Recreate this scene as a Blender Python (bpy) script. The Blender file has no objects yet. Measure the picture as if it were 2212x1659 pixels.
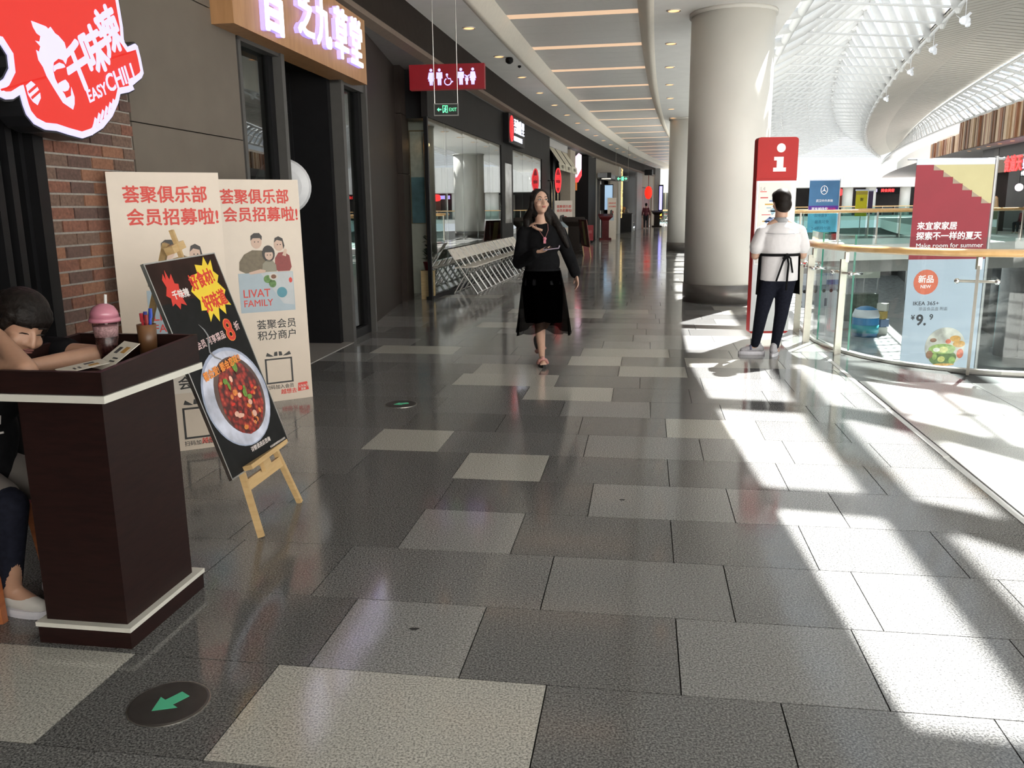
import bpy, bmesh, math, random
import numpy as np
from mathutils import Vector, Matrix
random.seed(7)
S = bpy.context.scene
C = S.collection
V = Vector
# ---------------------------------------------------------------- camera
FPX, PIT, ROLL, HC = 1800.0, math.radians(11.92), math.radians(0.67), 1.45
cam = bpy.data.cameras.new('camera'); cam.sensor_width = 36.0; cam.lens = FPX / 2212 * 36.0
cam.clip_start = 0.05; cam.clip_end = 500
co = bpy.data.objects.new('camera', cam); C.objects.link(co); S.camera = co
_f = V((0, math.cos(PIT), -math.sin(PIT))); _u0 = V((1, 0, 0)).cross(_f)
_r = V((1, 0, 0)) * math.cos(ROLL) - _u0 * math.sin(ROLL); _u = _r.cross(_f)
_m = Matrix((_r, _u, -_f)).transposed().to_4x4(); _m.translation = V((0, 0, HC)); co.matrix_world = _m
# ---------------------------------------------------------------- sky, sun, exposure
wd = bpy.data.worlds.new('sky'); S.world = wd; wd.use_nodes = True
bg = wd.node_tree.nodes['Background']; bg.inputs[0].default_value = (0.88, 0.94, 1.0, 1); bg.inputs[1].default_value = 1.05
SUNH = V((0.61, 0.79, 0)).normalized(); EL = math.radians(51.7)
sdir = V((SUNH.x * math.cos(EL), SUNH.y * math.cos(EL), math.sin(EL)))
sl = bpy.data.lights.new('sun', 'SUN'); sl.energy = 34.0; sl.angle = math.radians(0.7); sl.color = (1.0, 0.97, 0.93)
so = bpy.data.objects.new('sun', sl); C.objects.link(so); so.rotation_euler = sdir.to_track_quat('Z', 'Y').to_euler(); so.location = (20, 25, 30)
vs = S.view_settings; vs.view_transform = 'Standard'; vs.look = 'None'; vs.exposure = 0.28; vs.gamma = 1.0; vs.use_curve_mapping = False
S.cycles.max_bounces = 10; S.cycles.diffuse_bounces = 6; S.cycles.glossy_bounces = 5; S.cycles.transparent_max_bounces = 24
S.cycles.sample_clamp_indirect = 6.0; S.cycles.caustics_reflective = False; S.cycles.caustics_refractive = False
S.cycles.use_denoising = True
# ---------------------------------------------------------------- materials
MATS = {}
def M(name, col=(.5, .5, .5), rough=.5, metal=0., spec=.5, na=.05, ns=12., bump=0., emit=None, es=0., coat=0., trans=0., sss=0.):
    if name in MATS: return MATS[name]
    m = bpy.data.materials.new(name); m.use_nodes = True; nt = m.node_tree; p = nt.nodes['Principled BSDF']
    p.inputs['Roughness'].default_value = rough; p.inputs['Metallic'].default_value = metal
    p.inputs['Specular IOR Level'].default_value = spec; p.inputs['Coat Weight'].default_value = coat
    c = tuple(col)
    if na > 0:
        g = nt.nodes.new('ShaderNodeNewGeometry'); n = nt.nodes.new('ShaderNodeTexNoise')
        n.inputs['Scale'].default_value = ns; n.inputs['Detail'].default_value = 3
        nt.links.new(g.outputs['Position'], n.inputs['Vector'])
        r = nt.nodes.new('ShaderNodeValToRGB')
        r.color_ramp.elements[0].position = .3; r.color_ramp.elements[1].position = .7
        r.color_ramp.elements[0].color = tuple(x * (1 - na) for x in c) + (1,)
        r.color_ramp.elements[1].color = tuple(min(1, x * (1 + na)) for x in c) + (1,)
        nt.links.new(n.outputs['Fac'], r.inputs['Fac']); nt.links.new(r.outputs['Color'], p.inputs['Base Color'])
        if bump:
            b = nt.nodes.new('ShaderNodeBump'); b.inputs['Strength'].default_value = bump; b.inputs['Distance'].default_value = .01
            nt.links.new(n.outputs['Fac'], b.inputs['Height']); nt.links.new(b.outputs['Normal'], p.inputs['Normal'])
    else: p.inputs['Base Color'].default_value = c + (1,)
    if emit:
        p.inputs['Emission Color'].default_value = tuple(emit) + (1,); p.inputs['Emission Strength'].default_value = es
    if sss: p.inputs['Subsurface Weight'].default_value = sss; p.inputs['Subsurface Radius'].default_value = (.02, .008, .004)
    MATS[name] = m; return m
def glass(name, tint=(.9, .97, .95), ior=1.5, refl=1.0, rough=.0):
    if name in MATS: return MATS[name]
    m = bpy.data.materials.new(name); m.use_nodes = True; nt = m.node_tree; nt.nodes.clear()
    o = nt.nodes.new('ShaderNodeOutputMaterial'); mx = nt.nodes.new('ShaderNodeMixShader')
    t = nt.nodes.new('ShaderNodeBsdfTransparent'); t.inputs[0].default_value = tuple(tint) + (1,)
    g = nt.nodes.new('ShaderNodeBsdfGlossy'); g.inputs['Roughness'].default_value = rough; g.inputs[0].default_value = (refl, refl, refl, 1)
    ge = nt.nodes.new('ShaderNodeNewGeometry'); dp = nt.nodes.new('ShaderNodeVectorMath'); dp.operation = 'DOT_PRODUCT'
    nt.links.new(ge.outputs['Normal'], dp.inputs[0]); nt.links.new(ge.outputs['Incoming'], dp.inputs[1])
    def mth(op, a, b=None):      # Schlick reflectance, the same from both sides of the pane
        q = nt.nodes.new('ShaderNodeMath'); q.operation = op
        for i, x in enumerate((a, b)):
            if x is None: continue
            if isinstance(x, (int, float)): q.inputs[i].default_value = x
            else: nt.links.new(x, q.inputs[i])
        return q.outputs[0]
    f0 = ((ior - 1) / (ior + 1)) ** 2
    fr5 = mth('POWER', mth('SUBTRACT', 1., mth('ABSOLUTE', dp.outputs['Value'])), 5.)
    fac = mth('ADD', mth('MULTIPLY', fr5, 1 - f0), f0)
    nt.links.new(fac, mx.inputs[0]); nt.links.new(t.outputs[0], mx.inputs[1]); nt.links.new(g.outputs[0], mx.inputs[2]); nt.links.new(mx.outputs[0], o.inputs[0])
    MATS[name] = m; return m
def granite(name, dark, mid, light, rough=.1):
    m = bpy.data.materials.new(name); m.use_nodes = True; nt = m.node_tree; p = nt.nodes['Principled BSDF']; L = nt.links.new
    g = nt.nodes.new('ShaderNodeNewGeometry'); n = nt.nodes.new('ShaderNodeTexNoise'); n.inputs['Scale'].default_value = 150; n.inputs['Detail'].default_value = 2.5; n.inputs['Roughness'].default_value = .65
    r = nt.nodes.new('ShaderNodeValToRGB'); e = r.color_ramp.elements; e[0].position = .36; e[0].color = dark + (1,); e[1].position = .66; e[1].color = light + (1,)
    k = r.color_ramp.elements.new(.5); k.color = mid + (1,)
    L(g.outputs['Position'], n.inputs['Vector']); L(n.outputs['Fac'], r.inputs['Fac'])
    oi = nt.nodes.new('ShaderNodeObjectInfo'); mr = nt.nodes.new('ShaderNodeMapRange'); mr.inputs[3].default_value = .86; mr.inputs[4].default_value = 1.16
    L(oi.outputs['Random'], mr.inputs[0])
    mm = nt.nodes.new('ShaderNodeMix'); mm.data_type = 'RGBA'; mm.blend_type = 'MULTIPLY'; mm.inputs[0].default_value = 1
    L(r.outputs['Color'], mm.inputs[6]); L(mr.outputs[0], mm.inputs[7]); L(mm.outputs[2], p.inputs['Base Color'])
    n2 = nt.nodes.new('ShaderNodeTexNoise'); n2.inputs['Scale'].default_value = 3.5; n2.inputs['Detail'].default_value = 4; L(g.outputs['Position'], n2.inputs['Vector'])
    m2 = nt.nodes.new('ShaderNodeMapRange'); m2.inputs[1].default_value = .3; m2.inputs[2].default_value = .7; m2.inputs[3].default_value = rough * .75; m2.inputs[4].default_value = rough * 1.35
    L(n2.outputs['Fac'], m2.inputs[0]); L(m2.outputs[0], p.inputs['Roughness']); p.inputs['Specular IOR Level'].default_value = .55
    MATS[name] = m; return m
def woodmat(name, c1, c2, rough=.4, sc=(1, 1, 14), coat=0.):
    m = bpy.data.materials.new(name); m.use_nodes = True; nt = m.node_tree; p = nt.nodes['Principled BSDF']; L = nt.links.new
    g = nt.nodes.new('ShaderNodeNewGeometry'); mp = nt.nodes.new('ShaderNodeMapping'); mp.inputs['Scale'].default_value = sc
    n = nt.nodes.new('ShaderNodeTexNoise'); n.inputs['Scale'].default_value = 6; n.inputs['Detail'].default_value = 5
    r = nt.nodes.new('ShaderNodeValToRGB'); r.color_ramp.elements[0].color = c1 + (1,); r.color_ramp.elements[1].color = c2 + (1,); r.color_ramp.elements[0].position = .3; r.color_ramp.elements[1].position = .7
    L(g.outputs['Position'], mp.inputs[0]); L(mp.outputs[0], n.inputs['Vector']); L(n.outputs['Fac'], r.inputs['Fac']); L(r.outputs[0], p.inputs['Base Color'])
    p.inputs['Roughness'].default_value = rough; p.inputs['Coat Weight'].default_value = coat
    MATS[name] = m; return m
# ---------------------------------------------------------------- mesh builder
def _inv(p):
    return Matrix.Translation(-p.location) if (p is not None and p.type == 'EMPTY' and p.get('_w')) else None
class B:
    def __init__(s): s.v = []; s.f = []; s.mi = []; s.cur = 0
    def add(s, vs, fs):
        o = len(s.v); s.v += [tuple(x) for x in vs]
        for q in fs: s.f.append(tuple(i + o for i in q)); s.mi.append(s.cur)
        return s
    def obox(s, o, a, b, c):
        o, a, b, c = V(o), V(a), V(b), V(c)
        p = [o, o + a, o + a + b, o + b, o + c, o + a + c, o + a + b + c, o + b + c]
        return s.add(p, [(0, 3, 2, 1), (4, 5, 6, 7), (0, 1, 5, 4), (1, 2, 6, 5), (2, 3, 7, 6), (3, 0, 4, 7)])
    def box(s, c, d, rz=0., rx=0., ry=0.):
        R = Matrix.Rotation(rz, 3, 'Z') @ Matrix.Rotation(ry, 3, 'Y') @ Matrix.Rotation(rx, 3, 'X')
        a, b, e = R @ V((d[0], 0, 0)), R @ V((0, d[1], 0)), R @ V((0, 0, d[2]))
        return s.obox(V(c) - (a + b + e) / 2, a, b, e)
    def bar(s, p0, p1, w, h, up=(0, 0, 1)):
        p0, p1 = V(p0), V(p1); d = p1 - p0; u = V(up); sd = d.cross(u)
        if sd.length < 1e-6: sd = d.cross(V((1, 0, 0)))
        sd.normalize(); u = sd.cross(d).normalized()
        return s.obox(p0 - sd * w / 2 - u * h / 2, d, sd * w, u * h)
    def prism(s, pts, vec):
        vec = V(vec); n = len(pts); P = [V(p) for p in pts]
        return s.add(P + [p + vec for p in P], [tuple(range(n - 1, -1, -1)), tuple(range(n, 2 * n))] + [(i, (i + 1) % n, n + (i + 1) % n, n + i) for i in range(n)])
    def poly(s, pts): return s.add(pts, [tuple(range(len(pts)))])
    def cyl(s, p0, p1, r0, r1=None, n=10, caps=True):
        r1 = r0 if r1 is None else r1; p0, p1 = V(p0), V(p1); d = (p1 - p0)
        if d.length < 1e-9: return s
        d.normalize(); a = d.cross(V((0, 0, 1)) if abs(d.z) < .95 else V((1, 0, 0))).normalized(); b = d.cross(a)
        vs = []
        for p, r in ((p0, r0), (p1, r1)):
            for i in range(n):
                t = 2 * math.pi * i / n; vs.append(p + (a * math.cos(t) + b * math.sin(t)) * r)
        fs = [(i, n + i, n + (i + 1) % n, (i + 1) % n) for i in range(n)]
        if caps: fs += [tuple(range(n)), tuple(range(2 * n - 1, n - 1, -1))]
        return s.add(vs, fs)
    def tube(s, path, r, n=8, closed=False):
        P = [V(p) for p in path]; m = len(P); vs = []; up = None
        for k in range(m):
            d = (P[(k + 1) % m] - P[k - 1]) if closed else (P[min(k + 1, m - 1)] - P[max(k - 1, 0)])
            d.normalize()
            if up is None: up = d.cross(V((0, 0, 1)) if abs(d.z) < .9 else V((1, 0, 0))).normalized()
            up = (up - d * up.dot(d)).normalized(); b = d.cross(up)
            rr = r[k] if isinstance(r, (list, tuple)) else r
            for i in range(n):
                t = 2 * math.pi * i / n; vs.append(P[k] + (up * math.cos(t) + b * math.sin(t)) * rr)
        fs = []
        for k in range(m if closed else m - 1):
            k2 = (k + 1) % m
            fs += [(k * n + i, k * n + (i + 1) % n, k2 * n + (i + 1) % n, k2 * n + i) for i in range(n)]
        if not closed: fs += [tuple(range(n - 1, -1, -1)), tuple(range((m - 1) * n, m * n))]
        return s.add(vs, fs)
    def lathe(s, prof, c, n=20, caps=True):
        c = V(c); vs = []; m = len(prof)
        for r, z in prof:
            for i in range(n):
                t = 2 * math.pi * i / n; vs.append(c + V((r * math.cos(t), r * math.sin(t), z)))
        fs = [(k * n + i, k * n + (i + 1) % n, (k + 1) * n + (i + 1) % n, (k + 1) * n + i) for k in range(m - 1) for i in range(n)]
        if caps and prof[0][0] > 1e-6: fs.append(tuple(range(n - 1, -1, -1)))
        if caps and prof[-1][0] > 1e-6: fs.append(tuple(range((m - 1) * n, m * n)))
        return s.add(vs, fs)
    def ball(s, c, r, n=12, m=8, R=None):
        c = V(c); r = (r, r, r) if not isinstance(r, (tuple, list)) else r; vs = []
        for k in range(m + 1):
            ph = math.pi * k / m
            for i in range(n):
                t = 2 * math.pi * i / n
                q = V((r[0] * math.sin(ph) * math.cos(t), r[1] * math.sin(ph) * math.sin(t), r[2] * math.cos(ph)))
                vs.append(c + (R @ q if R else q))
        fs = [(k * n + i, (k + 1) * n + i, (k + 1) * n + (i + 1) % n, k * n + (i + 1) % n) for k in range(m) for i in range(n)]
        return s.add(vs, fs)
    def strip(s, rows, closed=False):
        n = len(rows[0]); vs = [p for r in rows for p in r]; fs = []
        for k in range(len(rows) - 1):
            for i in range(n if closed else n - 1):
                j = (i + 1) % n; fs.append((k * n + i, k * n + j, (k + 1) * n + j, (k + 1) * n + i))
        return s.add(vs, fs)
    def build(s, name, mat, parent=None, smooth=False, kind=None, label=None, cat=None, group=None):
        me = bpy.data.meshes.new(name); me.from_pydata(s.v, [], s.f)
        for mt in (mat if isinstance(mat, (list, tuple)) else [mat]): me.materials.append(mt)
        if max(s.mi or [0]) > 0: me.polygons.foreach_set('material_index', s.mi)
        if smooth: me.polygons.foreach_set('use_smooth', [True] * len(me.polygons))
        me.update(); o = bpy.data.objects.new(name, me); C.objects.link(o)
        if parent is not None:
            o.parent = parent; iv = _inv(parent)
            if iv is not None: o.matrix_parent_inverse = iv
        tag(o, label, cat, group, kind); return o
def tag(o, label=None, cat=None, group=None, kind=None):
    if label: o['label'] = label
    if cat: o['category'] = cat
    if group: o['group'] = group
    if kind: o['kind'] = kind
    return o
def thing(name, label, cat, loc=(0, 0, 0), rz=0., group=None, world=True, kind=None):
    o = bpy.data.objects.new(name, None); C.objects.link(o); o.location = loc; o.rotation_euler = (0, 0, rz); o.empty_display_size = .1
    if world: o['_w'] = 1
    return tag(o, label, cat, group, kind)
def copy_tree(o, loc, rz, label=None, parent=None):
    c = o.copy(); C.objects.link(c); c.parent = parent
    if parent is None:
        c.location = loc; c.rotation_euler = (0, 0, rz)
        if label: c['label'] = label
    for ch in list(o.children): copy_tree(ch, None, None, None, c)
    return c
class Fr:   # a flat frame in the world: origin, right, up; P(a, b, d) gives metres to the right, up and proud of it
    def __init__(s, o, x, y): s.o = V(o); s.x = V(x).normalized(); s.y = V(y).normalized(); s.n = s.x.cross(s.y).normalized()
    def P(s, a, b, d=0.): return s.o + s.x * a + s.y * b + s.n * d
    def poly(s, pts, d0, th, bld=None):
        b = bld or B(); b.prism([s.P(p[0], p[1], d0) for p in pts], s.n * th); return b
    def rect(s, a0, b0, a1, b1, d0, th, bld=None): return s.poly([(a0, b0), (a1, b0), (a1, b1), (a0, b1)], d0, th, bld)
    def ell(s, a, b, ra, rb, d0, th, n=24, bld=None): return s.poly([(a + ra * math.cos(2 * math.pi * i / n), b + rb * math.sin(2 * math.pi * i / n)) for i in range(n)], d0, th, bld)
    def text(s, name, body, a, b, size, mat, parent, d0=.001, th=.0008, bold=0., sx=1., align='LEFT', rot=0., shear=0., smat=None, sp=1.):
        cu = bpy.data.curves.new('t', 'FONT'); cu.body = body; cu.size = size; cu.align_x = align; cu.extrude = th / 2; cu.shear = shear; cu.space_character = sp; cu.resolution_u = 3
        ob = bpy.data.objects.new('t', cu); me = bpy.data.meshes.new_from_object(ob); bpy.data.objects.remove(ob); bpy.data.curves.remove(cu)
        cr, sr = math.cos(rot), math.sin(rot)
        for v in me.vertices:
            x, y, z = v.co.x * sx, v.co.y, v.co.z + th / 2
            v.co = s.P(a + x * cr - y * sr, b + x * sr + y * cr, d0 + z)
        if bold:        # heavier strokes: the outline repeated a stroke's breadth apart
            vv = [v.co.copy() for v in me.vertices]; ff = [tuple(p.vertices) for p in me.polygons]; k = bold * size * .8; n0 = len(vv); av, af = [], []
            for i, (dx, dy) in enumerate(((k, 0), (-k, 0), (0, k), (0, -k), (.7 * k, .7 * k), (-.7 * k, .7 * k), (.7 * k, -.7 * k), (-.7 * k, -.7 * k))):
                d = s.x * (dx * cr - dy * sr) + s.y * (dx * sr + dy * cr); av += [v + d + s.n * (i * 4e-5) for v in vv]; af += [tuple(j + i * n0 for j in q) for q in ff]
            bpy.data.meshes.remove(me); me = bpy.data.meshes.new(name); me.from_pydata(av, [], af)
        me.materials.clear(); me.materials.append(mat); me.name = name
        o = bpy.data.objects.new(name, me); C.objects.link(o)
        if parent is not None:
            o.parent = parent; iv = _inv(parent)
            if iv is not None: o.matrix_parent_inverse = iv
        return o
# ---------------------------------------------------------------- plan of the place
A9 = math.radians(9.0)
D1 = V((math.sin(A9), math.cos(A9), 0)); D2 = V((math.cos(A9), -math.sin(A9), 0))
def xf(y): return -1.375 + .1885 * (y - 12.02) + .001405 * (y - 12.02) * (y - 28.65)
def sf(y): return .1885 + .001405 * (2 * y - 40.67)
def F(y, t=0., z=0.):      # a point t metres to the right of the curved shop-front line
    s = sf(y); n = math.sqrt(1 + s * s); return V((xf(y) + t / n, y - t * s / n, z))
def FT(y): s = sf(y); return V((s, 1, 0)).normalized()
def W(y, z, off=0.): return V((-3.07 + .14 * y + off * .99, y - off * .1387, z))   # the straight near wall
WT = V((.14, 1, 0)).normalized(); WN = V((WT.y, -WT.x, 0))
def frange(a, b, st):
    n = max(1, int(round((b - a) / st))); return [a + (b - a) * i / n for i in range(n + 1)]
def ribbon(ys, t0, z0, t1, z1, b=None):
    b = b or B(); b.strip([[F(y, t0, z0), F(y, t1, z1)] for y in ys]); return b
white = M('white_plaster', (.80, .79, .76), .7, na=.03, ns=3)
cream = M('cream_plaster', (.74, .70, .62), .45, na=.03, ns=3)
brown = M('brown_panel', (.05, .04, .033), .5, na=.08, ns=6, spec=.2)
dgrey = M('charcoal_panel', (.026, .0245, .024), .6, na=.1, ns=5, spec=.12)
black = M('black_frame', (.010, .010, .011), .45, na=.1, spec=.15)
steel = M('brushed_steel', (.62, .60, .56), .32, metal=1., na=.04, ns=40)
# ================================================================ FLOOR
void = []      # edge of the floor opening, walked from far to near and round to the right
for y in frange(100, 11.2, 2.2): p = F(y, 5.15); void.append((p.x, p.y))
void += [(3.46, 9.75), (3.27, 9.0), (3.27, 8.35), (3.40, 7.75), (3.72, 7.28), (4.2, 7.0), (5.0, 6.78), (6.5, 6.55), (9.0, 6.4), (13.2, 6.4)]
def right_edge(y): return F(y, 17.6)
rv = [(right_edge(y).x, right_edge(y).y) for y in frange(6.5, 100, 4)]
near_corner = void[[i for i, p in enumerate(void) if p == (3.46, 9.75)][0]:]
floor_base = M('joint_mortar', (.05, .05, .05), .8)
gD = granite('granite_dark', (.045, .045, .045), (.14, .138, .135), (.29, .287, .28), .10)
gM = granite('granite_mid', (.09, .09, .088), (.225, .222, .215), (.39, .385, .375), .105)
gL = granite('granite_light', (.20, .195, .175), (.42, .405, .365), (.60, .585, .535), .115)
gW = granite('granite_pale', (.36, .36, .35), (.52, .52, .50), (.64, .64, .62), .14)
def fstructure(name, label, cat='floor'): return thing(name, label, cat, (0, 0, 0), kind='structure')
floor = fstructure('floor', 'polished granite floor of dark and pale slabs along the gallery')
def clip(poly, p, q, inside):      # keep the part of poly to the left (inside) or right of the line p-q
    out = []; n = len(poly)
    sd = lambda a: ((q[0] - p[0]) * (a[1] - p[1]) - (q[1] - p[1]) * (a[0] - p[0])) * (1 if inside else -1)
    for i in range(n):
        a, b = poly[i], poly[(i + 1) % n]; sa, sb = sd(a), sd(b)
        if sa >= 0: out.append(a)
        if sa * sb < 0: k = sa / (sa - sb); out.append((a[0] + (b[0] - a[0]) * k, a[1] + (b[1] - a[1]) * k))
    return out
def area(p): return abs(sum(p[i][0] * p[(i + 1) % len(p)][1] - p[(i + 1) % len(p)][0] * p[i][1] for i in range(len(p)))) / 2
vseg = list(zip(void[:-1], void[1:]))   # void lies on the left hand when walked far -> near -> right
def outside(poly):
    # pieces of a slab that lie outside the opening
    cx = sum(p[0] for p in poly) / len(poly); cy = sum(p[1] for p in poly) / len(poly)
    if cy > 14:
        xe = F(cy, 5.15).x + 0
        if min(p[0] for p in poly) > xe + 1.5: return []
        y0 = cy; a, b = F(y0 - 2, 5.15), F(y0 + 2, 5.15)
        r = clip(poly, (b.x, b.y), (a.x, a.y), False); return [r] if len(r) > 2 and area(r) > 1e-4 else []
    res = []; rest = poly
    for p, q in vseg:
        if max(p[1], q[1]) > 17: continue
        o = clip(rest, p, q, False)
        if len(o) > 2 and area(o) > 1e-4: res.append(o)
        rest = clip(rest, p, q, True)
        if len(rest) < 3 or area(rest) < 1e-5: break
    return res
PITCH, S0 = .4875, 2.325
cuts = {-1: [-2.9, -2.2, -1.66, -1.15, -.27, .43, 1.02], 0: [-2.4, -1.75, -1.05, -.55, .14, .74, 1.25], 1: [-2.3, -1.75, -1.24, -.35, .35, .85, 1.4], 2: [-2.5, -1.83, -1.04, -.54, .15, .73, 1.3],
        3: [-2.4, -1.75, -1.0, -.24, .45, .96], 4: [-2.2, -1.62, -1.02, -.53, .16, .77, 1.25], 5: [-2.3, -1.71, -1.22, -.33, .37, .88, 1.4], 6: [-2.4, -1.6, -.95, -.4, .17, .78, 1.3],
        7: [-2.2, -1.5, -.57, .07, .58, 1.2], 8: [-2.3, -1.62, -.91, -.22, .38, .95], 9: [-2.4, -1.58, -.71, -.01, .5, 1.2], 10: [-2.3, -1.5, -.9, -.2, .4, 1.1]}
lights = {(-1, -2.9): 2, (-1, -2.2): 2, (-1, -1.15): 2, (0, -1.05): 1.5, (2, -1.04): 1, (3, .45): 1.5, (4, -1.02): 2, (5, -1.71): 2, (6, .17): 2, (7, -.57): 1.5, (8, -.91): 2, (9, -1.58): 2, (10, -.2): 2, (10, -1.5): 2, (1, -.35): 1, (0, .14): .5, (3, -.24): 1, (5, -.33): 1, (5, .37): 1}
tiles = []
for k in range(-5, 205):
    s0 = S0 + k * PITCH; s1 = s0 + PITCH; rr = random.Random(k * 31 + 5)
    tl = -6.2; tr = 9.5 if s0 < 8 else 6.5
    # shop-front line at this s, in t
    ym = (s0 + .2); pw = W(ym, 0, -1.6 if ym < 11 else -.3) if ym < 13 else F(ym, -.5)
    tl = pw.dot(D2) - .4; tr = 1.76 if s0 < 7 else min(tr, F(ym, 5.3).dot(D2) + .6)
    cs = [c for c in cuts.get(k, []) if tl + .1 < c < tr - .1]
    if not cs:
        c = tl + rr.uniform(.2, .6)
        while c < tr - .2: cs.append(c); c += rr.choice((.5, .6, .7, .88))
    else:
        c = cs[0] - .6
        while c > tl + .2: cs.insert(0, c); c -= rr.choice((.5, .7))
        c = cs[-1] + .6
        while c < tr - .2: cs.append(c); c += rr.choice((.5, .7))
    cs = [tl] + cs + [tr]
    for a, b in zip(cs[:-1], cs[1:]):
        lv = lights.get((k, round(a, 2)))
        if lv is None: lv = 0 if k in cuts else rr.choice((0, 0, 0, .5, 1, 1, 1.5, 2))
        if k not in cuts and lv == 2 and rr.random() < .35: lv = 1
        tiles.append((s0, s1, a, b, lv))
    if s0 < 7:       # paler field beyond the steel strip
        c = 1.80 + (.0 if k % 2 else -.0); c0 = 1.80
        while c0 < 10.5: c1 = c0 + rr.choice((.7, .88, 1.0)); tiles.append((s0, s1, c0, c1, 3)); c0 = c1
def stp(s, t): p = D1 * s + D2 * t; return (p.x, p.y)
gap = .0022
mats = [gD, gM, gL, gW]
pieces = []
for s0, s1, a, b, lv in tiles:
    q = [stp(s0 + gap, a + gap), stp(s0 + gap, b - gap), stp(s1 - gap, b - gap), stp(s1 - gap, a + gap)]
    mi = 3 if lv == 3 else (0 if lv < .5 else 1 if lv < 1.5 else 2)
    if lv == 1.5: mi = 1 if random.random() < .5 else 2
    for pc in outside(q):
        c = V((sum(p[0] for p in pc) / len(pc), sum(p[1] for p in pc) / len(pc), 0)); d = max(c.y, .4)
        vis = abs((c.x) / max(c.y, .1)) < .68 and c.y > 1.7
        pieces.append((area(pc) / d ** 3 if vis else 0, pc, mi))
pieces.sort(key=lambda x: -x[0])
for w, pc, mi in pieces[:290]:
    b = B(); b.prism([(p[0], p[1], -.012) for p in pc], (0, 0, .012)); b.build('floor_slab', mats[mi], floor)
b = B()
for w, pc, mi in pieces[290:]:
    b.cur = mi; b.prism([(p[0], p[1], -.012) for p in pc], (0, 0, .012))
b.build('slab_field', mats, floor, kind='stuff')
b = B()     # structural slab under the granite, with the curved opening cut out
for k in range(-8, 52):
    s0, s1 = S0 + k * 2 * PITCH, S0 + (k + 1) * 2 * PITCH
    for t0, t1 in ((-8, 0), (0, 3), (3, 6), (6, 12)):
        if s0 > 12 and t0 >= 6: continue
        for pc in outside([stp(s0, t0), stp(s0, t1), stp(s1, t1), stp(s1, t0)]): b.prism([(p[0], p[1], -.5) for p in pc], (0, 0, .487))
b.build('floor_bed', floor_base, floor)
b = B()
for s0 in frange(-1, 8.6, 1.2)[:-1]: p, q = stp(s0, 1.768), stp(s0 + 1.2, 1.768); b.bar((p[0], p[1], .0), (q[0], q[1], -.004), .038, .008)
b.build('joint_strip', M('strip_painted_reflection', (.7, .7, .68), .4), floor)  # steel strip; its bright reflection is put into a pale matt colour
# ================================================================ CEILING OF THE GALLERY
ceil = fstructure('ceiling', 'white gallery ceiling with two curved coves and downlights', 'ceiling')
YS = frange(-14, 66, 1.0)
def ET(y): return 5.3 + max(0., 11 - y) * .055 if y > 0 else 5.9      # edge of the gallery ceiling
b = B(); ribbon(YS, -.5, 4.2, .75, 4.2, b); b.strip([[F(y, 3.3, 4.2), F(y, ET(y), 4.2)] for y in YS]); b.build('plaster_field', white, ceil)
covem = M('cove_plaster', (.80, .74, .64), .6, na=.03)
b = B(); b.strip([[F(y, .75, 4.2), F(y, .80, 4.18), F(y, .86, 4.19), F(y, 1.0, 4.42)] for y in YS]); b.build('cove_lip', covem, ceil, smooth=True)
b = B(); b.strip([[F(y, 3.05, 4.42), F(y, 3.19, 4.19), F(y, 3.25, 4.18), F(y, 3.3, 4.2)] for y in YS]); b.build('cove_lip', covem, ceil, smooth=True)
b = B(); ribbon(YS, -24, 4.75, 5.45, 4.75, b); b.build('roof_slab', white, ceil)
b = B(); ribbon(YS, .9, 4.56, 3.2, 4.56, b); b.build('plenum_board', white, ceil)
b = B(); b.strip([[F(y, ET(y), 4.2), F(y, ET(y), 6.2), F(y, ET(y) + .1, 6.2), F(y, ET(y) + .1, 4.75)] for y in frange(-14, 100, 1)]); b.build('edge_upstand', white, ceil)
panel = M('ceiling_panel_metal', (.74, .73, .70), .38, spec=.5, na=.02)
slotm = M('warm_slot_light', (.4, .3, .22), .5, na=0, emit=(1., .66, .42), es=.62)
y = 6.1; k = 0
SL0 = F(0, 0)
while y < 62:
    for j in range(4):
        ya, yb = y + .30 + j * .60, y + .30 + j * .60 + .592
        b = B(); b.prism([F(ya, 1.0, 4.42), F(ya, 3.05, 4.42), F(yb, 3.05, 4.42), F(yb, 1.0, 4.42)], (0, 0, .03)); b.build('ceiling_panel', panel, ceil)
    b = B(); b.prism([F(y + .0, 1.0, 4.423), F(y + .0, 3.05, 4.423), F(y + .30, 3.05, 4.423), F(y + .30, 1.0, 4.423)], (0, 0, .01)); b.build('slot_light', slotm, ceil)
    y += 2.7; k += 1
b = B(); ribbon(frange(-14, 6.1, 1), 1.0, 4.42, 3.05, 4.42, b); b.build('ceiling_panel', panel, ceil)
dlm = M('downlight_glow', (.5, .35, .2), .5, na=0, emit=(1., .52, .22), es=1.5)
dlr = M('downlight_ring', (.8, .76, .7), .4, na=.02)
def downlight(p, r=.085):
    b = B(); b.lathe([(r * 1.22, -.012), (r * 1.22, 0), (r, 0), (r * .95, -.012)], p, 14, False); o = b.build('downlight_trim', dlr, ceil, smooth=True)
    b = B(); b.poly([V(p) + V((r * math.cos(-2 * math.pi * i / 14), r * math.sin(-2 * math.pi * i / 14), -.004)) for i in range(14)]); b.build('lamp', dlm, o)
for i in range(24): downlight(F(13.9 + (i - 2) * 2.52, .46, 4.2))
for i in range(18): downlight(F(15.9 + (i - 2) * 2.5, 3.58, 4.2))
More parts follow.
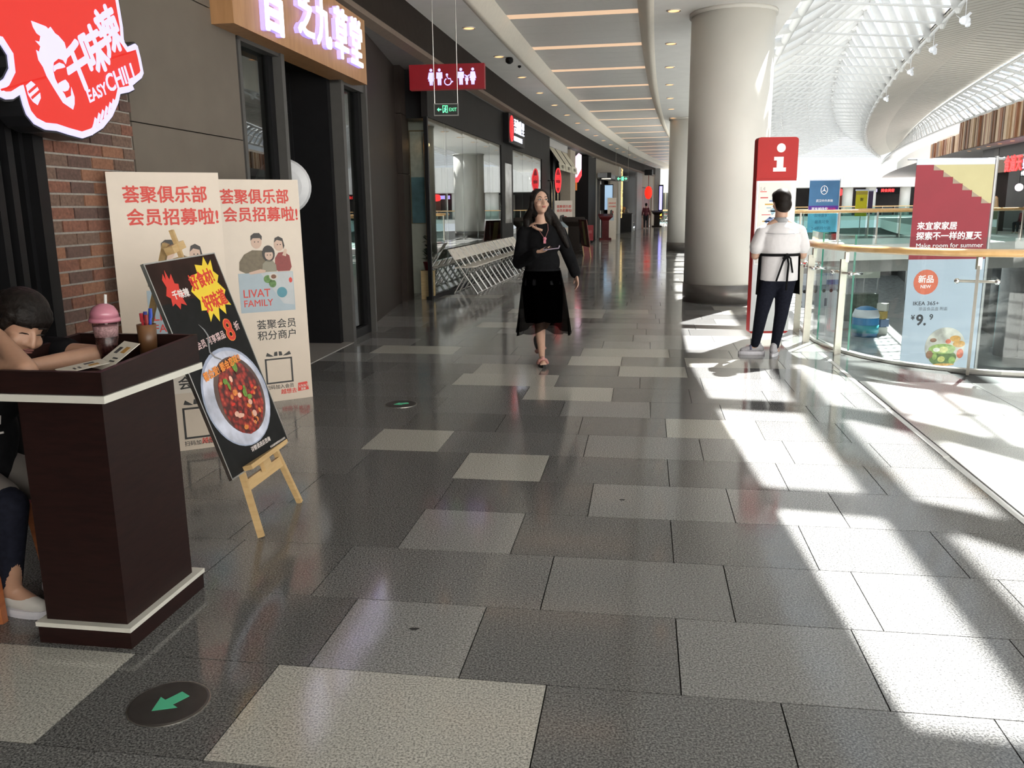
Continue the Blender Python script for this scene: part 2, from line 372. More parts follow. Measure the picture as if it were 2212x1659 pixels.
# dark fascia above the shops
fas = thing('trim_1', 'dark brown fascia band running along above the shop fronts', 'fascia', (0, 0, 0), kind='structure')
fasm = M('fascia_brown', (.027, .0205, .017), .65, na=.12, ns=8, spec=.1)
b = B(); b.strip([[F(y, 0, 4.2), F(y, 0, 3.72)] for y in YS if y < 63.5]); b.build('fascia_face', fasm, fas)
tanm = M('fascia_trim_tan', (.20, .155, .125), .6, na=.05, spec=.2)
b = B(); b.strip([[F(y, 0, 3.72), F(y, .02, 3.70), F(y, .02, 3.64), F(y, -.10, 3.60)] for y in YS if y < 63.5]); b.build('fascia_trim', tanm, fas)
b = B(); ribbon([y for y in YS if y < 63.5], -.10, 3.60, -1.9, 3.60, b); b.build('fascia_soffit', M('soffit_grey', (.30, .29, .285), .7, spec=.2), fas)
# ================================================================ NEAR LEFT WALL
wl = thing('wall_left', 'near left wall of brick pier and beige stone panels', 'wall', W(6, 0), kind='structure')
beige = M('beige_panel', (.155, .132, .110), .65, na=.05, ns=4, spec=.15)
bedm = M('brick_mortar', (.34, .31, .28), .9, na=.15, ns=60)
b = B(); b.obox(W(5.36, 0, -.20), WT * 1.56, WN * .165, (0, 0, 4.3)); b.build('panel_backing', M('panel_joint', (.06, .05, .045), .8), wl)
for z0, z1 in ((.0, 1.10), (1.108, 1.996), (2.004, 2.892), (2.90, 3.62)):
    b = B(); b.obox(W(5.362, z0, -.035), WT * 1.53, WN * .03, (0, 0, z1 - z0)); b.build('stone_panel', beige, wl)
b = B(); b.obox(W(4.50, 0, -.20), WT * .86, WN * .19, (0, 0, 3.6)); b.build('mortar_bed', bedm, wl)
bm_ = [woodmat('brick_%s' % n, c1, c2, .85, (9, 9, 9)) for n, c1, c2 in (('red', (.13, .055, .038), (.24, .105, .07)), ('brown', (.10, .06, .045), (.19, .12, .09)), ('orange', (.19, .085, .05), (.29, .14, .085)), ('dark', (.075, .045, .038), (.14, .08, .065)))]
def bricks(y0, y1, z0, z1, off):
    bh, bl, j = .0585, .21, .0115; r = 0; z = z0
    while z + bh < z1:
        y = y0 - (bl / 2 if r % 2 else 0)
        while y < y1:
            a, c = max(y, y0), min(y + bl, y1)
            if c - a > .03:
                d = .008 + random.random() * .006
                b = B(); b.obox(W(a + j / 2, z, off), WT * (c - a - j), WN * d, (0, 0, bh)); b.build('brick', random.choice(bm_), wl)
            y += bl
        z += bh + j; r += 1
bricks(4.50, 5.36, .02, 2.60, -.01)
b = B(); b.obox(W(-14, 0, -.25), WT * 17.0, WN * .1, (0, 0, 3.7)); b.build('near_wall', dgrey, wl)
# shop window beside the brick pier
win = thing('window_1', 'dark shop window with black frame left of the brick pier', 'window', W(4.2, 0), kind='structure')
gS = glass('shop_glass', (.55, .60, .58), 1.52)
b = B()
for y in (2.0, 3.55, 4.02, 4.40): b.obox(W(y, 0, -.14), WT * .07, WN * .1, (0, 0, 3.6))
b.obox(W(4.43, 0, -.2), WT * .08, WN * .215, (0, 0, 3.6))
for y in (4.16, 4.26): b.obox(W(y, 0, -.12), WT * .045, WN * .12, (0, 0, 3.6))
b.obox(W(2, 0, -.14), WT * 2.45, WN * .1, (0, 0, .12)); b.obox(W(2, 2.6, -.14), WT * 2.45, WN * .1, (0, 0, .08))
b.build('window_frame', black, win)
b = B(); b.obox(W(2, .1, -.10), WT * 2.4, WN * .01, (0, 0, 2.5)); b.build('pane', gS, win)
inr = M('interior_dark', (.055, .052, .05), .8, na=.2, ns=2)
b = B(); b.obox(W(1.8, 0, -3.0), WT * 2.75, WN * .1, (0, 0, 3.6)); b.obox(W(1.8, 0, -3), WT * .05, WN * 2.8, (0, 0, 3.6)); b.obox(W(4.5, 0, -3), WT * .05, WN * 2.8, (0, 0, 3.6)); b.obox(W(1.8, 3.5, -3), WT * 2.7, WN * 2.9, (0, 0, .1)); b.obox(W(1.8, -.02, -3), WT * 2.7, WN * 2.9, (0, 0, .02)); b.build('window_interior', inr, win)
b = B(); b.obox(W(4.05, 1.27, -.9), WT * .42, WN * .5, (0, 0, .05)); b.build('table_edge', M('window_table', (.55, .33, .12), .4), win)
b = B(); b.obox(W(4.30, 1.05, -.115), WT * .07, WN * .004, (0, 0, .10)); b.build('red_sticker', M('sticker_red', (.5, .05, .05), .5), win)
# ================================================================ HERBAL SHOP FRONT (timber sign, glass, door)
wd1 = woodmat('sign_oak', (.40, .205, .09), (.50, .27, .125), .45, (3, 3, .6))
hs = thing('door_1', 'black framed glass entrance under the timber shop sign', 'door', W(8.3, 0), kind='structure')
frm = M('door_frame_bronze', (.03, .03, .032), .35, metal=.3, na=.1)
grf = M('grey_frame', (.085, .082, .079), .5, na=.05, spec=.25)
def wpost(bld, y, w, d, z0, z1, off): bld.obox(W(y, z0, off), WT * w, WN * d, (0, 0, z1 - z0))
b = B(); wpost(b, 6.90, .05, .12, 0, 2.86, -.12); wpost(b, 7.68, .07, .14, 0, 2.86, -.12); wpost(b, 9.22, .09, .14, 0, 2.86, -.12); wpost(b, 10.06, .05, .14, 0, 2.86, -.12)
b.obox(W(6.9, 2.76, -.12), WT * .82, WN * .12, (0, 0, .1)); b.obox(W(9.22, 2.76, -.12), WT * .88, WN * .12, (0, 0, .1)); b.build('grey_post', grf, hs)
b = B(); wpost(b, 7.58, .10, .10, 0, 2.76, -.16); wpost(b, 9.31, .07, .12, 0, 2.76, -.18); wpost(b, 9.95, .11, .12, 0, 2.76, -.16); wpost(b, 6.95, .03, .08, 0, 2.76, -.14)
b.obox(W(6.95, 0, -.14), WT * .7, WN * .1, (0, 0, .1)); b.obox(W(9.3, 0, -.14), WT * .75, WN * .1, (0, 0, .1)); b.build('black_post', black, hs)
b = B(); b.obox(W(6.98, .1, -.10), WT * .62, WN * .012, (0, 0, 2.66)); b.build('pane', gS, hs)
b = B(); b.obox(W(9.38, .1, -.10), WT * .58, WN * .012, (0, 0, 2.66)); b.build('pane', gS, hs)
b = B(); b.obox(W(7.75, 2.45, -.62), WT * 1.5, WN * .10, (0, 0, .12)); wpost(b, 7.80, .10, .10, 0, 2.45, -.62); wpost(b, 9.1, .12, .12, 0, 2.86, -.62); wpost(b, 9.12, .09, .5, 0, 2.86, -.60); b.build('inner_frame', black, hs)
ambw = woodmat('amber_wood', (.16, .095, .035), (.22, .135, .055), .5, (2, 2, .5))
b = B(); b.obox(W(7.75, 2.57, -.60), WT * 1.45, WN * .04, (0, 0, .30)); b.build('transom_panel', ambw, hs)
b = B(); b.obox(W(7.9, .06, -.58), WT * 1.2, WN * .015, (0, 0, 2.35)); o = b.build('door_leaf', gS, hs)
b = B(); b.cyl(W(9.0, 1.0, -.55), W(9.0, 1.0, -.49), .03, n=10); b.build('door_knob', steel, o)
b = B(); b.obox(W(6.6, 0, -1.5), WT * 2.9, WN * .05, (0, 0, 3.0)); b.build('interior_wall', ambw, hs)
b = B(); b.obox(W(6.6, 0, -3), WT * .05, WN * 2.8, (0, 0, 3.6)); b.obox(W(10.3, 0, -3), WT * .05, WN * 2.8, (0, 0, 3.6)); b.obox(W(6.6, 3.0, -3), WT * 3.7, WN * 2.9, (0, 0, .1)); b.obox(W(6.6, -.02, -3), WT * 3.7, WN * 2.9, (0, 0, .021)); b.obox(W(6.6, 0, -3.1), WT * 3.7, WN * .1, (0, 0, 3.2)); b.build('interior_shell', inr, hs)
b = B(); b.obox(W(8.3, .08, -.62), WT * .7, WN * .02, (0, 0, .75)); b.build('red_notice', M('notice_red', (.16, .015, .02), .5), hs)
b = B(); b.prism([W(7.7, 0, .02), W(9.3, 0, .02), W(9.3, 0, -.6), W(7.7, 0, -.6)], (0, 0, .006)); b.build('threshold', M('threshold_stone', (.30, .28, .26), .3), hs)
sg = thing('shop_sign', 'timber shop sign with glowing white characters over the black glass entrance', 'sign', W(8.5, 2.87, .05))
b = B(); b.obox(W(6.50, 2.79, -.1), WT * 3.18, WN * .27, (0, 0, .66)); b.build('timber_board', wd1, sg)
lw = M('letter_glow_white', (.9, .9, 1.), .5, na=0, emit=(.92, .90, 1.), es=1.35)
ls = M('letter_side_violet', (.5, .45, .8), .5, na=0, emit=(.45, .33, 1.), es=.75)
fs = Fr(W(6.88, 2.87, .171), WT, (0, 0, 1))
for i, (ch, a, zb, sz) in enumerate((('智', -.02, .02, .64), ('芝', .74, .11, .47), ('九', 1.18, .10, .47), ('草', 1.66, .08, .50), ('堂', 2.12, .08, .50))):
    o = fs.text('character', ch, a, zb, sz, lw, sg, d0=.045, th=.012, bold=.018, sx=.82)
    fs.text('character_side', ch, a, zb, sz, ls, o, d0=0, th=.044, bold=.016, sx=.82)
# round projecting lightbox sign
rs = thing('round_sign', 'round white projecting sign mounted beside the herbal shop door', 'sign', W(7.62, 1.72, .1))
c = V((-2.114, 8.0, 1.671)); nn = V((.22, -1, 0)).normalized()
b = B(); b.cyl(c, c + nn * .03, .248, .256, 32); b.cyl(c + nn * .03, c + nn * .07, .256, .235, 32); b.cyl(c + nn * .07, c + nn * .085, .235, .17, 32); b.build('sign_disc', M('disc_white', (.62, .63, .66), .3), rs, smooth=False)
b = B(); b.cyl(c, W(7.70, 1.675, -.20), .025, n=8); b.build('bracket', black, rs)
# ================================================================ RED RESTAURANT SIGN
redsg = thing('restaurant_sign', 'large red and white glowing restaurant sign on the brick pier', 'sign', W(4.7, 2.3, .02))
RY, RZ = 4.06, 1.80
fr = Fr(W(RY, RZ, .06), WT, (0, 0, 1))
SGP = dict(
 outer=[(0.999, 0.984), (0.967, 0.809), (0.985, 0.668), (0.981, 0.598), (1.005, 0.58), (1.083, 0.612), (1.114, 0.6), (1.135, 0.532), (1.152, 0.445), (1.122, 0.41), (1.07, 0.382), (1.028, 0.359), (1.043, 0.338), (0.973, 0.311), (0.889, 0.291), (0.863, 0.243), (0.792, 0.162), (0.695, 0.092), (0.586, 0.045), (0.504, 0.022), (0.394, 0.032), (0.308, 0.043), (0.222, 0.041), (0.144, 0.062), (0.095, 0.104), (0.078, 0.148), (0.07, 0.184), (0.023, 0.16), (-0.023, 0.153), (-0.065, 0.162), (-0.113, 0.176), (-0.081, 0.229), (-0.023, 0.263), (0.015, 0.309), (0.016, 0.359), (-0.015, 0.394), (-0.105, 0.393), (-0.177, 0.441), (-0.128, 0.694)], face=[(0.206, 0.547), (0.235, 0.546), (0.309, 0.542), (0.324, 0.534), (0.343, 0.547), (0.373, 0.522), (0.396, 0.516), (0.437, 0.491), (0.448, 0.453), (0.45, 0.427), (0.428, 0.386), (0.41, 0.403), (0.375, 0.404), (0.336, 0.38), (0.323, 0.346), (0.332, 0.304), (0.356, 0.267), (0.39, 0.239), (0.401, 0.22), (0.44, 0.236), (0.451, 0.28), (0.468, 0.233), (0.462, 0.198), (0.445, 0.169), (0.371, 0.194), (0.313, 0.257), (0.271, 0.306), (0.252, 0.346), (0.225, 0.373), (0.217, 0.418), (0.236, 0.413), (0.251, 0.44), (0.219, 0.46), (0.248, 0.461), (0.26, 0.488), (0.235, 0.496), (0.214, 0.521)], tongue=[(0.349, 0.284), (0.38, 0.299), (0.407, 0.31), (0.429, 0.295), (0.433, 0.278), (0.419, 0.26), (0.392, 0.25), (0.364, 0.251), (0.348, 0.262)], teeth=[(0.323, 0.346), (0.33, 0.364), (0.375, 0.386), (0.41, 0.383), (0.418, 0.371), (0.399, 0.364), (0.347, 0.349), (0.328, 0.335)], fist=[(0.114, 0.242), (0.154, 0.268), (0.189, 0.252), (0.207, 0.226), (0.208, 0.197), (0.179, 0.161), (0.149, 0.173), (0.122, 0.201)], jaw=[(0.338, 0.372), (0.377, 0.395), (0.411, 0.392), (0.427, 0.381), (0.43, 0.34), (0.421, 0.312), (0.439, 0.274), (0.44, 0.24), (0.405, 0.225), (0.388, 0.25), (0.358, 0.274), (0.336, 0.308), (0.326, 0.346)])
sred = M('sign_red_glow', (.3, .02, .015), .5, na=0, emit=(.80, .030, .022), es=.62)
swh = M('sign_white_glow', (.3, .3, .35), .5, na=0, emit=(.62, .57, .92), es=.85)
fr.poly(SGP['outer'], 0, .14).build('sign_box', M('sign_box_black', (.01, .01, .012), .4), redsg)
def inset(pts, k):
    n = len(pts); out = []
    ar = sum(pts[i][0] * pts[(i + 1) % n][1] - pts[(i + 1) % n][0] * pts[i][1] for i in range(n)); sg_ = 1 if ar > 0 else -1
    for i in range(n):
        a, p, c = V(pts[i - 1]), V(pts[i]), V(pts[(i + 1) % n]); e1 = (p - a).normalized(); e2 = (c - p).normalized()
        n1 = V((-e1.y, e1.x)) * sg_; n2 = V((-e2.y, e2.x)) * sg_; m = (n1 + n2); m = m.normalized() if m.length > .2 else n1
        out.append(tuple(p + m * k / max(.45, m.dot(n1))))
    return out
fr.poly(inset(SGP['outer'], .010), .14, .008).build('white_face', swh, redsg)
fr.poly(inset(SGP['outer'], .044), .148, .002).build('red_face', sred, redsg)
for nm, mt, d in (('face', swh, .150), ('tongue', swh, .1525), ('fist', swh, .150)):
    fr.poly(SGP[nm], d, .0015).build({'face': 'face_emblem', 'tongue': 'tongue_emblem', 'fist': 'fist_emblem'}[nm], mt, redsg)
fr.poly(SGP['jaw'], .1516, .0008).build('mouth_emblem', sred, redsg)
fr.poly(SGP['teeth'], .1525, .0015).build('teeth_emblem', swh, redsg)
RT = 0.636
fr.text('character', '千', 0.472, 0.256, 0.25, swh, redsg, d0=.150, th=.0015, bold=.045, rot=RT*.75, sx=.85)
fr.text('character', '味', 0.629, 0.364, 0.25, swh, redsg, d0=.150, th=.0015, bold=.045, rot=RT*.75, sx=.85)
fr.text('character', '辣', 0.781, 0.491, 0.25, swh, redsg, d0=.150, th=.0015, bold=.045, rot=RT*.75, sx=.85)
fr.text('lettering', 'EASY', 0.587, 0.219, .085, swh, redsg, d0=.150, th=.0015, bold=.03, rot=RT*.6)
fr.text('lettering', 'CHILI', 0.761, 0.292, .125, swh, redsg, d0=.1545, th=.0015, bold=.03, rot=RT*.6)
bb = B()
for p, q in [((0.628, 0.146), (0.591, 0.072)), ((0.665, 0.173), (0.627, 0.098)), ((0.702, 0.194), (0.665, 0.126)), ((0.739, 0.217), (0.706, 0.151)), ((0.777, 0.241), (0.745, 0.179)), ((0.81, 0.262), (0.784, 0.21)), ((0.609, 0.109), (0.573, 0.058))]: bb.bar(fr.P(*p, .151), fr.P(*q, .151), .018, .0015, up=fr.n)
bb.build('hatch_lines', swh, redsg)
bb = B()
for p, q in [((0.124, 0.212), (0.19, 0.254)), ((0.139, 0.188), (0.205, 0.23))]: bb.bar(fr.P(*p, .1535), fr.P(*q, .1535), .012, .0015, up=fr.n)
bb.build('finger_lines', sred, redsg)
# ================================================================ RECESSED WALL, PICTURE, PLANT
rec = thing('wall_recess', 'brown stone wall and cream return of the washroom passage', 'wall', (-1.9, 13.5, 0), kind='structure')
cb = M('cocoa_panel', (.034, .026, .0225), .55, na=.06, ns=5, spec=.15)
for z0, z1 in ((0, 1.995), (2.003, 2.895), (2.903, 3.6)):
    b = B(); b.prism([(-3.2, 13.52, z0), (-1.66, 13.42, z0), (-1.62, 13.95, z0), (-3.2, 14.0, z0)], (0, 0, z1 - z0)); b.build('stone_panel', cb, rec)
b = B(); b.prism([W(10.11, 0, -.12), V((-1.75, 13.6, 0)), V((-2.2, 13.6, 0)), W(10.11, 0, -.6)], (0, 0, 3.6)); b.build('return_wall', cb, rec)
b = B(); b.box((-1.85, 14.75, 1.45), (1.5, .08, 2.9)); b.build('cream_wall', M('cream_gloss', (.50, .50, .44), .4), rec)
b = B(); b.box((-1.58, 14.05, 3.22), (.62, .5, .72)); b.build('lintel_box', black, rec)
b = B(); b.box((-1.42, 14.66, 1.35), (.06, .06, 2.7)); b.build('timber_edge', M('timber_edge', (.28, .17, .07), .5), rec)
b = B(); b.box((-1.895, 13.425, .33), (.09, .012, .09), rz=-.06); o = b.build('socket_plate', M('socket_white', (.75, .72, .66), .4), rec)
b = B(); b.box((-1.895, 13.417, .33), (.03, .006, .004), rz=-.06); b.build('socket_slot', black, o)
pic = thing('hanging_picture', 'tall narrow teal picture on the cream wall by the passage', 'picture', (-1.55, 14.70, 1.3))
b = B(); b.box((-1.56, 14.69, 1.98), (.28, .035, 1.55)); b.build('picture_frame', M('gilt_frame', (.20, .13, .06), .5), pic)
b = B(); b.box((-1.56, 14.669, 2.36), (.25, .008, .75)); b.build('upper_paint', M('paint_cream', (.48, .49, .44), .6, na=.15), pic)
b = B(); b.box((-1.56, 14.669, 1.60), (.25, .008, .77)); b.build('teal_paint', M('paint_teal', (.10, .20, .24), .6, na=.35, ns=4), pic)
spt = thing('picture_spotlight', 'small warm spotlight beside the tall teal picture', 'lamp', (-1.36, 14.6, 2.53))
b = B(); b.cyl((-1.36, 14.68, 2.6), (-1.37, 14.60, 2.52), .03, .04, 10); b.build('lamp_body', black, spt)
b = B(); b.ball((-1.372, 14.585, 2.51), .032, 10, 6); b.build('bulb', M('spot_bulb', (1, .8, .5), .4, na=0, emit=(1., .62, .28), es=14), spt)
st_ = thing('plant_stand', 'pale wooden box stand beneath the potted plant', 'stand', (-1.33, 13.85, 0))
b = B(); b.box((-1.36, 13.85, .225), (.22, .26, .45)); b.build('box_body', woodmat('pale_pine', (.42, .30, .14), (.55, .41, .21), .6, (1, 1, 8)), st_)
b = B(); b.box((-1.36, 13.85, .455), (.235, .275, .012)); b.build('box_lid', MATS['pale_pine'], st_)
pl = thing('potted_plant', 'small leafy plant in a red pot on the wooden box stand', 'plant', (-1.36, 13.85, .461))
b = B(); b.lathe([(.05, 0), (.075, .12), (.08, .12), (.08, .14), (.06, .14)], (-1.36, 13.85, .461), 14); b.build('pot', M('pot_red', (.20, .025, .04), .4), pl, smooth=True)
lf = M('leaf_dark', (.018, .035, .016), .5, na=.3, ns=30)
b = B(); b.cyl((-1.36, 13.85, .58), (-1.36, 13.85, .95), .012, .006, 6); b.build('stem', M('stem_brown', (.07, .05, .03), .7), pl)
for i in range(46):
    z = .62 + .4 * random.random(); a = random.random() * 6.28; l = .06 + .08 * random.random(); w = .022
    p = V((-1.36, 13.85, z)); d = V((math.cos(a), math.sin(a), random.uniform(-.1, .9))).normalized(); s_ = d.cross(V((0, 0, 1))).normalized()
    b = B(); b.add([p, p + d * l * .5 + s_ * w, p + d * l + V((0, 0, -.01)), p + d * l * .5 - s_ * w, p + d * l * .5 + V((0, 0, .012))], [(0, 1, 4), (1, 2, 4), (2, 3, 4), (3, 0, 4)]); b.build('leaf', lf, pl)
# ================================================================ HOTPOT RESTAURANT FRONT
hp = thing('wall_hotpot', 'charcoal restaurant front with tall windows behind the white chairs', 'wall', F(18, -.15), kind='structure')
FO = -.15
def fbox(bld, y0, y1, z0, z1, off=FO, th=.1):
    n = max(1, int((y1 - y0) / 1.2)); ys = frange(y0, y1, (y1 - y0) / n)
    for a, c in zip(ys[:-1], ys[1:]): bld.prism([F(a, off - th, z0), F(a, off, z0), F(c, off, z0), F(c, off - th, z0)], (0, 0, z1 - z0))
    return bld
b = B(); fbox(b, 13.55, 27.0, 2.86, 3.62); b.build('header_panel', dgrey, hp)
b = B(); fbox(b, 19.65, 21.05, 0, 2.86); b.build('pier', dgrey, hp)
b = B(); fbox(b, 25.5, 27.0, 0, 2.86); b.build('pier', dgrey, hp)
b = B(); fbox(b, 13.5, 13.56, 0, 2.86, th=.06); b.build('corner_post', black, hp)
b = B(); fbox(b, 13.55, 19.65, 0, .05, FO + .01, .12); fbox(b, 21.05, 25.5, 0, .05, FO + .01, .12); b.build('sill', black, hp)
gH = glass('hotpot_glass', (.55, .60, .58), 2.6)
ys = frange(13.57, 19.64, 1.22)
for a, c in zip(ys[:-1], ys[1:]): b = B(); fbox(b, a + .004, c - .004, .05, 2.86, FO - .02, .014); b.build('window_pane', gH, hp)
ys = frange(21.06, 25.49, 1.48)
for a, c in zip(ys[:-1], ys[1:]): b = B(); fbox(b, a + .004, c - .004, .05, 2.86, FO - .02, .014); b.build('window_pane', gH, hp)
b = B(); fbox(b, 20.03, 20.81, 1.1, 2.48, FO + .012, .012); o = b.build('narrow_light', M('narrow_light_panel', (.40, .39, .37), .15, na=.3, ns=3), hp)
inw = M('restaurant_wall', (.20, .17, .14), .7, na=.15, ns=3); 
b = B(); b.strip([[F(y, -4.5, -.01), F(y, -4.5, 3.6)] for y in frange(14.95, 27, 1.5)]); b.strip([[F(y, -4.5, 3.4), F(y, -.2, 3.4)] for y in frange(14.95, 27, 1.5)]); b.strip([[F(y, -4.5, .004), F(y, -.2, .004)] for y in frange(14.95, 27, 1.5)]); b.build('dining_room', inw, hp)
for y in (14.92, 27.0): b = B(); b.prism([F(y, -4.5), F(y, -.25), F(y + .05, -.25), F(y + .05, -4.5)], (0, 0, 3.6)); b.build('side_wall', inw, hp)
# lit sign box of the restaurant
hsn = thing('hotpot_sign', 'black lightbox with red oval seal and white characters above the windows', 'sign', F(20.9, 0, 2.95))
b = B(); fbox(b, 19.85, 21.95, 2.93, 3.58, FO + .14, .14); b.build('sign_box', black, hsn)
p0 = F(19.9, FO + .141, 2.95); fh = Fr(p0, FT(20.9), (0, 0, 1))
rg = M('seal_red_glow', (.8, .05, .05), .5, na=0, emit=(1., .04, .05), es=.9); wg = M('white_blue_glow', (.9, .9, 1), .5, na=0, emit=(.80, .85, 1.), es=.9)
fh.ell(.27, .31, .20, .29, 0, .02, 28).build('seal_ring', rg, hsn); fh.ell(.27, .31, .165, .255, .0201, .004, 28).build('seal_ground', M('seal_dark', (.15, .01, .01), .5, na=0, emit=(.5, .02, .02), es=.6), hsn)
fh.text('seal_character', '吾', .12, .34, .26, rg, hsn, d0=.026, th=.004, bold=.02); fh.text('seal_character', '御', .12, .10, .24, rg, hsn, d0=.026, th=.004, bold=.02)
fh.text('lettering', '吾御什里', .54, .27, .35, wg, hsn, d0=.005, th=.02, bold=0, sx=1.0); fh.text('lettering', 'HOTPOT CUISINE', .54, .06, .155, wg, hsn, d0=.005, th=.02, bold=0, sx=.88)
ov = thing('oval_blade_sign', 'red oval neon blade sign sticking out past the hotpot front', 'sign', F(26.6, -.1, 1.9))
bn = -FT(26.6); fo = Fr(F(26.6, .02, 1.88), F(26.6, 1) - F(26.6, 0), (0, 0, 1))
fo.ell(.16, .39, .095, .38, -.04, .08, 28).build('sign_body', M('blade_dark', (.12, .01, .015), .4, na=0, emit=(.4, .02, .03), es=.5), ov)
bb = B(); bb.tube([fo.P(  .16 + .085 * math.cos(t), .39 + .36 * math.sin(t), .045) for t in [6.283 * i / 24 for i in range(24)]], .016, 6, True); bb.build('neon_ring', rg, ov)
fo.text('character', '吾', .08, .42, .16, rg, ov, d0=.045, th=.006, bold=.03); fo.text('character', '御', .08, .18, .16, rg, ov, d0=.045, th=.006, bold=.03)
bb = B(); bb.bar(fo.P(-.2, .39), fo.P(0.02, .39), .03, .03); bb.build('bracket', black, ov)
# ================================================================ HANGING WASHROOM SIGN AND EXIT SIGN
rsn = thing('washroom_sign', 'red lightbox sign with violet washroom pictograms above the passage', 'sign', (-.85, 12.5, 3.12))
fw = Fr((-1.415, 12.55, 3.12), (1, -.10, 0), (0, 0, 1))
fw.rect(0, 0, 1.08, .34, -.13, .13).build('sign_box', M('sign_box_red', (.17, .005, .012), .4, na=.06, emit=(.5, .01, .02), es=.13), rsn)
vio = M('pictogram_violet', (.6, .55, 1.), .5, na=0, emit=(.42, .40, 1.), es=1.15)
def pict(a, kind, h=.23, b0=.055):
    k = h / .23; bb = B()
    def q(pts): fw.poly([(a + x * k, b0 + y * k) for x, y in pts], .001, .003, bb)
    fw.ell(a, b0 + .205 * k, .021 * k, .021 * k, .001, .003, 14, bb)
    if kind == 'm': q([(-.042, .175), (.042, .175), (.046, .09), (.028, .09), (.026, 0), (.003, 0), (0, .07), (-.003, 0), (-.026, 0), (-.028, .09), (-.046, .09)])
    elif kind == 'w': q([(-.030, .175), (.030, .175), (.050, .085), (.036, .085), (.030, .11), (.040, .055), (.026, .055), (.022, 0), (.003, 0), (0, .055), (-.003, 0), (-.022, 0), (-.026, .055), (-.040, .055), (-.030, .11), (-.036, .085), (-.050, .085)])
    bb.build('pictogram', vio, rsn)
pict(.315, 'w'); pict(.435, 'm'); pict(.745, 'm'); pict(.915, 'w'); pict(.828, 'm', .13)
bb = B(); fw.ell(.545, .195, .017, .017, .001, .003, 12, bb)
fw.poly([(.53, .175), (.553, .175), (.556, .135), (.59, .135), (.607, .085), (.633, .098), (.626, .112), (.61, .104), (.595, .148), (.56, .148)], .001, .003, bb)
bb.tube([fw.P(.555 + .048 * math.cos(t), .10 + .045 * math.sin(t), .003) for t in [2.0 + i * 4.2 / 12 for i in range(13)]], .008, 6); bb.build('pictogram', vio, rsn)
bb = B()
bb.bar(fw.P(.80, .19, .003), fw.P(.826, .16, .003), .012, .004, up=fw.n); bb.bar(fw.P(.868, .19, .003), fw.P(.838, .16, .003), .012, .004, up=fw.n); bb.build('pictogram_arm', vio, rsn)
ex = thing('exit_sign', 'green running-man exit sign hung on two rods below the washroom sign', 'sign', (-.8, 11.0, 2.6))
fe = Fr((-.945, 11.0, 2.60), (1, 0, 0), (0, 0, 1))
fe.rect(0, 0, .31, .15, -.03, .03).build('sign_case', M('exit_case', (.25, .25, .24), .4), ex)
fe.rect(.012, .012, .298, .138, 0, .003).build('sign_face', M('exit_face', (.01, .015, .012), .3), ex)
gg = M('exit_green_glow', (.1, .8, .4), .5, na=0, emit=(.16, .85, .42), es=1.1)
fe.poly([(.04, .075), (.065, .1), (.065, .083), (.095, .083), (.095, .067), (.065, .067), (.065, .05)], .003, .002).build('arrow', gg, ex)
bb = B(); fe.rect(.11, .035, .118, .125, .003, .002, bb); fe.rect(.11, .117, .175, .125, .003, .002, bb); fe.rect(.167, .035, .175, .125, .003, .002, bb); fe.ell(.148, .105, .009, .009, .003, .002, 10, bb); fe.poly([(.13, .095), (.15, .095), (.16, .078), (.15, .06), (.162, .035), (.15, .035), (.14, .058), (.125, .035), (.118, .042), (.134, .07)], .003, .002, bb); bb.build('running_man', gg, ex)
fe.text('lettering', 'EXIT', .19, .055, .06, gg, ex, d0=.003, th=.002, sx=.8)
for a in (.01, .30): bb = B(); bb.cyl(fe.P(a, .15, -.015), fe.P(a, 1.62, -.015), .006, n=6); bb.build('hanging_rod', steel, ex)
sp_ = thing('ceiling_speaker', 'small dark camera and sensor cluster on the gallery ceiling', 'camera', F(16.9, .72, 4.1))
bb = B(); bb.lathe([(.06, 0), (.075, -.03), (.07, -.08), (.03, -.11), (.001, -.115)], F(16.6, .62, 4.2), 12); bb.build('camera_dome', black, sp_, smooth=True)
bb = B(); bb.lathe([(.03, 0), (.035, -.03), (.001, -.05)], F(17.5, .66, 4.2), 10); bb.build('sensor', black, sp_, smooth=True)
# ================================================================ FAR SHOP FRONTS ON THE LEFT
fs_ = thing('wall_far_shops', 'far run of shop fronts curving away behind the chairs', 'wall', F(40, -.2), kind='structure')
tanw = M('tan_wall', (.36, .31, .25), .6, na=.04); lgrey = M('light_grey_wall', (.42, .42, .43), .6)
bkm = M('gloss_black', (.012, .012, .014), .4, na=.1, spec=.18)
b = B(); fbox(b, 27.0, 31.2, 3.36, 3.62, -.2); b.build('header_panel', M('header_pale', (.5, .5, .5), .6), fs_)
b = B(); fbox(b, 27.0, 31.2, 0, 3.36, -.6, .06); b.build('slate_backing', M('slate_panel', (.16, .17, .18), .5), fs_)
archm = M('arch_gold', (.55, .45, .28), .3, metal=.7)
for i, yc in enumerate((27.75, 28.95, 30.25)):
    pts = [(yc - .36, 1.0)] + [(yc + .36 * math.cos(t), 1.95 + .42 * math.sin(t)) for t in [math.pi - k * math.pi / 10 for k in range(11)]] + [(yc + .36, 1.0)] + [(yc + .36 * math.cos(t), 1.1 - .3 * math.sin(t)) for t in [k * math.pi / 8 for k in range(1, 8)]]
    pts = pts + [pts[0]]
    b = B(); b.tube([F(y, -.5, z) for y, z in pts], .035, 6); o = b.build('arch_trim', bkm, fs_)
    b = B(); b.tube([F(y, -.46, z) for y, z in pts], .012, 5); b.build('gold_line', archm, o)
for yc in (27.1, 28.35, 29.6, 30.95): b = B(); fbox(b, yc - .12, yc + .12, 0, 3.36, -.45, .1); b.build('black_mullion', bkm, fs_)
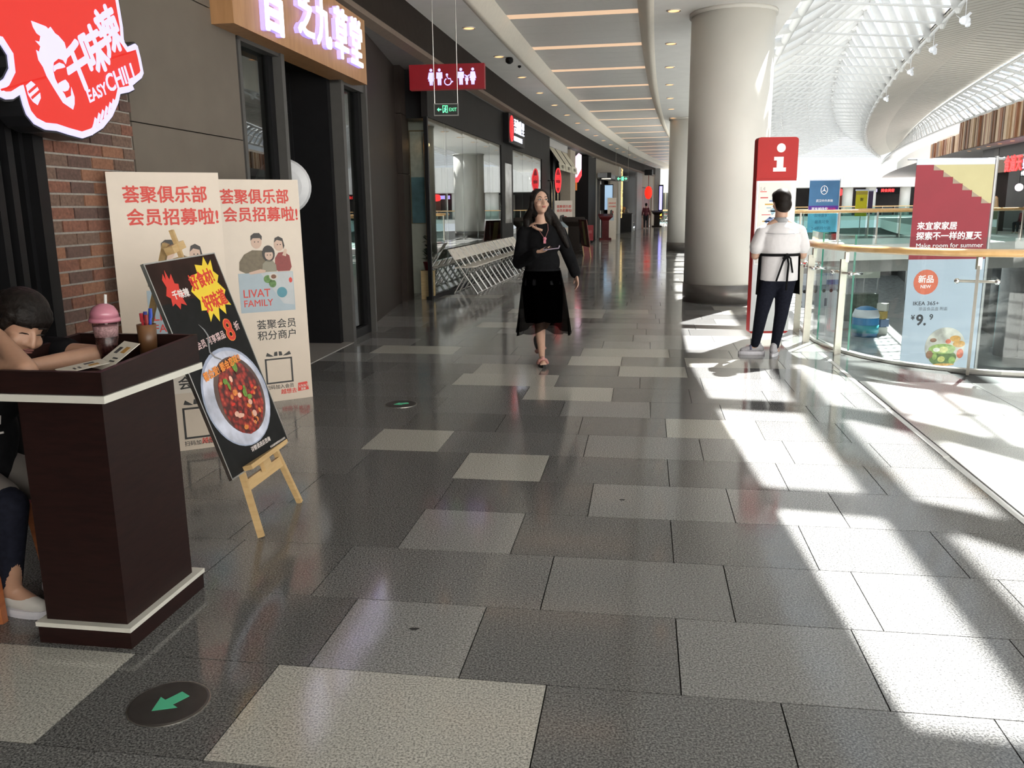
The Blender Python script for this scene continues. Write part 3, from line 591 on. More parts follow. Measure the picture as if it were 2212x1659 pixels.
b = B(); fbox(b, 31.2, 32.45, 0, 3.5, -.1, .5); b.build('tan_pier', tanw, fs_)
b = B(); fbox(b, 32.45, 38.6, 0, 3.5, -1.0, .1); b.build('dark_opening', inr, fs_)
b = B(); fbox(b, 35.4, 37.5, 0, 3.5, .0, .6); b.build('black_pier', M('pier_matt_black', (.014, .013, .013), .6, spec=.12), fs_)
b = B(); fbox(b, 26.5, 66, 0, 4.2, -1.7, .1); b.build('leak_backing', inr, fs_)  # added dark backing; stops sky leaking through gaps between the shop parts
b = B(); fbox(b, 37.5, 37.62, 0, 3.55, .02, .3); b.build('steel_edge', grf, fs_)
b = B(); fbox(b, 37.75, 39.2, 0, 3.62, -.15); fbox(b, 43.8, 46.8, 0, 3.62, -.15); fbox(b, 39.2, 43.8, 2.75, 3.62, -.15); b.build('tan_wall_face', tanw, fs_)
b = B(); fbox(b, 39.0, 47.5, 0, 2.9, -.5); b.build('dark_doorway', inr, fs_)
b = B(); fbox(b, 41.4, 41.6, 0, 2.7, -.3, .08); b.build('door_stile', steel, fs_)
b = B(); fbox(b, 38.6, 44.6, 2.75, 2.95, .35, .4); b.build('door_canopy', M('canopy_grey', (.25, .26, .28), .5), fs_)
b = B(); fbox(b, 46.8, 47.6, 0, 3.62, -.1); b.build('white_pier', M('pier_white', (.55, .53, .48), .6), fs_)
b = B(); fbox(b, 47.4, 63.0, 0, 3.62, -1.45); b.build('black_wall', bkm, fs_)
b = B(); fbox(b, 54.8, 57.2, 0, 3.62, -.1); b.build('grey_pier', lgrey, fs_)
b = B(); fbox(b, 57.2, 63.4, 2.75, 3.62, -.1); fbox(b, 62.2, 63.4, 0, 2.75, -.1); b.build('tan_surround', tanw, fs_)
b = B(); fbox(b, 57.2, 62.2, .0, 2.75, -.25); b.build('terracotta_window', M('terracotta', (.30, .13, .085), .5, na=.3, ns=1.5), fs_)
b = B(); b.prism([F(63.4, -.1), F(63.4, .3), F(63.6, .3), F(63.6, -.1)], (0, 0, 4.2)); b.build('end_pier', lgrey, fs_)
# tilted menu panels under the far fascia
mp = M('canvas_panel', (.62, .59, .48), .7, spec=.2)
for i, yc in enumerate((27.9, 29.3, 30.7)):
    t = thing('menu_awning', ['cream tilted awning panel nearest the hotpot front', 'middle one of three cream tilted awning panels', 'cream tilted awning panel nearest the tan pier'][i], 'awning', F(yc, 0, 2.8), group='tilted awning panels')
    b = B(); b.prism([F(yc - .62, -.30, 3.42), F(yc + .62, -.30, 3.42), F(yc + .62, .08, 2.86), F(yc - .62, .08, 2.86)], (.0, 0, .02)); b.build('panel', mp, t)
    b = B(); b.prism([F(yc - .62, .09, 2.85), F(yc + .62, .09, 2.85), F(yc + .62, .12, 2.62), F(yc - .62, .12, 2.62)], FT(yc).cross(V((0, 0, 1))) * .02); b.build('valance', mp, t)
    fa = Fr(F(yc - .3, .15, 2.66), FT(yc), (0, 0, 1)); fa.rect(.12, .03, .5, .13, 0, .002).build('print_mark', M('print_grey', (.30, .28, .22), .7), t)
    b = B(); b.bar(F(yc - .64, -.3, 3.42), F(yc - .64, .10, 2.84), .03, .03); b.build('bracket', black, t)
# lit sign, lantern, gold sign, screen and far signs
pk = thing('pink_white_sign', 'glowing white and pink sign sticking out before the black pier', 'sign', F(33.6, 0, 2.6))
fp = Fr(F(33.4, -.55, 2.45), F(33.4, 1) - F(33.4, 0), (0, 0, 1))
fp.poly([(0, .25), (.05, .6), (.25, .85), (.45, 1.05), (.55, .98), (.55, .45), (.38, .15), (.15, .1)], 0, .1).build('sign_face', M('pink_glow', (.9, .8, .9), .5, na=0, emit=(.95, .72, .92), es=.85), pk)
fp.poly([(.18, .1), (.4, .14), (.56, .42), (.56, .2), (.42, -.05), (.25, -.05)], .0, .12).build('red_border', M('red_border_glow', (.8, .1, .1), .5, na=0, emit=(.9, .06, .08), es=.8), pk)
fp.rect(.2, -.35, .38, -.05, 0, .08).build('orange_tail', M('orange_tail', (.6, .16, .03), .5, na=0, emit=(.5, .14, .02), es=.4), pk)
ln = thing('red_lantern', 'red glowing paper lantern hanging from a black bracket far down', 'lantern', F(57.0, .35, 2.0))
b = B(); b.lathe([(.06, -.42), (.17, -.34), (.25, -.12), (.25, .12), (.17, .34), (.06, .42)], F(57.0, .35, 2.35), 14); b.build('paper_body', M('lantern_glow', (.8, .05, .02), .6, na=0, emit=(.9, .03, .015), es=.8), ln, smooth=True)
b = B(); b.cyl(F(57, .35, 2.77), F(57, .35, 3.5), .02, n=6); b.build('cord', M('cord_red', (.25, .03, .02), .6), ln)
b = B(); b.obox(F(56.7, .1, 3.48), FT(57) * .6, V((.5, 0, 0)), (0, 0, .35)); b.build('bracket', black, ln)
gs = thing('gold_sign', 'vertical sign of gold characters on the white pier far left', 'sign', F(47.9, 0, .9))
fgd = Fr(F(47.62, -.1, .9), FT(48), (0, 0, 1)); goldm = M('gold_glow', (.8, .6, .2), .4, na=0, emit=(1., .72, .30), es=.8)
fgd.rect(-.02, -.05, .85, 2.68, -.08, .07).build('back_board', bkm, gs)
for i, ch in enumerate('江南赶鸭子'): fgd.text('character', ch, .06, 2.12 - i * .53, .62, goldm, gs, d0=.0, th=.03, bold=.03)
sc = thing('blue_screen', 'pale blue upright display screen beside the far dark doorway', 'screen', F(39.2, .2, 1.3))
fsc = Fr(F(38.7, .25, 1.33), V((1, -.1, 0)), (0, 0, 1)); fsc.rect(-.18, -.03, .40, 1.12, -.1, .1).build('screen_case', black, sc); fsc.rect(.02, 0, .37, 1.08, 0, .006).build('screen_face', M('screen_blue', (.3, .45, .6), .3, na=0, emit=(.27, .40, .56), es=.8), sc)
e2 = thing('far_exit_sign', 'small green exit sign hung before the far automatic door', 'sign', F(40.3, 1.0, 2.7))
f2 = Fr(F(40.3, .55, 2.62), (1, 0, 0), (0, 0, 1)); f2.rect(0, 0, .62, .24, -.04, .04).build('sign_case', M('exit_face', (.01, .015, .012), .3), e2)
f2.poly([(.08, .12), (.16, .2), (.16, .14), (.25, .14), (.25, .1), (.16, .1), (.16, .04)], .001, .004).build('arrow', gg, e2); f2.rect(.28, .03, .40, .21, .001, .004).build('door_symbol', gg, e2); f2.poly([(.56, .12), (.48, .2), (.48, .14), (.43, .14), (.43, .1), (.48, .1), (.48, .04)], .001, .004).build('arrow', gg, e2)
for a in (.02, .6): b = B(); b.cyl(f2.P(a, .24, -.02), f2.P(a, 1.56, -.02), .008, n=6); b.build('hanging_rod', steel, e2)
sb_ = thing('sensor_box', 'black box mounted over the far automatic door', 'box', F(39.2, .3, 2.85)); 
b = B(); b.box(F(39.0, .25, 2.82), (.5, .3, .3)); b.build('box_body', black, sb_); b = B(); b.box(F(39.0, .27, 2.70) - V((0, .1, 0)), (.42, .2, .05)); b.build('mount_bracket', steel, sb_)
vb = thing('violet_neon', 'thin violet blue neon sign at the far end pier', 'sign', F(63.3, .6, 1.4))
fv = Fr(F(63.0, .32, 1.1), (1, 0, 0), (0, 0, 1)); fv.rect(-.04, -.6, .3, 1.9, -.06, .06).build('back_board', bkm, vb); fv.rect(.02, .1, .22, 1.8, 0, .03).build('neon_bar', M('neon_violet', (.4, .4, 1), .5, na=0, emit=(.36, .34, 1.), es=1.6), vb); fv.rect(.02, -.55, .22, 0, 0, .03).build('yellow_bar', M('neon_yellow', (.9, .8, .1), .5, na=0, emit=(.9, .75, .1), es=.9), vb)
# ================================================================ COLUMNS
colm = M('column_paint', (.66, .645, .60), .42, na=.03, ns=2)
cbase = M('column_base', (.16, .15, .14), .3, metal=.5, na=.05)
def column(x, y, r, h, label, group='round gallery columns'):
    t = thing('round_column', label, 'column', (x, y, 0), group=group)
    b = B(); b.lathe([(r, .28), (r, h - .05)], (x, y, 0), 48); b.build('shaft', colm, t, smooth=True)
    b = B(); b.lathe([(r + .012, 0), (r + .012, .28), (r, .28)], (x, y, 0), 48); b.build('plinth', cbase, t, smooth=True)
    b = B(); b.lathe([(r + .03, h - .05), (r + .03, h)], (x, y, 0), 48); b.build('shadow_ring', colm, t, smooth=True)
column(3.30, 13.02, .60, 4.2, 'thick round cream column just behind the information totem')
column(5.80, 28.0, .60, 4.2, 'second round cream column half hidden behind the nearest one')
column(10.2, 42.5, .60, 4.2, 'third round cream column mostly hidden behind the other two')
# ================================================================ BALUSTRADE ROUND THE OPENING
gB = glass('balustrade_glass', (.925, .972, .962), 1.45); gE = M('glass_edge_green', (.03, .28, .20), .15, spec=.6, na=.05)
rail_wood = woodmat('handrail_maple', (.62, .36, .14), (.74, .46, .20), .28, (2, 2, 2), .4)
bal = thing('glass_balustrade', 'curved glass balustrade with wooden handrail around the atrium opening', 'railing', (3.4, 8, 0))
vpts = [V((x, y, 0)) for x, y in void if y < 40]
def resample(pts, st):
    out = [pts[0].copy()]; acc = 0.
    L = [0.]
    for a, c in zip(pts[:-1], pts[1:]): L.append(L[-1] + (c - a).length)
    n = int(L[-1] / st)
    for k in range(1, n + 1):
        s = L[-1] * k / n
        for i in range(len(L) - 1):
            if L[i] <= s <= L[i + 1] + 1e-9: out.append(pts[i].lerp(pts[i + 1], (s - L[i]) / max(1e-9, L[i + 1] - L[i]))); break
    return out
def chaikin(p):
    o = [p[0]]
    for a, c in zip(p[:-1], p[1:]): o += [a.lerp(c, .25), a.lerp(c, .75)]
    return o + [p[-1]]
vc = resample(chaikin(chaikin(vpts)), .25)
def outn(P, i):    # towards the opening
    d = (P[min(i + 1, len(P) - 1)] - P[max(i - 1, 0)]).normalized(); return V((-d.y, d.x, 0))
# handrail
hr = [vc[i] - outn(vc, i) * .05 + V((0, 0, 1.035)) for i in range(len(vc))]
b = B(); rows = []
for i, p in enumerate(hr):
    n_ = outn(vc, i); rows.append([p + n_ * (.055 * math.cos(t)) + V((0, 0, .034 * math.sin(t))) for t in [2 * math.pi * k / 14 for k in range(14)]])
b.strip(rows, True); b.build('handrail', rail_wood, bal, smooth=True)
b = B(); b.strip([[vc[i] - outn(vc, i) * .02 + V((0, 0, .001)), vc[i] - outn(vc, i) * .02 + V((0, 0, .03)), vc[i] + outn(vc, i) * .05 + V((0, 0, .03)), vc[i] + outn(vc, i) * .05 + V((0, 0, -.0))] for i in range(len(vc))]); b.build('base_channel', steel, bal)
b = B(); b.strip([[vc[i] + outn(vc, i) * .05 + V((0, 0, .0)), vc[i] + outn(vc, i) * .05 + V((0, 0, -.8)), vc[i] - outn(vc, i) * .5 + V((0, 0, -.8))] for i in range(len(vc))]); b.build('slab_edge', white, bal)
# posts stand where the photograph shows them, then every 1.05 m
def nearest(x, y): return min(range(len(vc)), key=lambda i: (vc[i].x - x) ** 2 + (vc[i].y - y) ** 2)
post_i = [nearest(3.36, 8.98), nearest(3.47, 8.10) , nearest(4.11, 7.28)]
i0 = nearest(3.30, 9.75); post_i = [i0] + post_i
k = i0
while k > 6: k -= 5; post_i.append(k)
k = nearest(4.11, 7.28)
while k < len(vc) - 8: k += 5; post_i.append(k)
pm_ = M('post_steel', (.50, .47, .42), .38, metal=.9, na=.04, ns=30)
cl = M('clamp_chrome', (.75, .75, .74), .12, metal=1., na=.02)
for i in post_i:
    p, n_ = vc[i], outn(vc, i); d = V((n_.y, -n_.x, 0)); q = p - n_ * .10
    b = B(); b.prism([q - n_ * .035 - d * .012, q + n_ * .035 - d * .012, q + n_ * .035 + d * .012, q - n_ * .035 + d * .012], V((0, 0, .93)) + n_ * .01); o = b.build('post', pm_, bal)
    b = B(); b.box(q + V((0, 0, .95)) + n_ * .035, (.035, .035, .10)); b.build('rail_bracket', pm_, o)
    b = B(); b.cyl(q + V((0, 0, .80)) - d * .16, q + V((0, 0, .80)) + d * .16, .012, n=8); b.build('clamp_arm', pm_, o)
    for s_ in (-1, 1):
        b = B(); b.cyl(q + V((0, 0, .80)) + d * .15 * s_ - n_ * .0, q + V((0, 0, .80)) + d * .15 * s_ + n_ * .115, .014, n=8); b.ball(q + V((0, 0, .80)) + d * .15 * s_ - n_ * .01, .024, 10, 6); b.build('glass_clamp', cl, o, smooth=True)
pj = sorted(set(post_i))
for a, c in zip(pj[:-1], pj[1:]):
    b = B(); ids = list(range(a, c + 1)); rows = []
    for j, i in enumerate(ids):
        p = vc[i] + outn(vc, i) * .015
        if j == 0: p = p.lerp(vc[i + 1] + outn(vc, i + 1) * .015, .03)
        if j == len(ids) - 1: p = p.lerp(vc[i - 1] + outn(vc, i - 1) * .015, .03)
        n_ = outn(vc, i); rows.append([p + V((0, 0, .03)), p + V((0, 0, 1.16)), p + n_ * .012 + V((0, 0, 1.16)), p + n_ * .012 + V((0, 0, .03))])
    b.strip(rows, True); o = b.build('glass_panel', gB, bal)
    b = B()
    for r in (rows[0], rows[-1]): b.poly(r)
    b.strip([[r[1], r[2]] for r in rows]); b.build('glass_edge', gE, o)
# ================================================================ ATRIUM ROOF
roof = fstructure('ceiling_atrium', 'white steel lattice roof and slatted leaf ceiling over the atrium', 'roof')
rw = M('roof_white_steel', (.54, .54, .535), .5, na=.02)
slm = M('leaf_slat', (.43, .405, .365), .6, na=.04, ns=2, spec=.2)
gR = glass('roof_glass', (.93, .96, .97), 1.3)
def PM(y): return F(y, ET(y) + .15, 6.35)
def P0(y): return F(y, 7.0, 6.6)
def C0(y): return F(y, 9.75 + .05 * (y - 20), 9.1)
def C1(y): return F(y, 10.3 + .085 * (y - 18), 6.5)
def C2(y): return F(y, 15.3 + .06 * (y - 28), 6.6)
def P4(y): return F(y, 17.7, 5.75)
BAY = 2.08
def curve(a, c, k, n=7):   # shallow near a, steeper near c
    return [V((a.x + (c.x - a.x) * t, a.y + (c.y - a.y) * t, a.z + (c.z - a.z) * (t ** k))) for t in [i / (n - 1) for i in range(n)]]
ys = [-7.59 + i * BAY for i in range(54)]
for y in ys:
    b = B(); b.tube([PM(y)] + curve(P0(y), C0(y), 1.25), .15, 8); b.build('roof_tube', rw, roof, smooth=True)
    b = B(); b.cyl(C0(y), C1(y), .15, .15, 10); o = b.build('roof_strut', rw, roof, smooth=True)
    b = B(); b.cyl(C1(y) + V((0, 0, .12)), C1(y) + V((0, 0, -.16)), .16, .05, 6); b.build('node', rw, o)
    b = B(); b.cyl(P0(y) + V((0, 0, .25)), C1(y), .035, n=6); b.build('tie_rod', rw, roof)
    b = B(); b.tube([C2(y), (C2(y) + P4(y)) / 2 + V((0, 0, .15)), P4(y)], .09, 6); b.build('roof_tube', rw, roof, smooth=True)
    b = B(); b.tube([C2(y + BAY / 2), (C2(y + BAY / 2) + P4(y + BAY / 2)) / 2 + V((0, 0, .15)), P4(y + BAY / 2)], .05, 6); b.build('roof_tube', rw, roof, smooth=True)
for nm, fn, r in (('chord', P0, .13), ('chord', C0, .12), ('chord', C1, .045), ('chord', C2, .06), ('chord', P4, .08)):
    b = B(); b.tube([fn(y) for y in ys], r, 8); b.build(nm, rw, roof, smooth=True)
for fr_ in (.36, .70):
    b = B(); b.tube([curve(P0(y), C0(y), 1.25)[int(round(fr_ * 6))] for y in ys], .07 if fr_ < .5 else .05, 6); b.build('purlin', rw, roof)
for fr_ in (.33, .66): b = B(); b.tube([C2(y).lerp(P4(y), fr_) + V((0, 0, .13)) for y in ys], .04, 6); b.build('purlin', rw, roof)
yb = -8.0
while yb < 102:      # the opaque slatted leaf
    a, c = C1(yb), C2(yb); a2, c2 = C1(yb + .40), C2(yb + .40); up = V((0, 0, .12))
    b = B(); m0 = (a + c) / 2 + V((0, 0, .35)); m1 = (a2 + c2) / 2 + V((0, 0, .35))
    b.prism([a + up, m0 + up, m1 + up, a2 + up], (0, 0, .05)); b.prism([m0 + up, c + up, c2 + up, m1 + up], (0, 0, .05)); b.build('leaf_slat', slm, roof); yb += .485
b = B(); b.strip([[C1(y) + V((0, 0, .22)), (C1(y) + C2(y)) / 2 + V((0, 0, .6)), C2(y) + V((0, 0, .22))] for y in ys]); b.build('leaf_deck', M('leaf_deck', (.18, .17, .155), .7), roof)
for y in ys[:-1]:
    b = B(); ca, cb_ = [PM(y)] + curve(P0(y), C0(y), 1.25, 4), [PM(y + BAY)] + curve(P0(y + BAY), C0(y + BAY), 1.25, 4); up = V((0, 0, .19)); b.strip([[p + up for p in ca], [p + up for p in cb_]]); b.build('glazing_pane', gR, roof)
    b = B(); b.strip([[C0(y) + up, C1(y) + V((-.12, 0, .2))], [C0(y + BAY) + up, C1(y + BAY) + V((-.12, 0, .2))]]); b.build('glazing_pane', gR, roof)
    b = B(); b.strip([[C2(y) + up, P4(y) + up], [C2(y + BAY) + up, P4(y + BAY) + up]]); b.build('glazing_pane', gR, roof)
b = B(); b.strip([[F(y, ET(y) + .05, 6.2), F(y, ET(y) + .18, 6.55)] for y in ys]); b.build('gutter', white, roof)
# paper lanterns and birds hung under the valley
pw_ = M('paper_white', (.82, .84, .9), .7)
LN = [(20.3, 'white paper bird ornament hung highest under the roof valley', .15), (24.7, 'white paper bird ornament hung second along the roof valley', .15), (29.0, 'white paper ornament hung halfway along the roof valley', .13), (33.5, 'white paper ornament hung far along the roof valley', .12), (41.5, 'smallest white paper ornament at the far end of the valley', .12)]
for y, lb, r in LN:
    c = C1(y) + V((0, 0, -.52)); t = thing('paper_ornament', lb, 'ornament', c, group='paper ornaments under the roof')
    b = B(); b.ball(c, (r, r * .7, r * .75), 7, 5); b.ball(c + V((r * .5, 0, -r * .6)), r * .55, 6, 4); b.build('body', pw_, t)
    b = B(); b.prism([c + V((-.05, 0, .05)), c + V((.05, 0, .05)), c + V((r * 1.3, .05, r * 1.2)), c + V((r * .9, .05, r * 1.4))], (0, .02, 0)); b.prism([c + V((-.08, 0, .02)), c + V((.0, 0, -.05)), c + V((-r * 1.4, .05, r * .9))], (0, .02, 0)); b.build('wing', pw_, t)
    b = B(); b.cyl(c, C1(y), .006, n=5); b.build('thread', pw_, t)
# ================================================================ RIGHT HAND GALLERY ACROSS THE ATRIUM
rg_ = thing('wall_right', 'opposite gallery with timber slat fascia and restaurant fronts', 'wall', F(44, 18, 0), kind='structure')
yr = frange(8, 100, 2.0)
b = B(); b.strip([[F(y, 17.6, 0), F(y, 17.6, -.8), F(y, 24, -.8)] for y in yr]); b.strip([[F(y, 17.6, 0), F(y, 24, 0)] for y in yr]); b.build('gallery_slab', white, rg_)
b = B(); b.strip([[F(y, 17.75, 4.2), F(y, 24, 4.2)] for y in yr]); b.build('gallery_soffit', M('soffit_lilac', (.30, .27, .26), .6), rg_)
b = B(); b.strip([[F(y, 17.85 if y < 52.05 else 19.2, 4.2), F(y, 17.85 if y < 52.05 else 19.2, 5.75), F(y, 24, 5.75)] for y in frange(8, 52, 2) + frange(52.1, 100, 2)]); b.build('upper_wall', white, rg_)
b = B(); b.strip([[F(y, 21.2, 0), F(y, 21.2, 4.2)] for y in yr]); b.build('shop_wall', M('shop_dark_wall', (.045, .035, .032), .5, na=.2, ns=1), rg_)
slw = [woodmat('slat_%d' % i, c1, c2, .55, (1, 1, .4)) for i, (c1, c2) in enumerate((((.36, .22, .12), (.44, .28, .16)), ((.24, .105, .055), (.31, .14, .075)), ((.46, .33, .21), (.54, .40, .27)), ((.13, .075, .045), (.18, .10, .06))))]
y = 33.0
ns_ = 0
while y < 52.0:
    w = random.choice((.10, .14, .2, .26)); d = random.choice((.04, .1, .14))
    b = B(); b.prism([F(y, 17.8, 4.22), F(y, 17.8 - d, 4.22), F(y + w * .92, 17.8 - d, 4.22), F(y + w * .92, 17.8, 4.22)], (0, 0, 1.46)); b.build('timber_slat', random.choice(slw), rg_); y += w
y = 52.6
while y < 67:
    w = random.choice((.2, .3, .42)); d = random.choice((.04, .1, .14))
    b = B(); b.prism([F(y, 19.0, 4.22), F(y, 19.0 - d, 4.22), F(y + w * .92, 19.0 - d, 4.22), F(y + w * .92, 19.0, 4.22)], (0, 0, 1.3)); b.build('timber_slat', random.choice(slw), rg_); y += w
for i in range(9):
    p = F(36.5 + i * 1.9, 18.25, 4.195); b = B(); b.poly([p + V((.10 * math.cos(-2 * math.pi * k / 12), .10 * math.sin(-2 * math.pi * k / 12), 0)) for k in range(12)]); b.build('downlight', dlm, rg_)
b = B(); b.prism([F(30, 18.9, 3.55), F(30, 19.1, 3.55), F(51.6, 19.1, 3.55), F(51.6, 18.9, 3.55)], (0, 0, .64)); b.build('dark_beam', M('beam_dark', (.05, .045, .045), .5), rg_)
for y, w_ in ((48.7, 2.4), (41.0, 1.2)): b = B(); b.prism([F(y, 18.95), F(y, 19.5), F(y + w_, 19.5), F(y + w_, 18.95)], (0, 0, 4.15)); b.build('dark_pier', M('pier_umber', (.05, .04, .037), .45), rg_)
rs2 = thing('eatery_sign', 'brown board sign with red and violet lit characters on opposite gallery', 'sign', F(43, 18.8, 2.9))
f3 = Fr(F(51.4, 18.86, 2.92), F(34, 18.86) - F(51.4, 18.86), (0, 0, 1))
f3.rect(0, 0, 12, .62, -.1, .1).build('sign_board', woodmat('sign_walnut', (.20, .125, .07), (.27, .17, .10), .5, (2, 2, 1)), rs2)
f3.rect(0, .62, 12, .72, -.1, .12).build('top_trim', M('trim_pale', (.45, .44, .42), .5), rs2)
rl2 = M('red_letter_glow', (.9, .05, .05), .5, na=0, emit=(1., .05, .05), es=1.7); vl2 = M('violet_letter_glow', (.5, .4, 1), .5, na=0, emit=(.50, .42, 1.), es=1.5)
for i, ch in enumerate('食遍天'): f3.text('character', ch, 4.05 + i * .86, .06, .80, rl2, rs2, d0=.01, th=.05, bold=.03)
for i, ch in enumerate('美食坊'): f3.text('character', ch, 6.75 + i * .62, .10, .52, vl2, rs2, d0=.01, th=.05, bold=.03)
surf = woodmat('ply_board', (.50, .32, .15), (.60, .40, .20), .5, (1, 1, 2))
for i, (y, t_, h_, w_) in enumerate(((45.4, 18.2, 1.75, .46), (45.4, 19.8, 2.45, .34), (43.6, 19.8, 2.9, .4))):
    p = F(y, t_); f4 = Fr(p, F(30, t_) - p, (0, 0, 1))
    o = f4.poly([(-w_, 0), (w_, 0), (w_ * 1.05, h_ * .35), (w_ * .85, h_ * .7), (w_ * .45, h_ * .95), (0, h_), (-w_ * .45, h_ * .95), (-w_ * .85, h_ * .7), (-w_ * 1.05, h_ * .35)], 0, .06).build('plywood_board', surf)
    tag(o, ['shortest surfboard shaped plywood board by the dark pier', 'narrow surfboard shaped plywood board behind the seated diner', 'tallest surfboard shaped plywood board at the right frame edge'][i], 'board', 'surfboard shaped boards')
for z in (1.35, 2.0, 2.6): b = B(); b.prism([F(40, 20.6, z), F(40, 21.1, z), F(46.5, 21.1, z), F(46.5, 20.6, z)], (0, 0, .06)); b.build('back_shelf', surf, rg_)
pg_ = thing('globe_lamp', 'white pink globe lamp in the opposite restaurant', 'lamp', F(48.2, 19.9, 2.05))
b = B(); b.ball(F(48.2, 19.9, 2.18), .19, 14, 8); b.build('globe', M('globe_glow', (1, .8, .9), .4, na=0, emit=(1., .8, .85), es=2.2), pg_, smooth=True); b = B(); b.cyl(F(48.2, 19.9, 2.36), F(48.2, 19.9, 4.2), .012, n=6); b.build('cord', black, pg_)
wn_ = thing('neon_notice', 'small white lit notice inside the opposite restaurant', 'sign', F(48.6, 20.1, 2.6))
f5 = Fr(F(48.9, 20.1, 2.75), F(30, 20.1) - F(48.9, 20.1), (0, 0, 1)); f5.rect(-.04, -.03, .62, .6, -.05, .05).build('back_board', black, wn_); f5.text('characters', '鲜味', .02, .32, .26, M('notice_glow', (.9, .9, .9), .5, na=0, emit=(.85, .9, .9), es=1.3), wn_, d0=.0, th=.01, bold=.03); f5.text('characters', '小馆', .02, .04, .26, MATS['notice_glow'], wn_, d0=.0, th=.01, bold=.03)
# gallery railing opposite, and the bridge with its railing
def straight_rail(name, label, pts, z0=0., h=1.2):
    t = thing(name, label, 'railing', pts[0])
    b = B(); b.tube([V(p) + V((0, 0, z0 + h)) for p in pts], .06, 8); b.build('handrail', rail_wood, t, smooth=True)
    for a, c in zip(pts[:-1], pts[1:]):
        a, c = V(a), V(c); n = max(1, int((c - a).length / 1.5))
        for i in range(n):
            p, q = a.lerp(c, i / n + .004), a.lerp(c, (i + 1) / n - .004); d = (q - p).normalized(); s_ = V((d.y, -d.x, 0)) * .012
            b = B(); b.prism([p + V((0, 0, z0 + .02)), q + V((0, 0, z0 + .02)), q + s_ + V((0, 0, z0 + .02)), p + s_ + V((0, 0, z0 + .02))], (0, 0, h + .02)); b.build('glass_panel', gBf, t)
            b = B(); b.box(p + V((0, 0, z0 + h / 2)) + s_ * 3, (.05, .05, h - .05)); b.build('post', pm_, t)
    return t
gBf = glass('far_glass', (.74, .85, .83), 1.5)
straight_rail('gallery_balustrade', 'far glass balustrade in front of the opposite restaurants', [F(y, 17.66) for y in (43, 46, 50, 54, 58)])
br = thing('floor_bridge', 'bridge slab crossing the atrium with white edge', 'bridge', (16, 33, 0), kind='structure')
bA, bC = F(30.5, 5.2), F(36.0, 17.7); bd = V((.1, 1, 0)).normalized() * 5.5
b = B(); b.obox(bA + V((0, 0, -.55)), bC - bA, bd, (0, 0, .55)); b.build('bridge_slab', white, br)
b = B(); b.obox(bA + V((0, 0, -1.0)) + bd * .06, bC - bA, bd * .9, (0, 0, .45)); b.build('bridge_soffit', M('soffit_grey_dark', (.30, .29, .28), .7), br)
straight_rail('bridge_balustrade', 'glass balustrade with thin wooden handrail along the bridge', [bA + bd * .02, bC + bd * .02])
straight_rail('rear_bridge_balustrade', 'second glass balustrade along the far side of the bridge', [bA + bd * .98, bC + bd * .98])
# ================================================================ FAR END OF THE ATRIUM
fe_ = thing('wall_end', 'far white end wall of the atrium above dark shop openings', 'wall', (40, 108, 0), kind='structure')
b = B(); b.box((42, 106, 5.15), (60, .3, 3.3)); b.build('end_fascia', white, fe_)
for i in range(40): b = B(); b.box((26 + i * .9, 105.8, 5.15), (.10, .12, 3.3)); b.build('end_rib', white, fe_)
b = B(); b.box((42, 114, 1.9), (60, .3, 3.8)); b.build('end_shops', M('end_shop_dark', (.05, .042, .04), .6, na=.5, ns=.25), fe_)
b = B(); b.box((42, 110, -.25), (60, 9, .5)); b.build('end_slab', white, fe_)
b = B(); b.box((42, 110, 3.6), (60, 8.5, .1)); b.build('end_ceiling', white, fe_)
for i, x in enumerate((30, 35.2, 38.6, 42.3, 45.2, 49.5)): b = B(); b.lathe([(.62, 0), (.62, 3.6)], (x, 106.9, 0), 16); b.build('end_column', colm, fe_, smooth=True)
for x, c_, nm in ((37.2, (.32, .30, .27), 'end_shop_pale'), (44.0, (.20, .11, .08), 'end_shop_brown'), (47.5, (.05, .045, .05), 'end_shop_black')): b = B(); b.box((x, 113.7, 1.7), (1.6, .2, 3.2)); b.build('end_shop_unit', M(nm, c_, .6), fe_)
straight_rail('end_balustrade', 'farthest glass balustrade below the white end wall', [V((26, 105, 0)), V((58, 105, 0))], h=1.15)
er = thing('end_shop_light', 'red round shop light glowing at the far end of the atrium', 'sign', (43.3, 113, 2.9)); b = B(); b.ball((43.4, 112.8, 3.0), (.75, .1, .5), 12, 6); b.build('red_lamp', rl2, er); b = B(); b.box((42.5, 112.8, 3.05), (.7, .1, .5)); b.build('violet_lamp', vl2, er)
es_ = thing('end_shop_sign', 'tiny red lettered shop sign at the far end left of the red banner', 'sign', (49.5, 112.5, 3.0)); f6 = Fr((47.5, 112.6, 2.9), (1, 0, 0), (0, 0, 1)); f6.rect(-.2, -.2, 4.6, .9, -.1, .1).build('back_board', bkm, es_); f6.text('characters', '美食美客', 1.4, .1, .45, rl2, es_, d0=.01, th=.05, bold=.03); f6.rect(0, .1, .9, .45, .0, .05).build('violet_patch', vl2, es_)
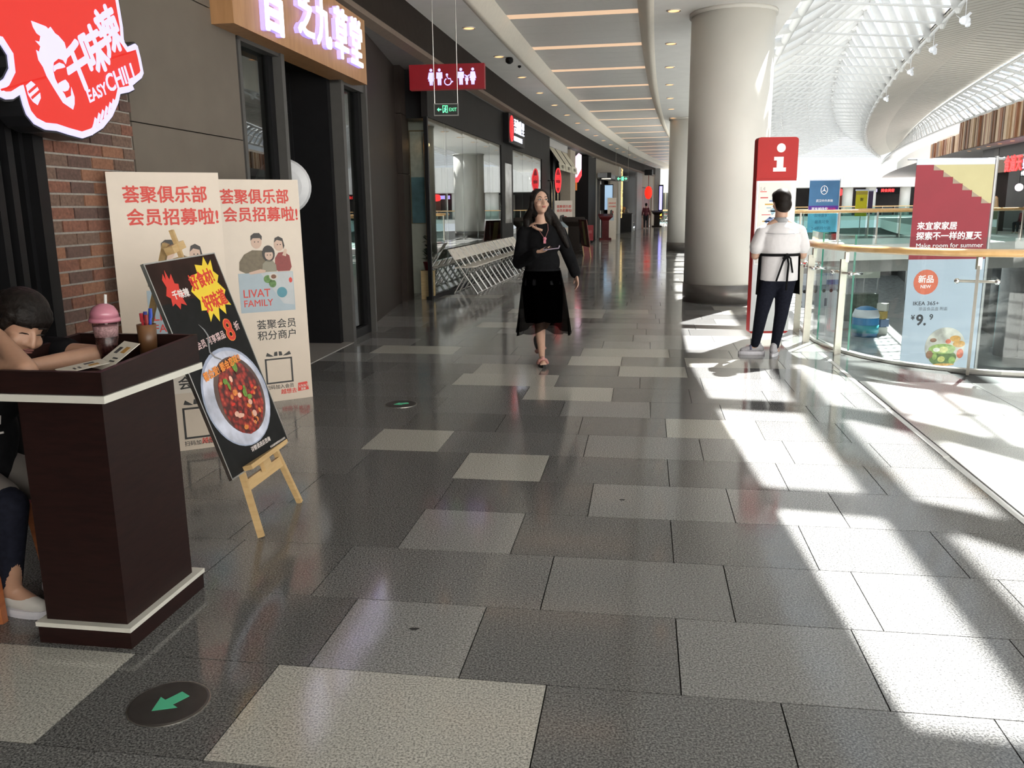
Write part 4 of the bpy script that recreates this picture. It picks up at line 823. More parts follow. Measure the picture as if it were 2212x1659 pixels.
# ================================================================ LOWER STOREY SEEN THROUGH THE GLASS
lo = thing('floor_lower', 'pale lower storey floor seen through the balustrade glass', 'floor', (20, 45, -5.4), kind='structure')
lowm = granite('lower_stone', (.20, .21, .21), (.30, .31, .31), (.40, .41, .41), .2)
b = B(); b.box((25, 50, -5.45), (70, 130, .1)); b.build('lower_paving', lowm, lo)
lw_ = thing('wall_lower', 'dark lower storey shop fronts under the opposite galleries', 'wall', (25, 60, -5.4), kind='structure')
dk = M('lower_shop_dark', (.09, .085, .082), .5, na=.35, ns=.8)
b = B(); b.strip([[F(y, 19.5, -5.4), F(y, 19.5, -.8)] for y in yr]); b.box((30, 82, -3.1), (70, .3, 4.6)); b.strip([[F(y, 3.0, -5.4), F(y, 3.0, -.8)] for y in frange(5, 100, 3)]); b.build('shop_front', dk, lw_)
b = B(); b.strip([[F(y, 19.4, -1.6), F(y, 19.4, -.8)] for y in yr]); b.box((30, 81.7, -1.3), (70, .3, 1.0)); b.build('shop_header', M('header_grey', (.33, .32, .31), .6), lw_)
for i, y in enumerate((34, 42, 50, 58, 66)): b = B(); b.lathe([(.5, -5.4), (.5, -.8)], F(y, 18.3, 0), 16); b.build('lower_column', lgrey, lw_, smooth=True)
b = B(); fz = [F(y, 19.42, -4.9) for y in (36, 39.5, 43, 46.5)]
for p in fz: b.obox(p, FT(40) * 2.6, V((-.03, 0, 0)), (0, 0, 3.1))
b.build('shop_window', M('lower_window_dark', (.03, .035, .04), .2), lw_)
# enclosure outside the picture
en = thing('wall_back', 'plain walls closing the mall behind the viewer', 'wall', (0, -14, 0), kind='structure')
b = B(); b.box((8, -13.5, 1.5), (60, .3, 16)); b.box((-9.5, 25, -.5), (.3, 90, 11)); b.box((38, 10, 0), (.3, 60, 14)); b.build('outer_wall', white, en)
b = B(); b.prism([F(66, -6), F(66, -.4), F(66.2, -.4), F(66.2, -6)], (0, 0, 4.7)); b.build('corridor_end', lgrey, en)
# end of the gallery: bright cross hall
ce = thing('wall_cross_hall', 'bright white cross hall at the far end of the gallery', 'wall', (13, 82, 0), kind='structure')
b = B(); b.box((16, 84, 3.5), (14, .3, 1.5)); b.build('white_band', white, ce)
b = B(); b.box((16, 86, 1.4), (14, .3, 3.0)); b.build('dark_glazing', M('dark_glazing', (.06, .065, .06), .3, na=.4, ns=.8), ce)
for x in (12.2, 13.9, 15.6): b = B(); b.box((x, 85.6, 1.4), (.14, .2, 3.0)); b.build('glazing_bar', M('bar_olive', (.20, .19, .14), .5), ce)
straight_rail('hall_balustrade', 'tiny glass balustrade at the end of the gallery behind the columns', [V((11, 74, 0)), V((17, 73, 0))], h=1.1)
# ================================================================ RECEPTION LECTERN
mah = woodmat('dark_mahogany', (.012, .0050, .0045), (.021, .0085, .0072), .42, (2, 2, 12), 0.)
MATS['dark_mahogany'].node_tree.nodes['Principled BSDF'].inputs['Specular IOR Level'].default_value = .22
ivory = M('ivory_strip', (.62, .60, .54), .4)
O = V((-1.30, 2.585, 0))
def pod(a, b_, z): return O + D2 * a + D1 * b_ + V((0, 0, z))
def pbox(bld, a0, a1, b0, b1, z0, z1): return bld.obox(pod(a0, b0, z0), D2 * (a1 - a0), D1 * (b1 - b0), (0, 0, z1 - z0))
lec = thing('reception_lectern', 'dark mahogany reception lectern with ivory strips at the left edge', 'lectern', O)
b = B(); pbox(b, -.345, 0, 0, .48, 0, .062); b.build('plinth', mah, lec)
b = B(); pbox(b, -.350, .005, -.005, .485, .062, .078); b.build('plinth_strip', ivory, lec)
b = B(); pbox(b, -.325, -.022, .022, .44, .078, .875); b.build('column_body', mah, lec)
TA0, TA1, TB0, TB1 = -.43, .055, -.075, .50
b = B()
def wedge(bld, a0, a1):      # side cheek: low at the front, rising to the back
    bld.prism([pod(a0, TB0, .90), pod(a0, TB1, .90), pod(a0, TB1, 1.005), pod(a0, TB0 + .30, .99), pod(a0, TB0, .972)], D2 * (a1 - a0))
wedge(b, TA0, TA0 + .02); wedge(b, TA1 - .02, TA1); pbox(b, TA0, TA1, TB0, TB0 + .02, .90, .972); pbox(b, TA0, TA1, TB1 - .02, TB1, .90, 1.005); b.build('top_rim', mah, lec)
b = B(); pbox(b, TA0 + .01, TA1 - .01, TB0 + .01, TB1 - .01, .885, .915); b.build('writing_top', mah, lec)
b = B(); pbox(b, TA0 - .006, TA1 + .006, TB0 - .006, TB1 + .006, .875, .898); b.build('top_strip', ivory, lec)
# cup with dome lid, leaflets, pen pot
cup = thing('dome_cup', 'clear plastic cup of dark drink with pink dome lid', 'cup', pod(-.20, .33, .915))
cp = pod(-.185, .315, .925)
b = B(); b.lathe([(.030, .0), (.036, .06), (.044, .15), (.042, .15), (.034, .06), (.028, .004)], cp, 20); b.build('cup_wall', glass('cup_plastic', (.85, .8, .8), 1.35), cup, smooth=True)
b = B(); b.lathe([(.027, .005), (.034, .06), (.038, .095), (.001, .096)], cp, 18); b.build('drink', M('dark_drink', (.05, .022, .02), .25, na=.5, ns=120), cup, smooth=True)
b = B(); b.lathe([(.038, .097), (.0425, .135), (.001, .14)], cp, 18); b.build('foam', M('foam_pink', (.42, .27, .28), .6, na=.4, ns=140), cup, smooth=True)
b = B(); b.lathe([(.052, .150), (.053, .158), (.049, .165)], cp, 20); b.lathe([(.049, .165), (.045, .185), (.034, .203), (.015, .213), (.008, .214)], cp, 20); b.build('dome_lid', M('lid_pink', (.48, .18, .24), .2, na=.1, spec=.7), cup, smooth=True)
b = B(); b.cyl(cp + V((0, 0, .1)), cp + V((.012, 0, .245)), .005, n=8); b.build('straw', M('straw_white', (.6, .6, .58), .4), cup)
pap = M('leaflet_paper', (.62, .58, .50), .6, na=.06); ink = M('leaflet_ink', (.05, .05, .05), .6)
for i, (a, b_, rz, tilt, lb) in enumerate(((-.02, .11, -.5, .55, 'folded printed leaflet leaning upright on the lectern top'), (-.05, .05, -.7, .12, 'printed leaflet lying flat by the lectern front edge'))):
    t = thing('leaflet', lb, 'leaflet', pod(a, b_, .918), group='leaflets on the lectern')
    R = Matrix.Rotation(-A9 + rz, 3, 'Z') @ Matrix.Rotation(tilt, 3, 'X'); o0 = pod(-.035, .14, .985) if i == 0 else pod(-.085, .035, .968)
    fx = Fr(o0, R @ V((1, 0, 0)), R @ V((0, 1, 0)))
    fx.rect(-.05, -.07, .05, .07, 0, .002).build('sheet', pap, t); bb = B(); fx.rect(-.03, .01, -.01, .04, .002, .0008, bb); fx.rect(0, -.03, .03, -.024, .002, .0008, bb); fx.rect(0, -.015, .03, -.009, .002, .0008, bb); bb.build('print', ink, t)
    fx.rect(.005, .015, .03, .045, .002, .0008).build('picture', M('leaflet_gold', (.4, .22, .05), .6), t)
pp = thing('pen_pot', 'round brown pot holding red and blue pens', 'pot', pod(.02, .46, .915)); pc_ = pod(-.105, .435, .935)
b = B(); b.lathe([(.030, 0), (.034, .115), (.030, .115), (.028, .01)], pc_, 16); b.build('pot_body', M('pot_brown', (.13, .06, .025), .4, na=.3), pp, smooth=True)
for i, (dx, dy, h, c_) in enumerate(((-.014, 0, .155, (.35, .02, .03)), (-.004, .01, .16, (.04, .05, .25)), (.006, -.008, .15, (.25, .02, .02)), (.018, .004, .172, (.02, .06, .4)))):
    b = B(); b.cyl(pc_ + V((dx * .4, dy * .4, .02)), pc_ + V((dx, dy, h)), .0055, n=7); b.cyl(pc_ + V((dx * .97, dy * .97, h * .8)), pc_ + V((dx * 1.05, dy * 1.05, h)), .007, n=7); b.build('pen', M('pen_%d' % i, c_, .4), pp)
# ================================================================ MEMBERSHIP BOARDS
bdm = M('board_cream', (.60, .505, .41), .32, na=.02, spec=.6); redp = M('print_red', (.66, .075, .06), .5, na=0, spec=.3); blk = M('print_black', (.02, .018, .017), .5, na=0)
wht = M('print_white', (.66, .60, .53), .5, na=0); skyb = M('print_card_blue', (.36, .44, .50), .45, na=.03)
skn = M('print_skin', (.60, .42, .33), .5, na=.03); hrp = M('print_hair', (.03, .024, .022), .5, na=0); olv = M('print_olive', (.16, .125, .075), .5, na=.15, ns=40); mrn = M('print_maroon', (.25, .035, .03), .5, na=.1, ns=40); pgr = M('print_grey', (.38, .42, .46), .5, na=.1, ns=40)
def member_board(name, label, o, x, w, left):
    t = thing(name, label, 'sign board', o, group='membership boards'); k = w / .60
    f = Fr(o, x, V((0, 0, 1)) + V((x[1] * -.03, .03, 0)))
    f.rect(0, 0, w, 1.68, -.012, .012).build('board', bdm, t)
    q = lambda a, b_: (a * k, b_)
    f.text('heading', '荟聚俱乐部', .075 * k, 1.515, .100 * k, redp, t, bold=.028, sx=.90, sp=1.03); f.text('heading', '会员招募啦!', .085 * k, 1.385, .100 * k, redp, t, bold=.028, sx=.94, sp=1.03)
    # family picture printed on the board
    def e(a, b_, ra, rb, m, d, nm='family_print'): f.ell(a * k, b_, ra * k, rb, d, .0005, 20).build(nm, m, t)
    def pgn(pts, m, d, nm='family_print'): f.poly([(a * k, b_) for a, b_ in pts], d, .0005).build(nm, m, t)
    pgn([(.16, 1.02), (.165, 1.08), (.20, 1.135), (.255, 1.165), (.32, 1.16), (.36, 1.13), (.37, 1.05), (.36, 1.00), (.20, .995)], olv, .0012)
    e(.287, 1.225, .036, .05, skn, .0018); pgn([(.25, 1.235), (.252, 1.27), (.275, 1.29), (.31, 1.29), (.327, 1.265), (.323, 1.235), (.312, 1.252), (.265, 1.252)], hrp, .0024)
    pgn([(.40, 1.02), (.405, 1.10), (.43, 1.14), (.47, 1.145), (.505, 1.115), (.515, 1.03), (.50, 1.00), (.42, 1.0)], mrn, .0012)
    e(.437, 1.20, .034, .048, skn, .0018); pgn([(.405, 1.215), (.412, 1.25), (.437, 1.262), (.465, 1.245), (.475, 1.19), (.466, 1.165), (.46, 1.225), (.425, 1.235)], hrp, .0024)
    pgn([(.455, 1.12), (.475, 1.17), (.49, 1.16), (.48, 1.11)], skn, .003)
    e(.362, 1.135, .043, .062, hrp, .003); pgn([(.31, 1.0), (.318, 1.06), (.345, 1.085), (.385, 1.085), (.408, 1.05), (.41, 1.0)], pgr, .003); e(.364, 1.125, .028, .038, skn, .0036)
    pgn([(.33, 1.145), (.335, 1.175), (.365, 1.185), (.393, 1.172), (.395, 1.145)], hrp, .0042)
    pgn([(.22, 1.0), (.30, 1.022), (.335, 1.012), (.33, .995), (.23, .985)], skn, .0042)
    for a, b_ in ((.275, 1.225), (.299, 1.225), (.427, 1.2), (.447, 1.2), (.353, 1.125), (.374, 1.125)): e(a, b_, .004, .004, hrp, .0048)
    f.rect(.150 * k, .70, .52 * k, .995, .0012, .0005).build('card_print', skyb, t)
    pgn([(.30, .99), (.515, .99), (.515, .74), (.44, .755)], M('print_card_pale', (.47, .50, .52), .45, na=.05), .0018, 'card_print'); e(.345, .945, .028, .03, M('print_leaf', (.10, .22, .05), .5, na=.4, ns=60), .0024, 'card_print'); e(.375, .91, .025, .03, MATS['print_leaf'], .0024, 'card_print')
    e(.385, .962, .030, .027, M('print_cup', (.55, .52, .48), .5), .0026, 'card_print'); e(.385, .962, .018, .016, M('print_coffee', (.18, .07, .03), .5), .0032, 'card_print'); e(.435, .84, .035, .04, M('print_teal', (.07, .26, .33), .5), .0026, 'card_print'); e(.50, .93, .012, .02, redp, .0026, 'card_print')
    f.text('card_title', 'LIVAT', .170 * k, .815, .075 * k, redp, t, d0=.0022, bold=.012, sx=.95); f.text('card_title', 'FAMILY', .170 * k, .745, .064 * k, redp, t, d0=.0022, bold=.010, sx=.95)
    if left:
        f.rect(.11 * k, .36, .56 * k, .66, .0012, .0005).build('notice_sheet', wht, t); f.text('notice', '一周店庆', .17 * k, .535, .10 * k, blk, t, d0=.002, bold=.02); f.rect(.14 * k, .50, .53 * k, .503, .002, .0004).build('notice_rule', blk, t); f.text('notice', '会员积分', .27 * k, .39, .085 * k, blk, t, d0=.002, bold=.02)
    else:
        f.text('notice', '荟聚会员', .245 * k, .575, .068 * k, blk, t, bold=.012, sp=1.02); f.text('notice', '积分商户', .245 * k, .49, .068 * k, blk, t, bold=.012, sp=1.02)
    cy = -.02 if not left else -.09
    for (a0, b0, a1, b1) in ((.28, .16, .47, .172), (.28, .345, .47, .357), (.28, .16, .292, .357), (.458, .16, .47, .357)): f.rect(a0 * k, b0 + cy, a1 * k, b1 + cy, .001, .0006).build('gift_frame', blk, t)
    pgn([(.30, .405 + cy), (.345, .372 + cy), (.32, .372 + cy), (.29, .378 + cy)], blk, .001, 'gift_bow'); pgn([(.455, .405 + cy), (.405, .372 + cy), (.435, .372 + cy), (.465, .378 + cy)], blk, .001, 'gift_bow'); pgn([(.345, .375 + cy), (.35, .405 + cy), (.37, .408 + cy), (.37, .375 + cy)], blk, .001, 'gift_bow'); pgn([(.38, .375 + cy), (.38, .408 + cy), (.40, .405 + cy), (.405, .375 + cy)], blk, .001, 'gift_bow')
    f.text('small_print', '扫码加入会员', .275 * k, .12 + cy, .032 * k, blk, t, bold=.01, sp=1.05)
    f.text('slogan', '越想去', .375 * k, .055 + (.0 if not left else -.02), .038 * k, redp, t, bold=.02); pgn([(.495, .03 if left else .06), (.575, .035 if left else .065), (.565, .105 if left else .13), (.50, .10 if left else .125)], redp, .001, 'logo_tag'); f.text('logo_word', 'LIVAT', .503 * k, (.065 if left else .09), .026 * k, wht, t, d0=.0018, bold=.02); f.text('logo_word', '荟聚', .517 * k, (.042 if left else .068), .018 * k, wht, t, d0=.0018, bold=.02)
    b = B(); b.prism([f.P(w * .5 - .01, 0, -.012), f.P(w * .5 + .01, 0, -.012), f.P(w * .5 + .01, .9, -.02), f.P(w * .5 - .01, .9, -.02)], -f.n * .02); b.prism([f.P(w * .5 - .01, .85, -.02), f.P(w * .5 + .01, .85, -.02), f.P(w * .5 + .01, 0.012, -.22), f.P(w * .5 - .01, 0.012, -.22)], -f.n * .02); b.build('rear_strut', M('strut_card', (.5, .45, .4), .7), t)
    return t
x1 = V((.593, .30, 0)).normalized(); member_board('membership_board', 'cream membership board partly hidden behind the easel poster', V((-2.285, 4.855, 0)), x1, .615, True)
x2 = V((.55, .34, 0)).normalized(); member_board('membership_board', 'cream membership board standing nearer the herbal shop door', V((-2.155, 6.12, 0)), x2, .67, False)
# ================================================================ EASEL AND FOOD POSTER
pine = woodmat('easel_pine', (.50, .32, .14), (.62, .43, .21), .5, (1, 1, 10))
ez = thing('easel', 'small pine tripod easel holding the food poster', 'easel', (-1.2, 3.8, 0))
fL, fR = V((-1.147, 3.566, 0)), V((-1.084, 4.021, 0)); apex = V((-1.535, 3.84, 1.34))
def lerp(a, c, k): return a.lerp(c, k)
for p in (fL, fR): b = B(); b.bar(p, lerp(p, apex + (V((0, -.02, 0)) if p is fL else V((0, .02, 0))), .93), .026, .026, up=(1, 0, 0)); b.build('leg', pine, ez)
b = B(); b.bar(V((-2.02, 3.98, 0)), apex + V((-.03, 0, -.03)), .026, .026, up=(1, 0, 0)); b.build('rear_leg', pine, ez)
lo_ = lambda k, s: lerp(fL if s < 0 else fR, apex, k)
b = B(); b.bar(lo_(.17, -1), lo_(.17, 1), .02, .05, up=(-.3, 0, 1)); b.build('cross_bar', pine, ez)
b = B(); b.bar(lo_(.235, -1) + V((.035, -.03, .0)), lo_(.235, 1) + V((.035, .05, .0)), .06, .022, up=(-.3, 0, 1)); o = b.build('tray', pine, ez)
b = B(); b.bar(lo_(.205, -1).lerp(lo_(.205, 1), .5) + V((.025, -.05, 0)), lo_(.205, -1).lerp(lo_(.205, 1), .5) + V((.025, .05, 0)), .02, .05, up=(-.3, 0, 1)); b.build('tray_clip', pine, o)
b = B(); b.bar(lo_(.2, -1).lerp(lo_(.2, 1), .5), apex + V((0, 0, .03)), .022, .018, up=(1, 0, 0)); b.bar(apex + V((.01, -.07, -.06)), apex + V((.01, .07, -.04)), .04, .035, up=(-.3, 0, 1)); b.build('mast', pine, ez)
po = thing('food_poster', 'black food poster with yellow slogan and bowl of red stew on the easel', 'poster', (-1.25, 3.75, .3))
BL, BR, TL = V((-1.235, 3.50, .300)), V((-1.125, 4.03, .318)), V((-1.545, 3.505, 1.232))
fpx = (BR - BL); fpw = fpx.length; fup = (TL - BL); fph = fup.length
f = Fr(BL, fpx, fup - fpx * (fup.dot(fpx) / fpx.length_squared))
pkm = M('poster_black', (.011, .011, .011), .55, na=.2, ns=20, spec=.15)
fpw, fph = fpw, (fup - fpx * (fup.dot(fpx) / fpx.length_squared)).length
f.rect(0, 0, fpw, fph, -.012, .012).build('poster_board', pkm, po)
b = B()
for a0, b0, a1, b1 in ((-.006, -.006, fpw + .006, 0), (-.006, fph, fpw + .006, fph + .006), (-.006, 0, 0, fph), (fpw, 0, fpw + .006, fph)): f.rect(a0, b0, a1, b1, -.014, .017, b)
b.build('metal_edge', steel, po)
sx, sy = fpw / .54, fph / .98
f.rect(.0, .80 * sy, fpw, fph, .0005, .0004).build('top_glow', M('poster_brown', (.026, .012, .009), .55, na=.3, ns=10, spec=.15), po)
def pp_(pts, m, d, nm): return f.poly([(a * sx, c * sy) for a, c in pts], d, .0006).build(nm, m, po)
yel = M('poster_yellow', (.80, .58, .03), .45, na=.03); prd = M('poster_red', (.62, .035, .02), .45, na=.05); orr = M('poster_orange', (.80, .27, .05), .45, na=.03); pwh = M('poster_white', (.75, .68, .66), .45, na=0)
fl = [(.085, .87), (.075, .905), (.095, .93), (.10, .90), (.115, .945), (.125, .90), (.15, .925), (.15, .88), (.175, .875), (.165, .845), (.195, .83), (.165, .81), (.175, .775), (.14, .79), (.12, .765), (.10, .795), (.075, .785), (.085, .82), (.06, .835)]
pp_(fl, prd, .001, 'flame_logo'); f.text('logo_word', '千味辣', .10 * sx, .815 * sy, .042, pwh, po, d0=.0018, bold=.04)
yb_ = [(.245, .83), (.285, .865), (.275, .895), (.345, .905), (.35, .945), (.405, .935), (.44, .975), (.45, .93), (.49, .955), (.475, .90), (.505, .875), (.475, .845), (.515, .80), (.485, .775), (.515, .725), (.465, .735), (.445, .69), (.405, .73), (.37, .665), (.345, .71), (.30, .675), (.31, .73), (.265, .735), (.285, .78)]
pp_(yb_, yel, .001, 'slogan_burst')
f.text('slogan', '好食材!', .262 * sx, .835 * sy, .078, prd, po, d0=.0018, bold=.035, sx=.80, rot=.10); f.text('slogan', '好味道', .30 * sx, .725 * sy, .082, prd, po, d0=.0018, bold=.035, sx=.82, rot=.10)
f.text('offer', '会员 可享菜品', .125 * sx, .575 * sy, .040, M('poster_pink', (.70, .50, .50), .45, na=0), po, d0=.001, bold=.02, rot=.06, sx=.98); f.text('offer_number', '8', .382 * sx, .565 * sy, .145, orr, po, d0=.001, bold=.045, rot=.04); f.text('offer_number', '8', .382 * sx, .565 * sy, .145, prd, po, d0=.002, bold=.012, rot=.04); f.text('offer', '折', .468 * sx, .605 * sy, .045, MATS['poster_pink'], po, d0=.001, bold=.02, rot=.06)
def el(a, c, ra, rb, m, d, nm): return f.ell(a * sx, c * sy, ra * sx, rb * sy, d, .0006, 36).build(nm, m, po)
el(.275, .315, .262, .235, M('bowl_rim_blue', (.32, .36, .48), .3, na=.15, ns=14), .001, 'bowl_print'); el(.275, .31, .252, .224, M('bowl_white', (.50, .52, .62), .3, na=.35, ns=9), .0017, 'bowl_print'); el(.30, .315, .195, .185, M('bowl_shade', (.10, .06, .05), .4, na=.3), .0024, 'bowl_print')
stew = bpy.data.materials.new('stew_print'); stew.use_nodes = True; nt = stew.node_tree; p_ = nt.nodes['Principled BSDF']
ge = nt.nodes.new('ShaderNodeNewGeometry'); vo = nt.nodes.new('ShaderNodeTexVoronoi'); vo.inputs['Scale'].default_value = 38; rp = nt.nodes.new('ShaderNodeValToRGB'); e_ = rp.color_ramp.elements
e_[0].position = 0; e_[0].color = (.62, .17, .06, 1); e_[1].position = .75; e_[1].color = (.05, .006, .005, 1); k_ = e_.new(.28); k_.color = (.40, .028, .016, 1)
nt.links.new(ge.outputs['Position'], vo.inputs['Vector']); nt.links.new(vo.outputs['Distance'], rp.inputs['Fac']); nt.links.new(rp.outputs[0], p_.inputs['Base Color']); p_.inputs['Roughness'].default_value = .3; MATS['stew'] = stew
pp_([(.14, .34), (.13, .27), (.155, .20), (.20, .155), (.26, .13), (.33, .135), (.40, .17), (.455, .23), (.475, .31), (.46, .38), (.41, .44), (.36, .475), (.33, .50), (.29, .475), (.24, .465), (.19, .43), (.155, .39)], stew, .0031, 'stew_print')
r_ = random.Random(3); gl = M('stew_orange', (.62, .20, .04), .3, na=.2, ns=60); gdk = M('stew_dark', (.10, .012, .008), .3, na=.2); gn = M('herb_green', (.13, .26, .04), .4, na=.3, ns=80); ghl = M('stew_pale', (.72, .42, .32), .3, na=.2)
for i in range(46):
    a, c = .30 + r_.uniform(-.14, .14), .31 + r_.uniform(-.15, .15)
    if ((a - .30) / .155) ** 2 + ((c - .31) / .165) ** 2 > 1: continue
    el(a, c, r_.uniform(.006, .02), r_.uniform(.006, .016), [gl, gdk, ghl, prd, gdk, gl][i % 6], .0038 + (i % 5) * .0003, 'stew_piece')
for a, c, ra, rb in ((.335, .45, .02, .03), (.35, .475, .022, .016), (.22, .40, .018, .014), (.235, .375, .01, .02), (.335, .315, .016, .02), (.36, .29, .02, .012), (.345, .335, .01, .016)): el(a, c, ra, rb, gn, .0055, 'herb_piece')
f.text('cry', '都会爱! 都会恋味!!', .08 * sx, .435 * sy, .044, orr, po, d0=.0068, bold=.035, rot=.09, sx=.92)
f.text('foot_note', '详情请进店咨询', .215 * sx, .055 * sy, .026, pwh, po, d0=.001, bold=.01, rot=.0); f.text('foot_note', '本活动最终解释权归本店所有', .37 * sx, .022 * sy, .012, pwh, po, d0=.001)
b = B(); b.tube([f.P(a * sx, c * sy, .002) for a, c in ((.20, .68), (.225, .65), (.235, .62), (.215, .585), (.20, .55), (.22, .52), (.26, .5))], [.001, .003, .004, .004, .004, .005, .003], 6); b.build('steam_print', M('steam_grey', (.25, .25, .26), .6), po)
# ================================================================ FLOOR MARKERS
dkd = M('disc_steel_dark', (.10, .09, .085), .35, metal=.6, na=.1, ns=20); arr = M('arrow_green', (.08, .42, .24), .5, na=.05, emit=(.05, .5, .26), es=.08)
def disc(x, y, r, ang, label):
    t = thing('floor_marker', label, 'floor marker', (x, y, 0), group='round exit floor markers')
    b = B(); b.lathe([(r, .0), (r, .002), (r - .006, .004), (.001, .004)], (x, y, 0), 40); b.build('steel_disc', dkd, t)
    b = B(); b.lathe([(r + .003, .0), (r + .003, .0022), (r, .0022), (r, .0)], (x, y, 0), 40); b.build('rim', steel, t)
    fd = Fr((x, y, .0042), (math.cos(ang), math.sin(ang), 0), (-math.sin(ang), math.cos(ang), 0)); s = r / .115
    fd.poly([(p * s, q * s) for p, q in ((.055, 0), (.0, .045), (.0, .02), (-.055, .02), (-.055, -.02), (.0, -.02), (.0, -.045))], 0, .0008).build('arrow', arr, t)
disc(-1.045, 2.262, .116, math.radians(232), 'round dark exit marker with green arrow in the near floor')
disc(-.845, 6.17, .118, math.radians(200), 'round dark exit marker with green arrow farther along the floor')
sm = M('dirt_spot', (.02, .02, .02), .7)
for i, (x, y, r) in enumerate(((-.355, 2.70, .017), (.55, 4.0, .013))):
    b = B(); b.prism([V((x, y, .0004)) + V((r * math.cos(t) * (1 + .3 * math.sin(3 * t)), r * .5 * math.sin(t), 0)) for t in [6.283 * k / 10 for k in range(10)]], (0, 0, .0012))
    tag(b.build('dropped_scrap', sm), ['small dark scrap on the pale slab near the centre floor', 'tiny dark scrap on a grey slab farther to the right'][i], 'scrap', 'scraps on the floor')
# ================================================================ WHITE FOLDING CHAIRS
chw = M('chair_white', (.80, .75, .67), .45, na=.03); cht = M('chair_tube', (.55, .54, .52), .25, metal=.8, na=.03)
def make_chair(label):
    t = thing('folding_chair', label, 'chair', (0, 0, 0), group='row of white folding chairs', world=False)
    w = .195
    for s in (-1, 1):
        b = B(); b.cyl((-.26, s * w, .76), (.25, s * w, .0), .011, n=8); b.build('leg', cht, t)
        b = B(); b.cyl((-.17, s * (w - .02), .0), (.10, s * (w - .02), .44), .011, n=8); b.build('leg', cht, t)
    b = B(); b.cyl((.245, -w, .012), (.245, w, .012), .010, n=8); b.cyl((-.165, -w + .02, .02), (-.165, w - .02, .02), .010, n=8); b.build('stretcher', cht, t)
    d = V((-.51, 0, .76)).normalized(); n = V((d.z, 0, -d.x))
    fb = Fr(V((-.14, -.205, .58)), (0, 1, 0), d)      # back panel between z .58 and .76 with a grip hole
    b = B()
    for a0, b0, a1, b1 in ((0, 0, .41, .13), (0, .17, .41, .215), (0, .13, .185, .17), (.225, .13, .41, .17)): fb.rect(a0, b0, a1, b1, -.006, .012, b)
    b.build('backrest', chw, t)
    b = B(); b.prism([(-.16, -.19, .435), (.17, -.19, .455), (.21, -.15, .455), (.21, .15, .455), (.17, .19, .455), (-.16, .19, .435)], (0, 0, .018)); b.build('seat', chw, t)
    return t
c0 = make_chair('x'); NCH = 15
names = ['nearest', 'second', 'third', 'fourth', 'fifth', 'sixth', 'seventh', 'eighth', 'ninth', 'tenth', 'eleventh', 'twelfth', 'thirteenth', 'fourteenth', 'farthest']
for i in range(NCH):
    y = 14.72 + i * .425; p = F(y, .135); a = math.atan2(-sf(y), 1); lb = 'white folding chair, %s from the potted plant in the row by the windows' % names[i]
    if i == 0: c0.location = p; c0.rotation_euler = (0, 0, a); c0['label'] = lb
    else: copy_tree(c0, p, a, lb)
copy_tree(c0, V((.32, 17.2, 0)), -.25, 'lone white folding chair turned out from the row beside the walking woman')
# ================================================================ INFORMATION TOTEM
tt = thing('information_totem', 'tall red and white information totem with map in front of the column', 'totem', (2.82, 9.1, 0))
ft = Fr((2.605, 9.05, 0), (1, 0, 0), (0, 0, 1)); trd = M('totem_red', (.40, .016, .016), .5, na=.03, spec=.25); twh = M('totem_white', (.66, .66, .68), .35, na=.02)
def rrect(a0, b0, a1, b1, r, n=5, corners=(1, 1, 1, 1)):
    out = []
    for (cx, cy, s, on) in ((a1 - r, b0 + r, -90, corners[0]), (a1 - r, b1 - r, 0, corners[1]), (a0 + r, b1 - r, 90, corners[2]), (a0 + r, b0 + r, 180, corners[3])):
        if not on: out.append({-90: (a1, b0), 0: (a1, b1), 90: (a0, b1), 180: (a0, b0)}[s]); continue
        out += [(cx + r * math.cos(math.radians(s + 90 * i / n)), cy + r * math.sin(math.radians(s + 90 * i / n))) for i in range(n + 1)]
    return out
ft.poly(rrect(0, .075, .425, 2.145, .035), -.12, .12).build('totem_body', trd, tt)
ft.rect(.004, .10, .425, 1.70, 0, .004).build('white_face', twh, tt); ft.poly(rrect(.003, 1.725, .425, 2.142, .03, corners=(0, 1, 1, 0)), 0, .006).build('red_head', trd, tt)
iw = M('totem_i_white', (.78, .74, .74), .4, na=.02)
ft.ell(.245, 2.035, .046, .046, .006, .002, 28).build('letter_dot', iw, tt)
ft.poly([(.175, 1.945), (.275, 1.945), (.275, 1.835), (.305, 1.835), (.305, 1.795), (.17, 1.795), (.17, 1.835), (.205, 1.835), (.205, 1.908), (.175, 1.908)], .006, .002).build('letter_stem', iw, tt)
ft.rect(.012, .82, .41, 1.70, .004, .004).build('map_frame', M('map_frame_grey', (.42, .42, .42), .3, metal=.5), tt)
ft.rect(.03, .84, .375, 1.685, .008, .002).build('map_sheet', M('map_sheet', (.70, .68, .64), .4, na=.02), tt)
ft.text('map_title', 'L4', .045, 1.60, .055, M('map_grey_ink', (.35, .33, .32), .5), tt, d0=.0101); ft.rect(.045, 1.585, .115, 1.593, .0101, .0008).build('map_rule', redp, tt)
mcol = [M('map_ink_%d' % i, c_, .5, na=0) for i, c_ in enumerate(((.55, .10, .10), (.12, .2, .42), (.55, .35, .08), (.25, .4, .5), (.4, .4, .42)))]
r_ = random.Random(5)
for i in range(16):
    z = 1.52 - i * .035; a = .05 + .10 * abs(math.sin(i * 1.3)); ft.rect(a, z, a + .05 + .05 * r_.random(), z + .008 + .008 * r_.random(), .0101, .0008).build('map_entry', mcol[i % 5], tt)
ft.poly([(.10, 1.28), (.16, 1.33), (.20, 1.30), (.15, 1.24)], .0101, .0008).build('map_plan', mcol[1], tt); ft.poly([(.16, 1.40), (.20, 1.43), (.22, 1.38), (.18, 1.34)], .0101, .0008).build('map_plan', mcol[3], tt)
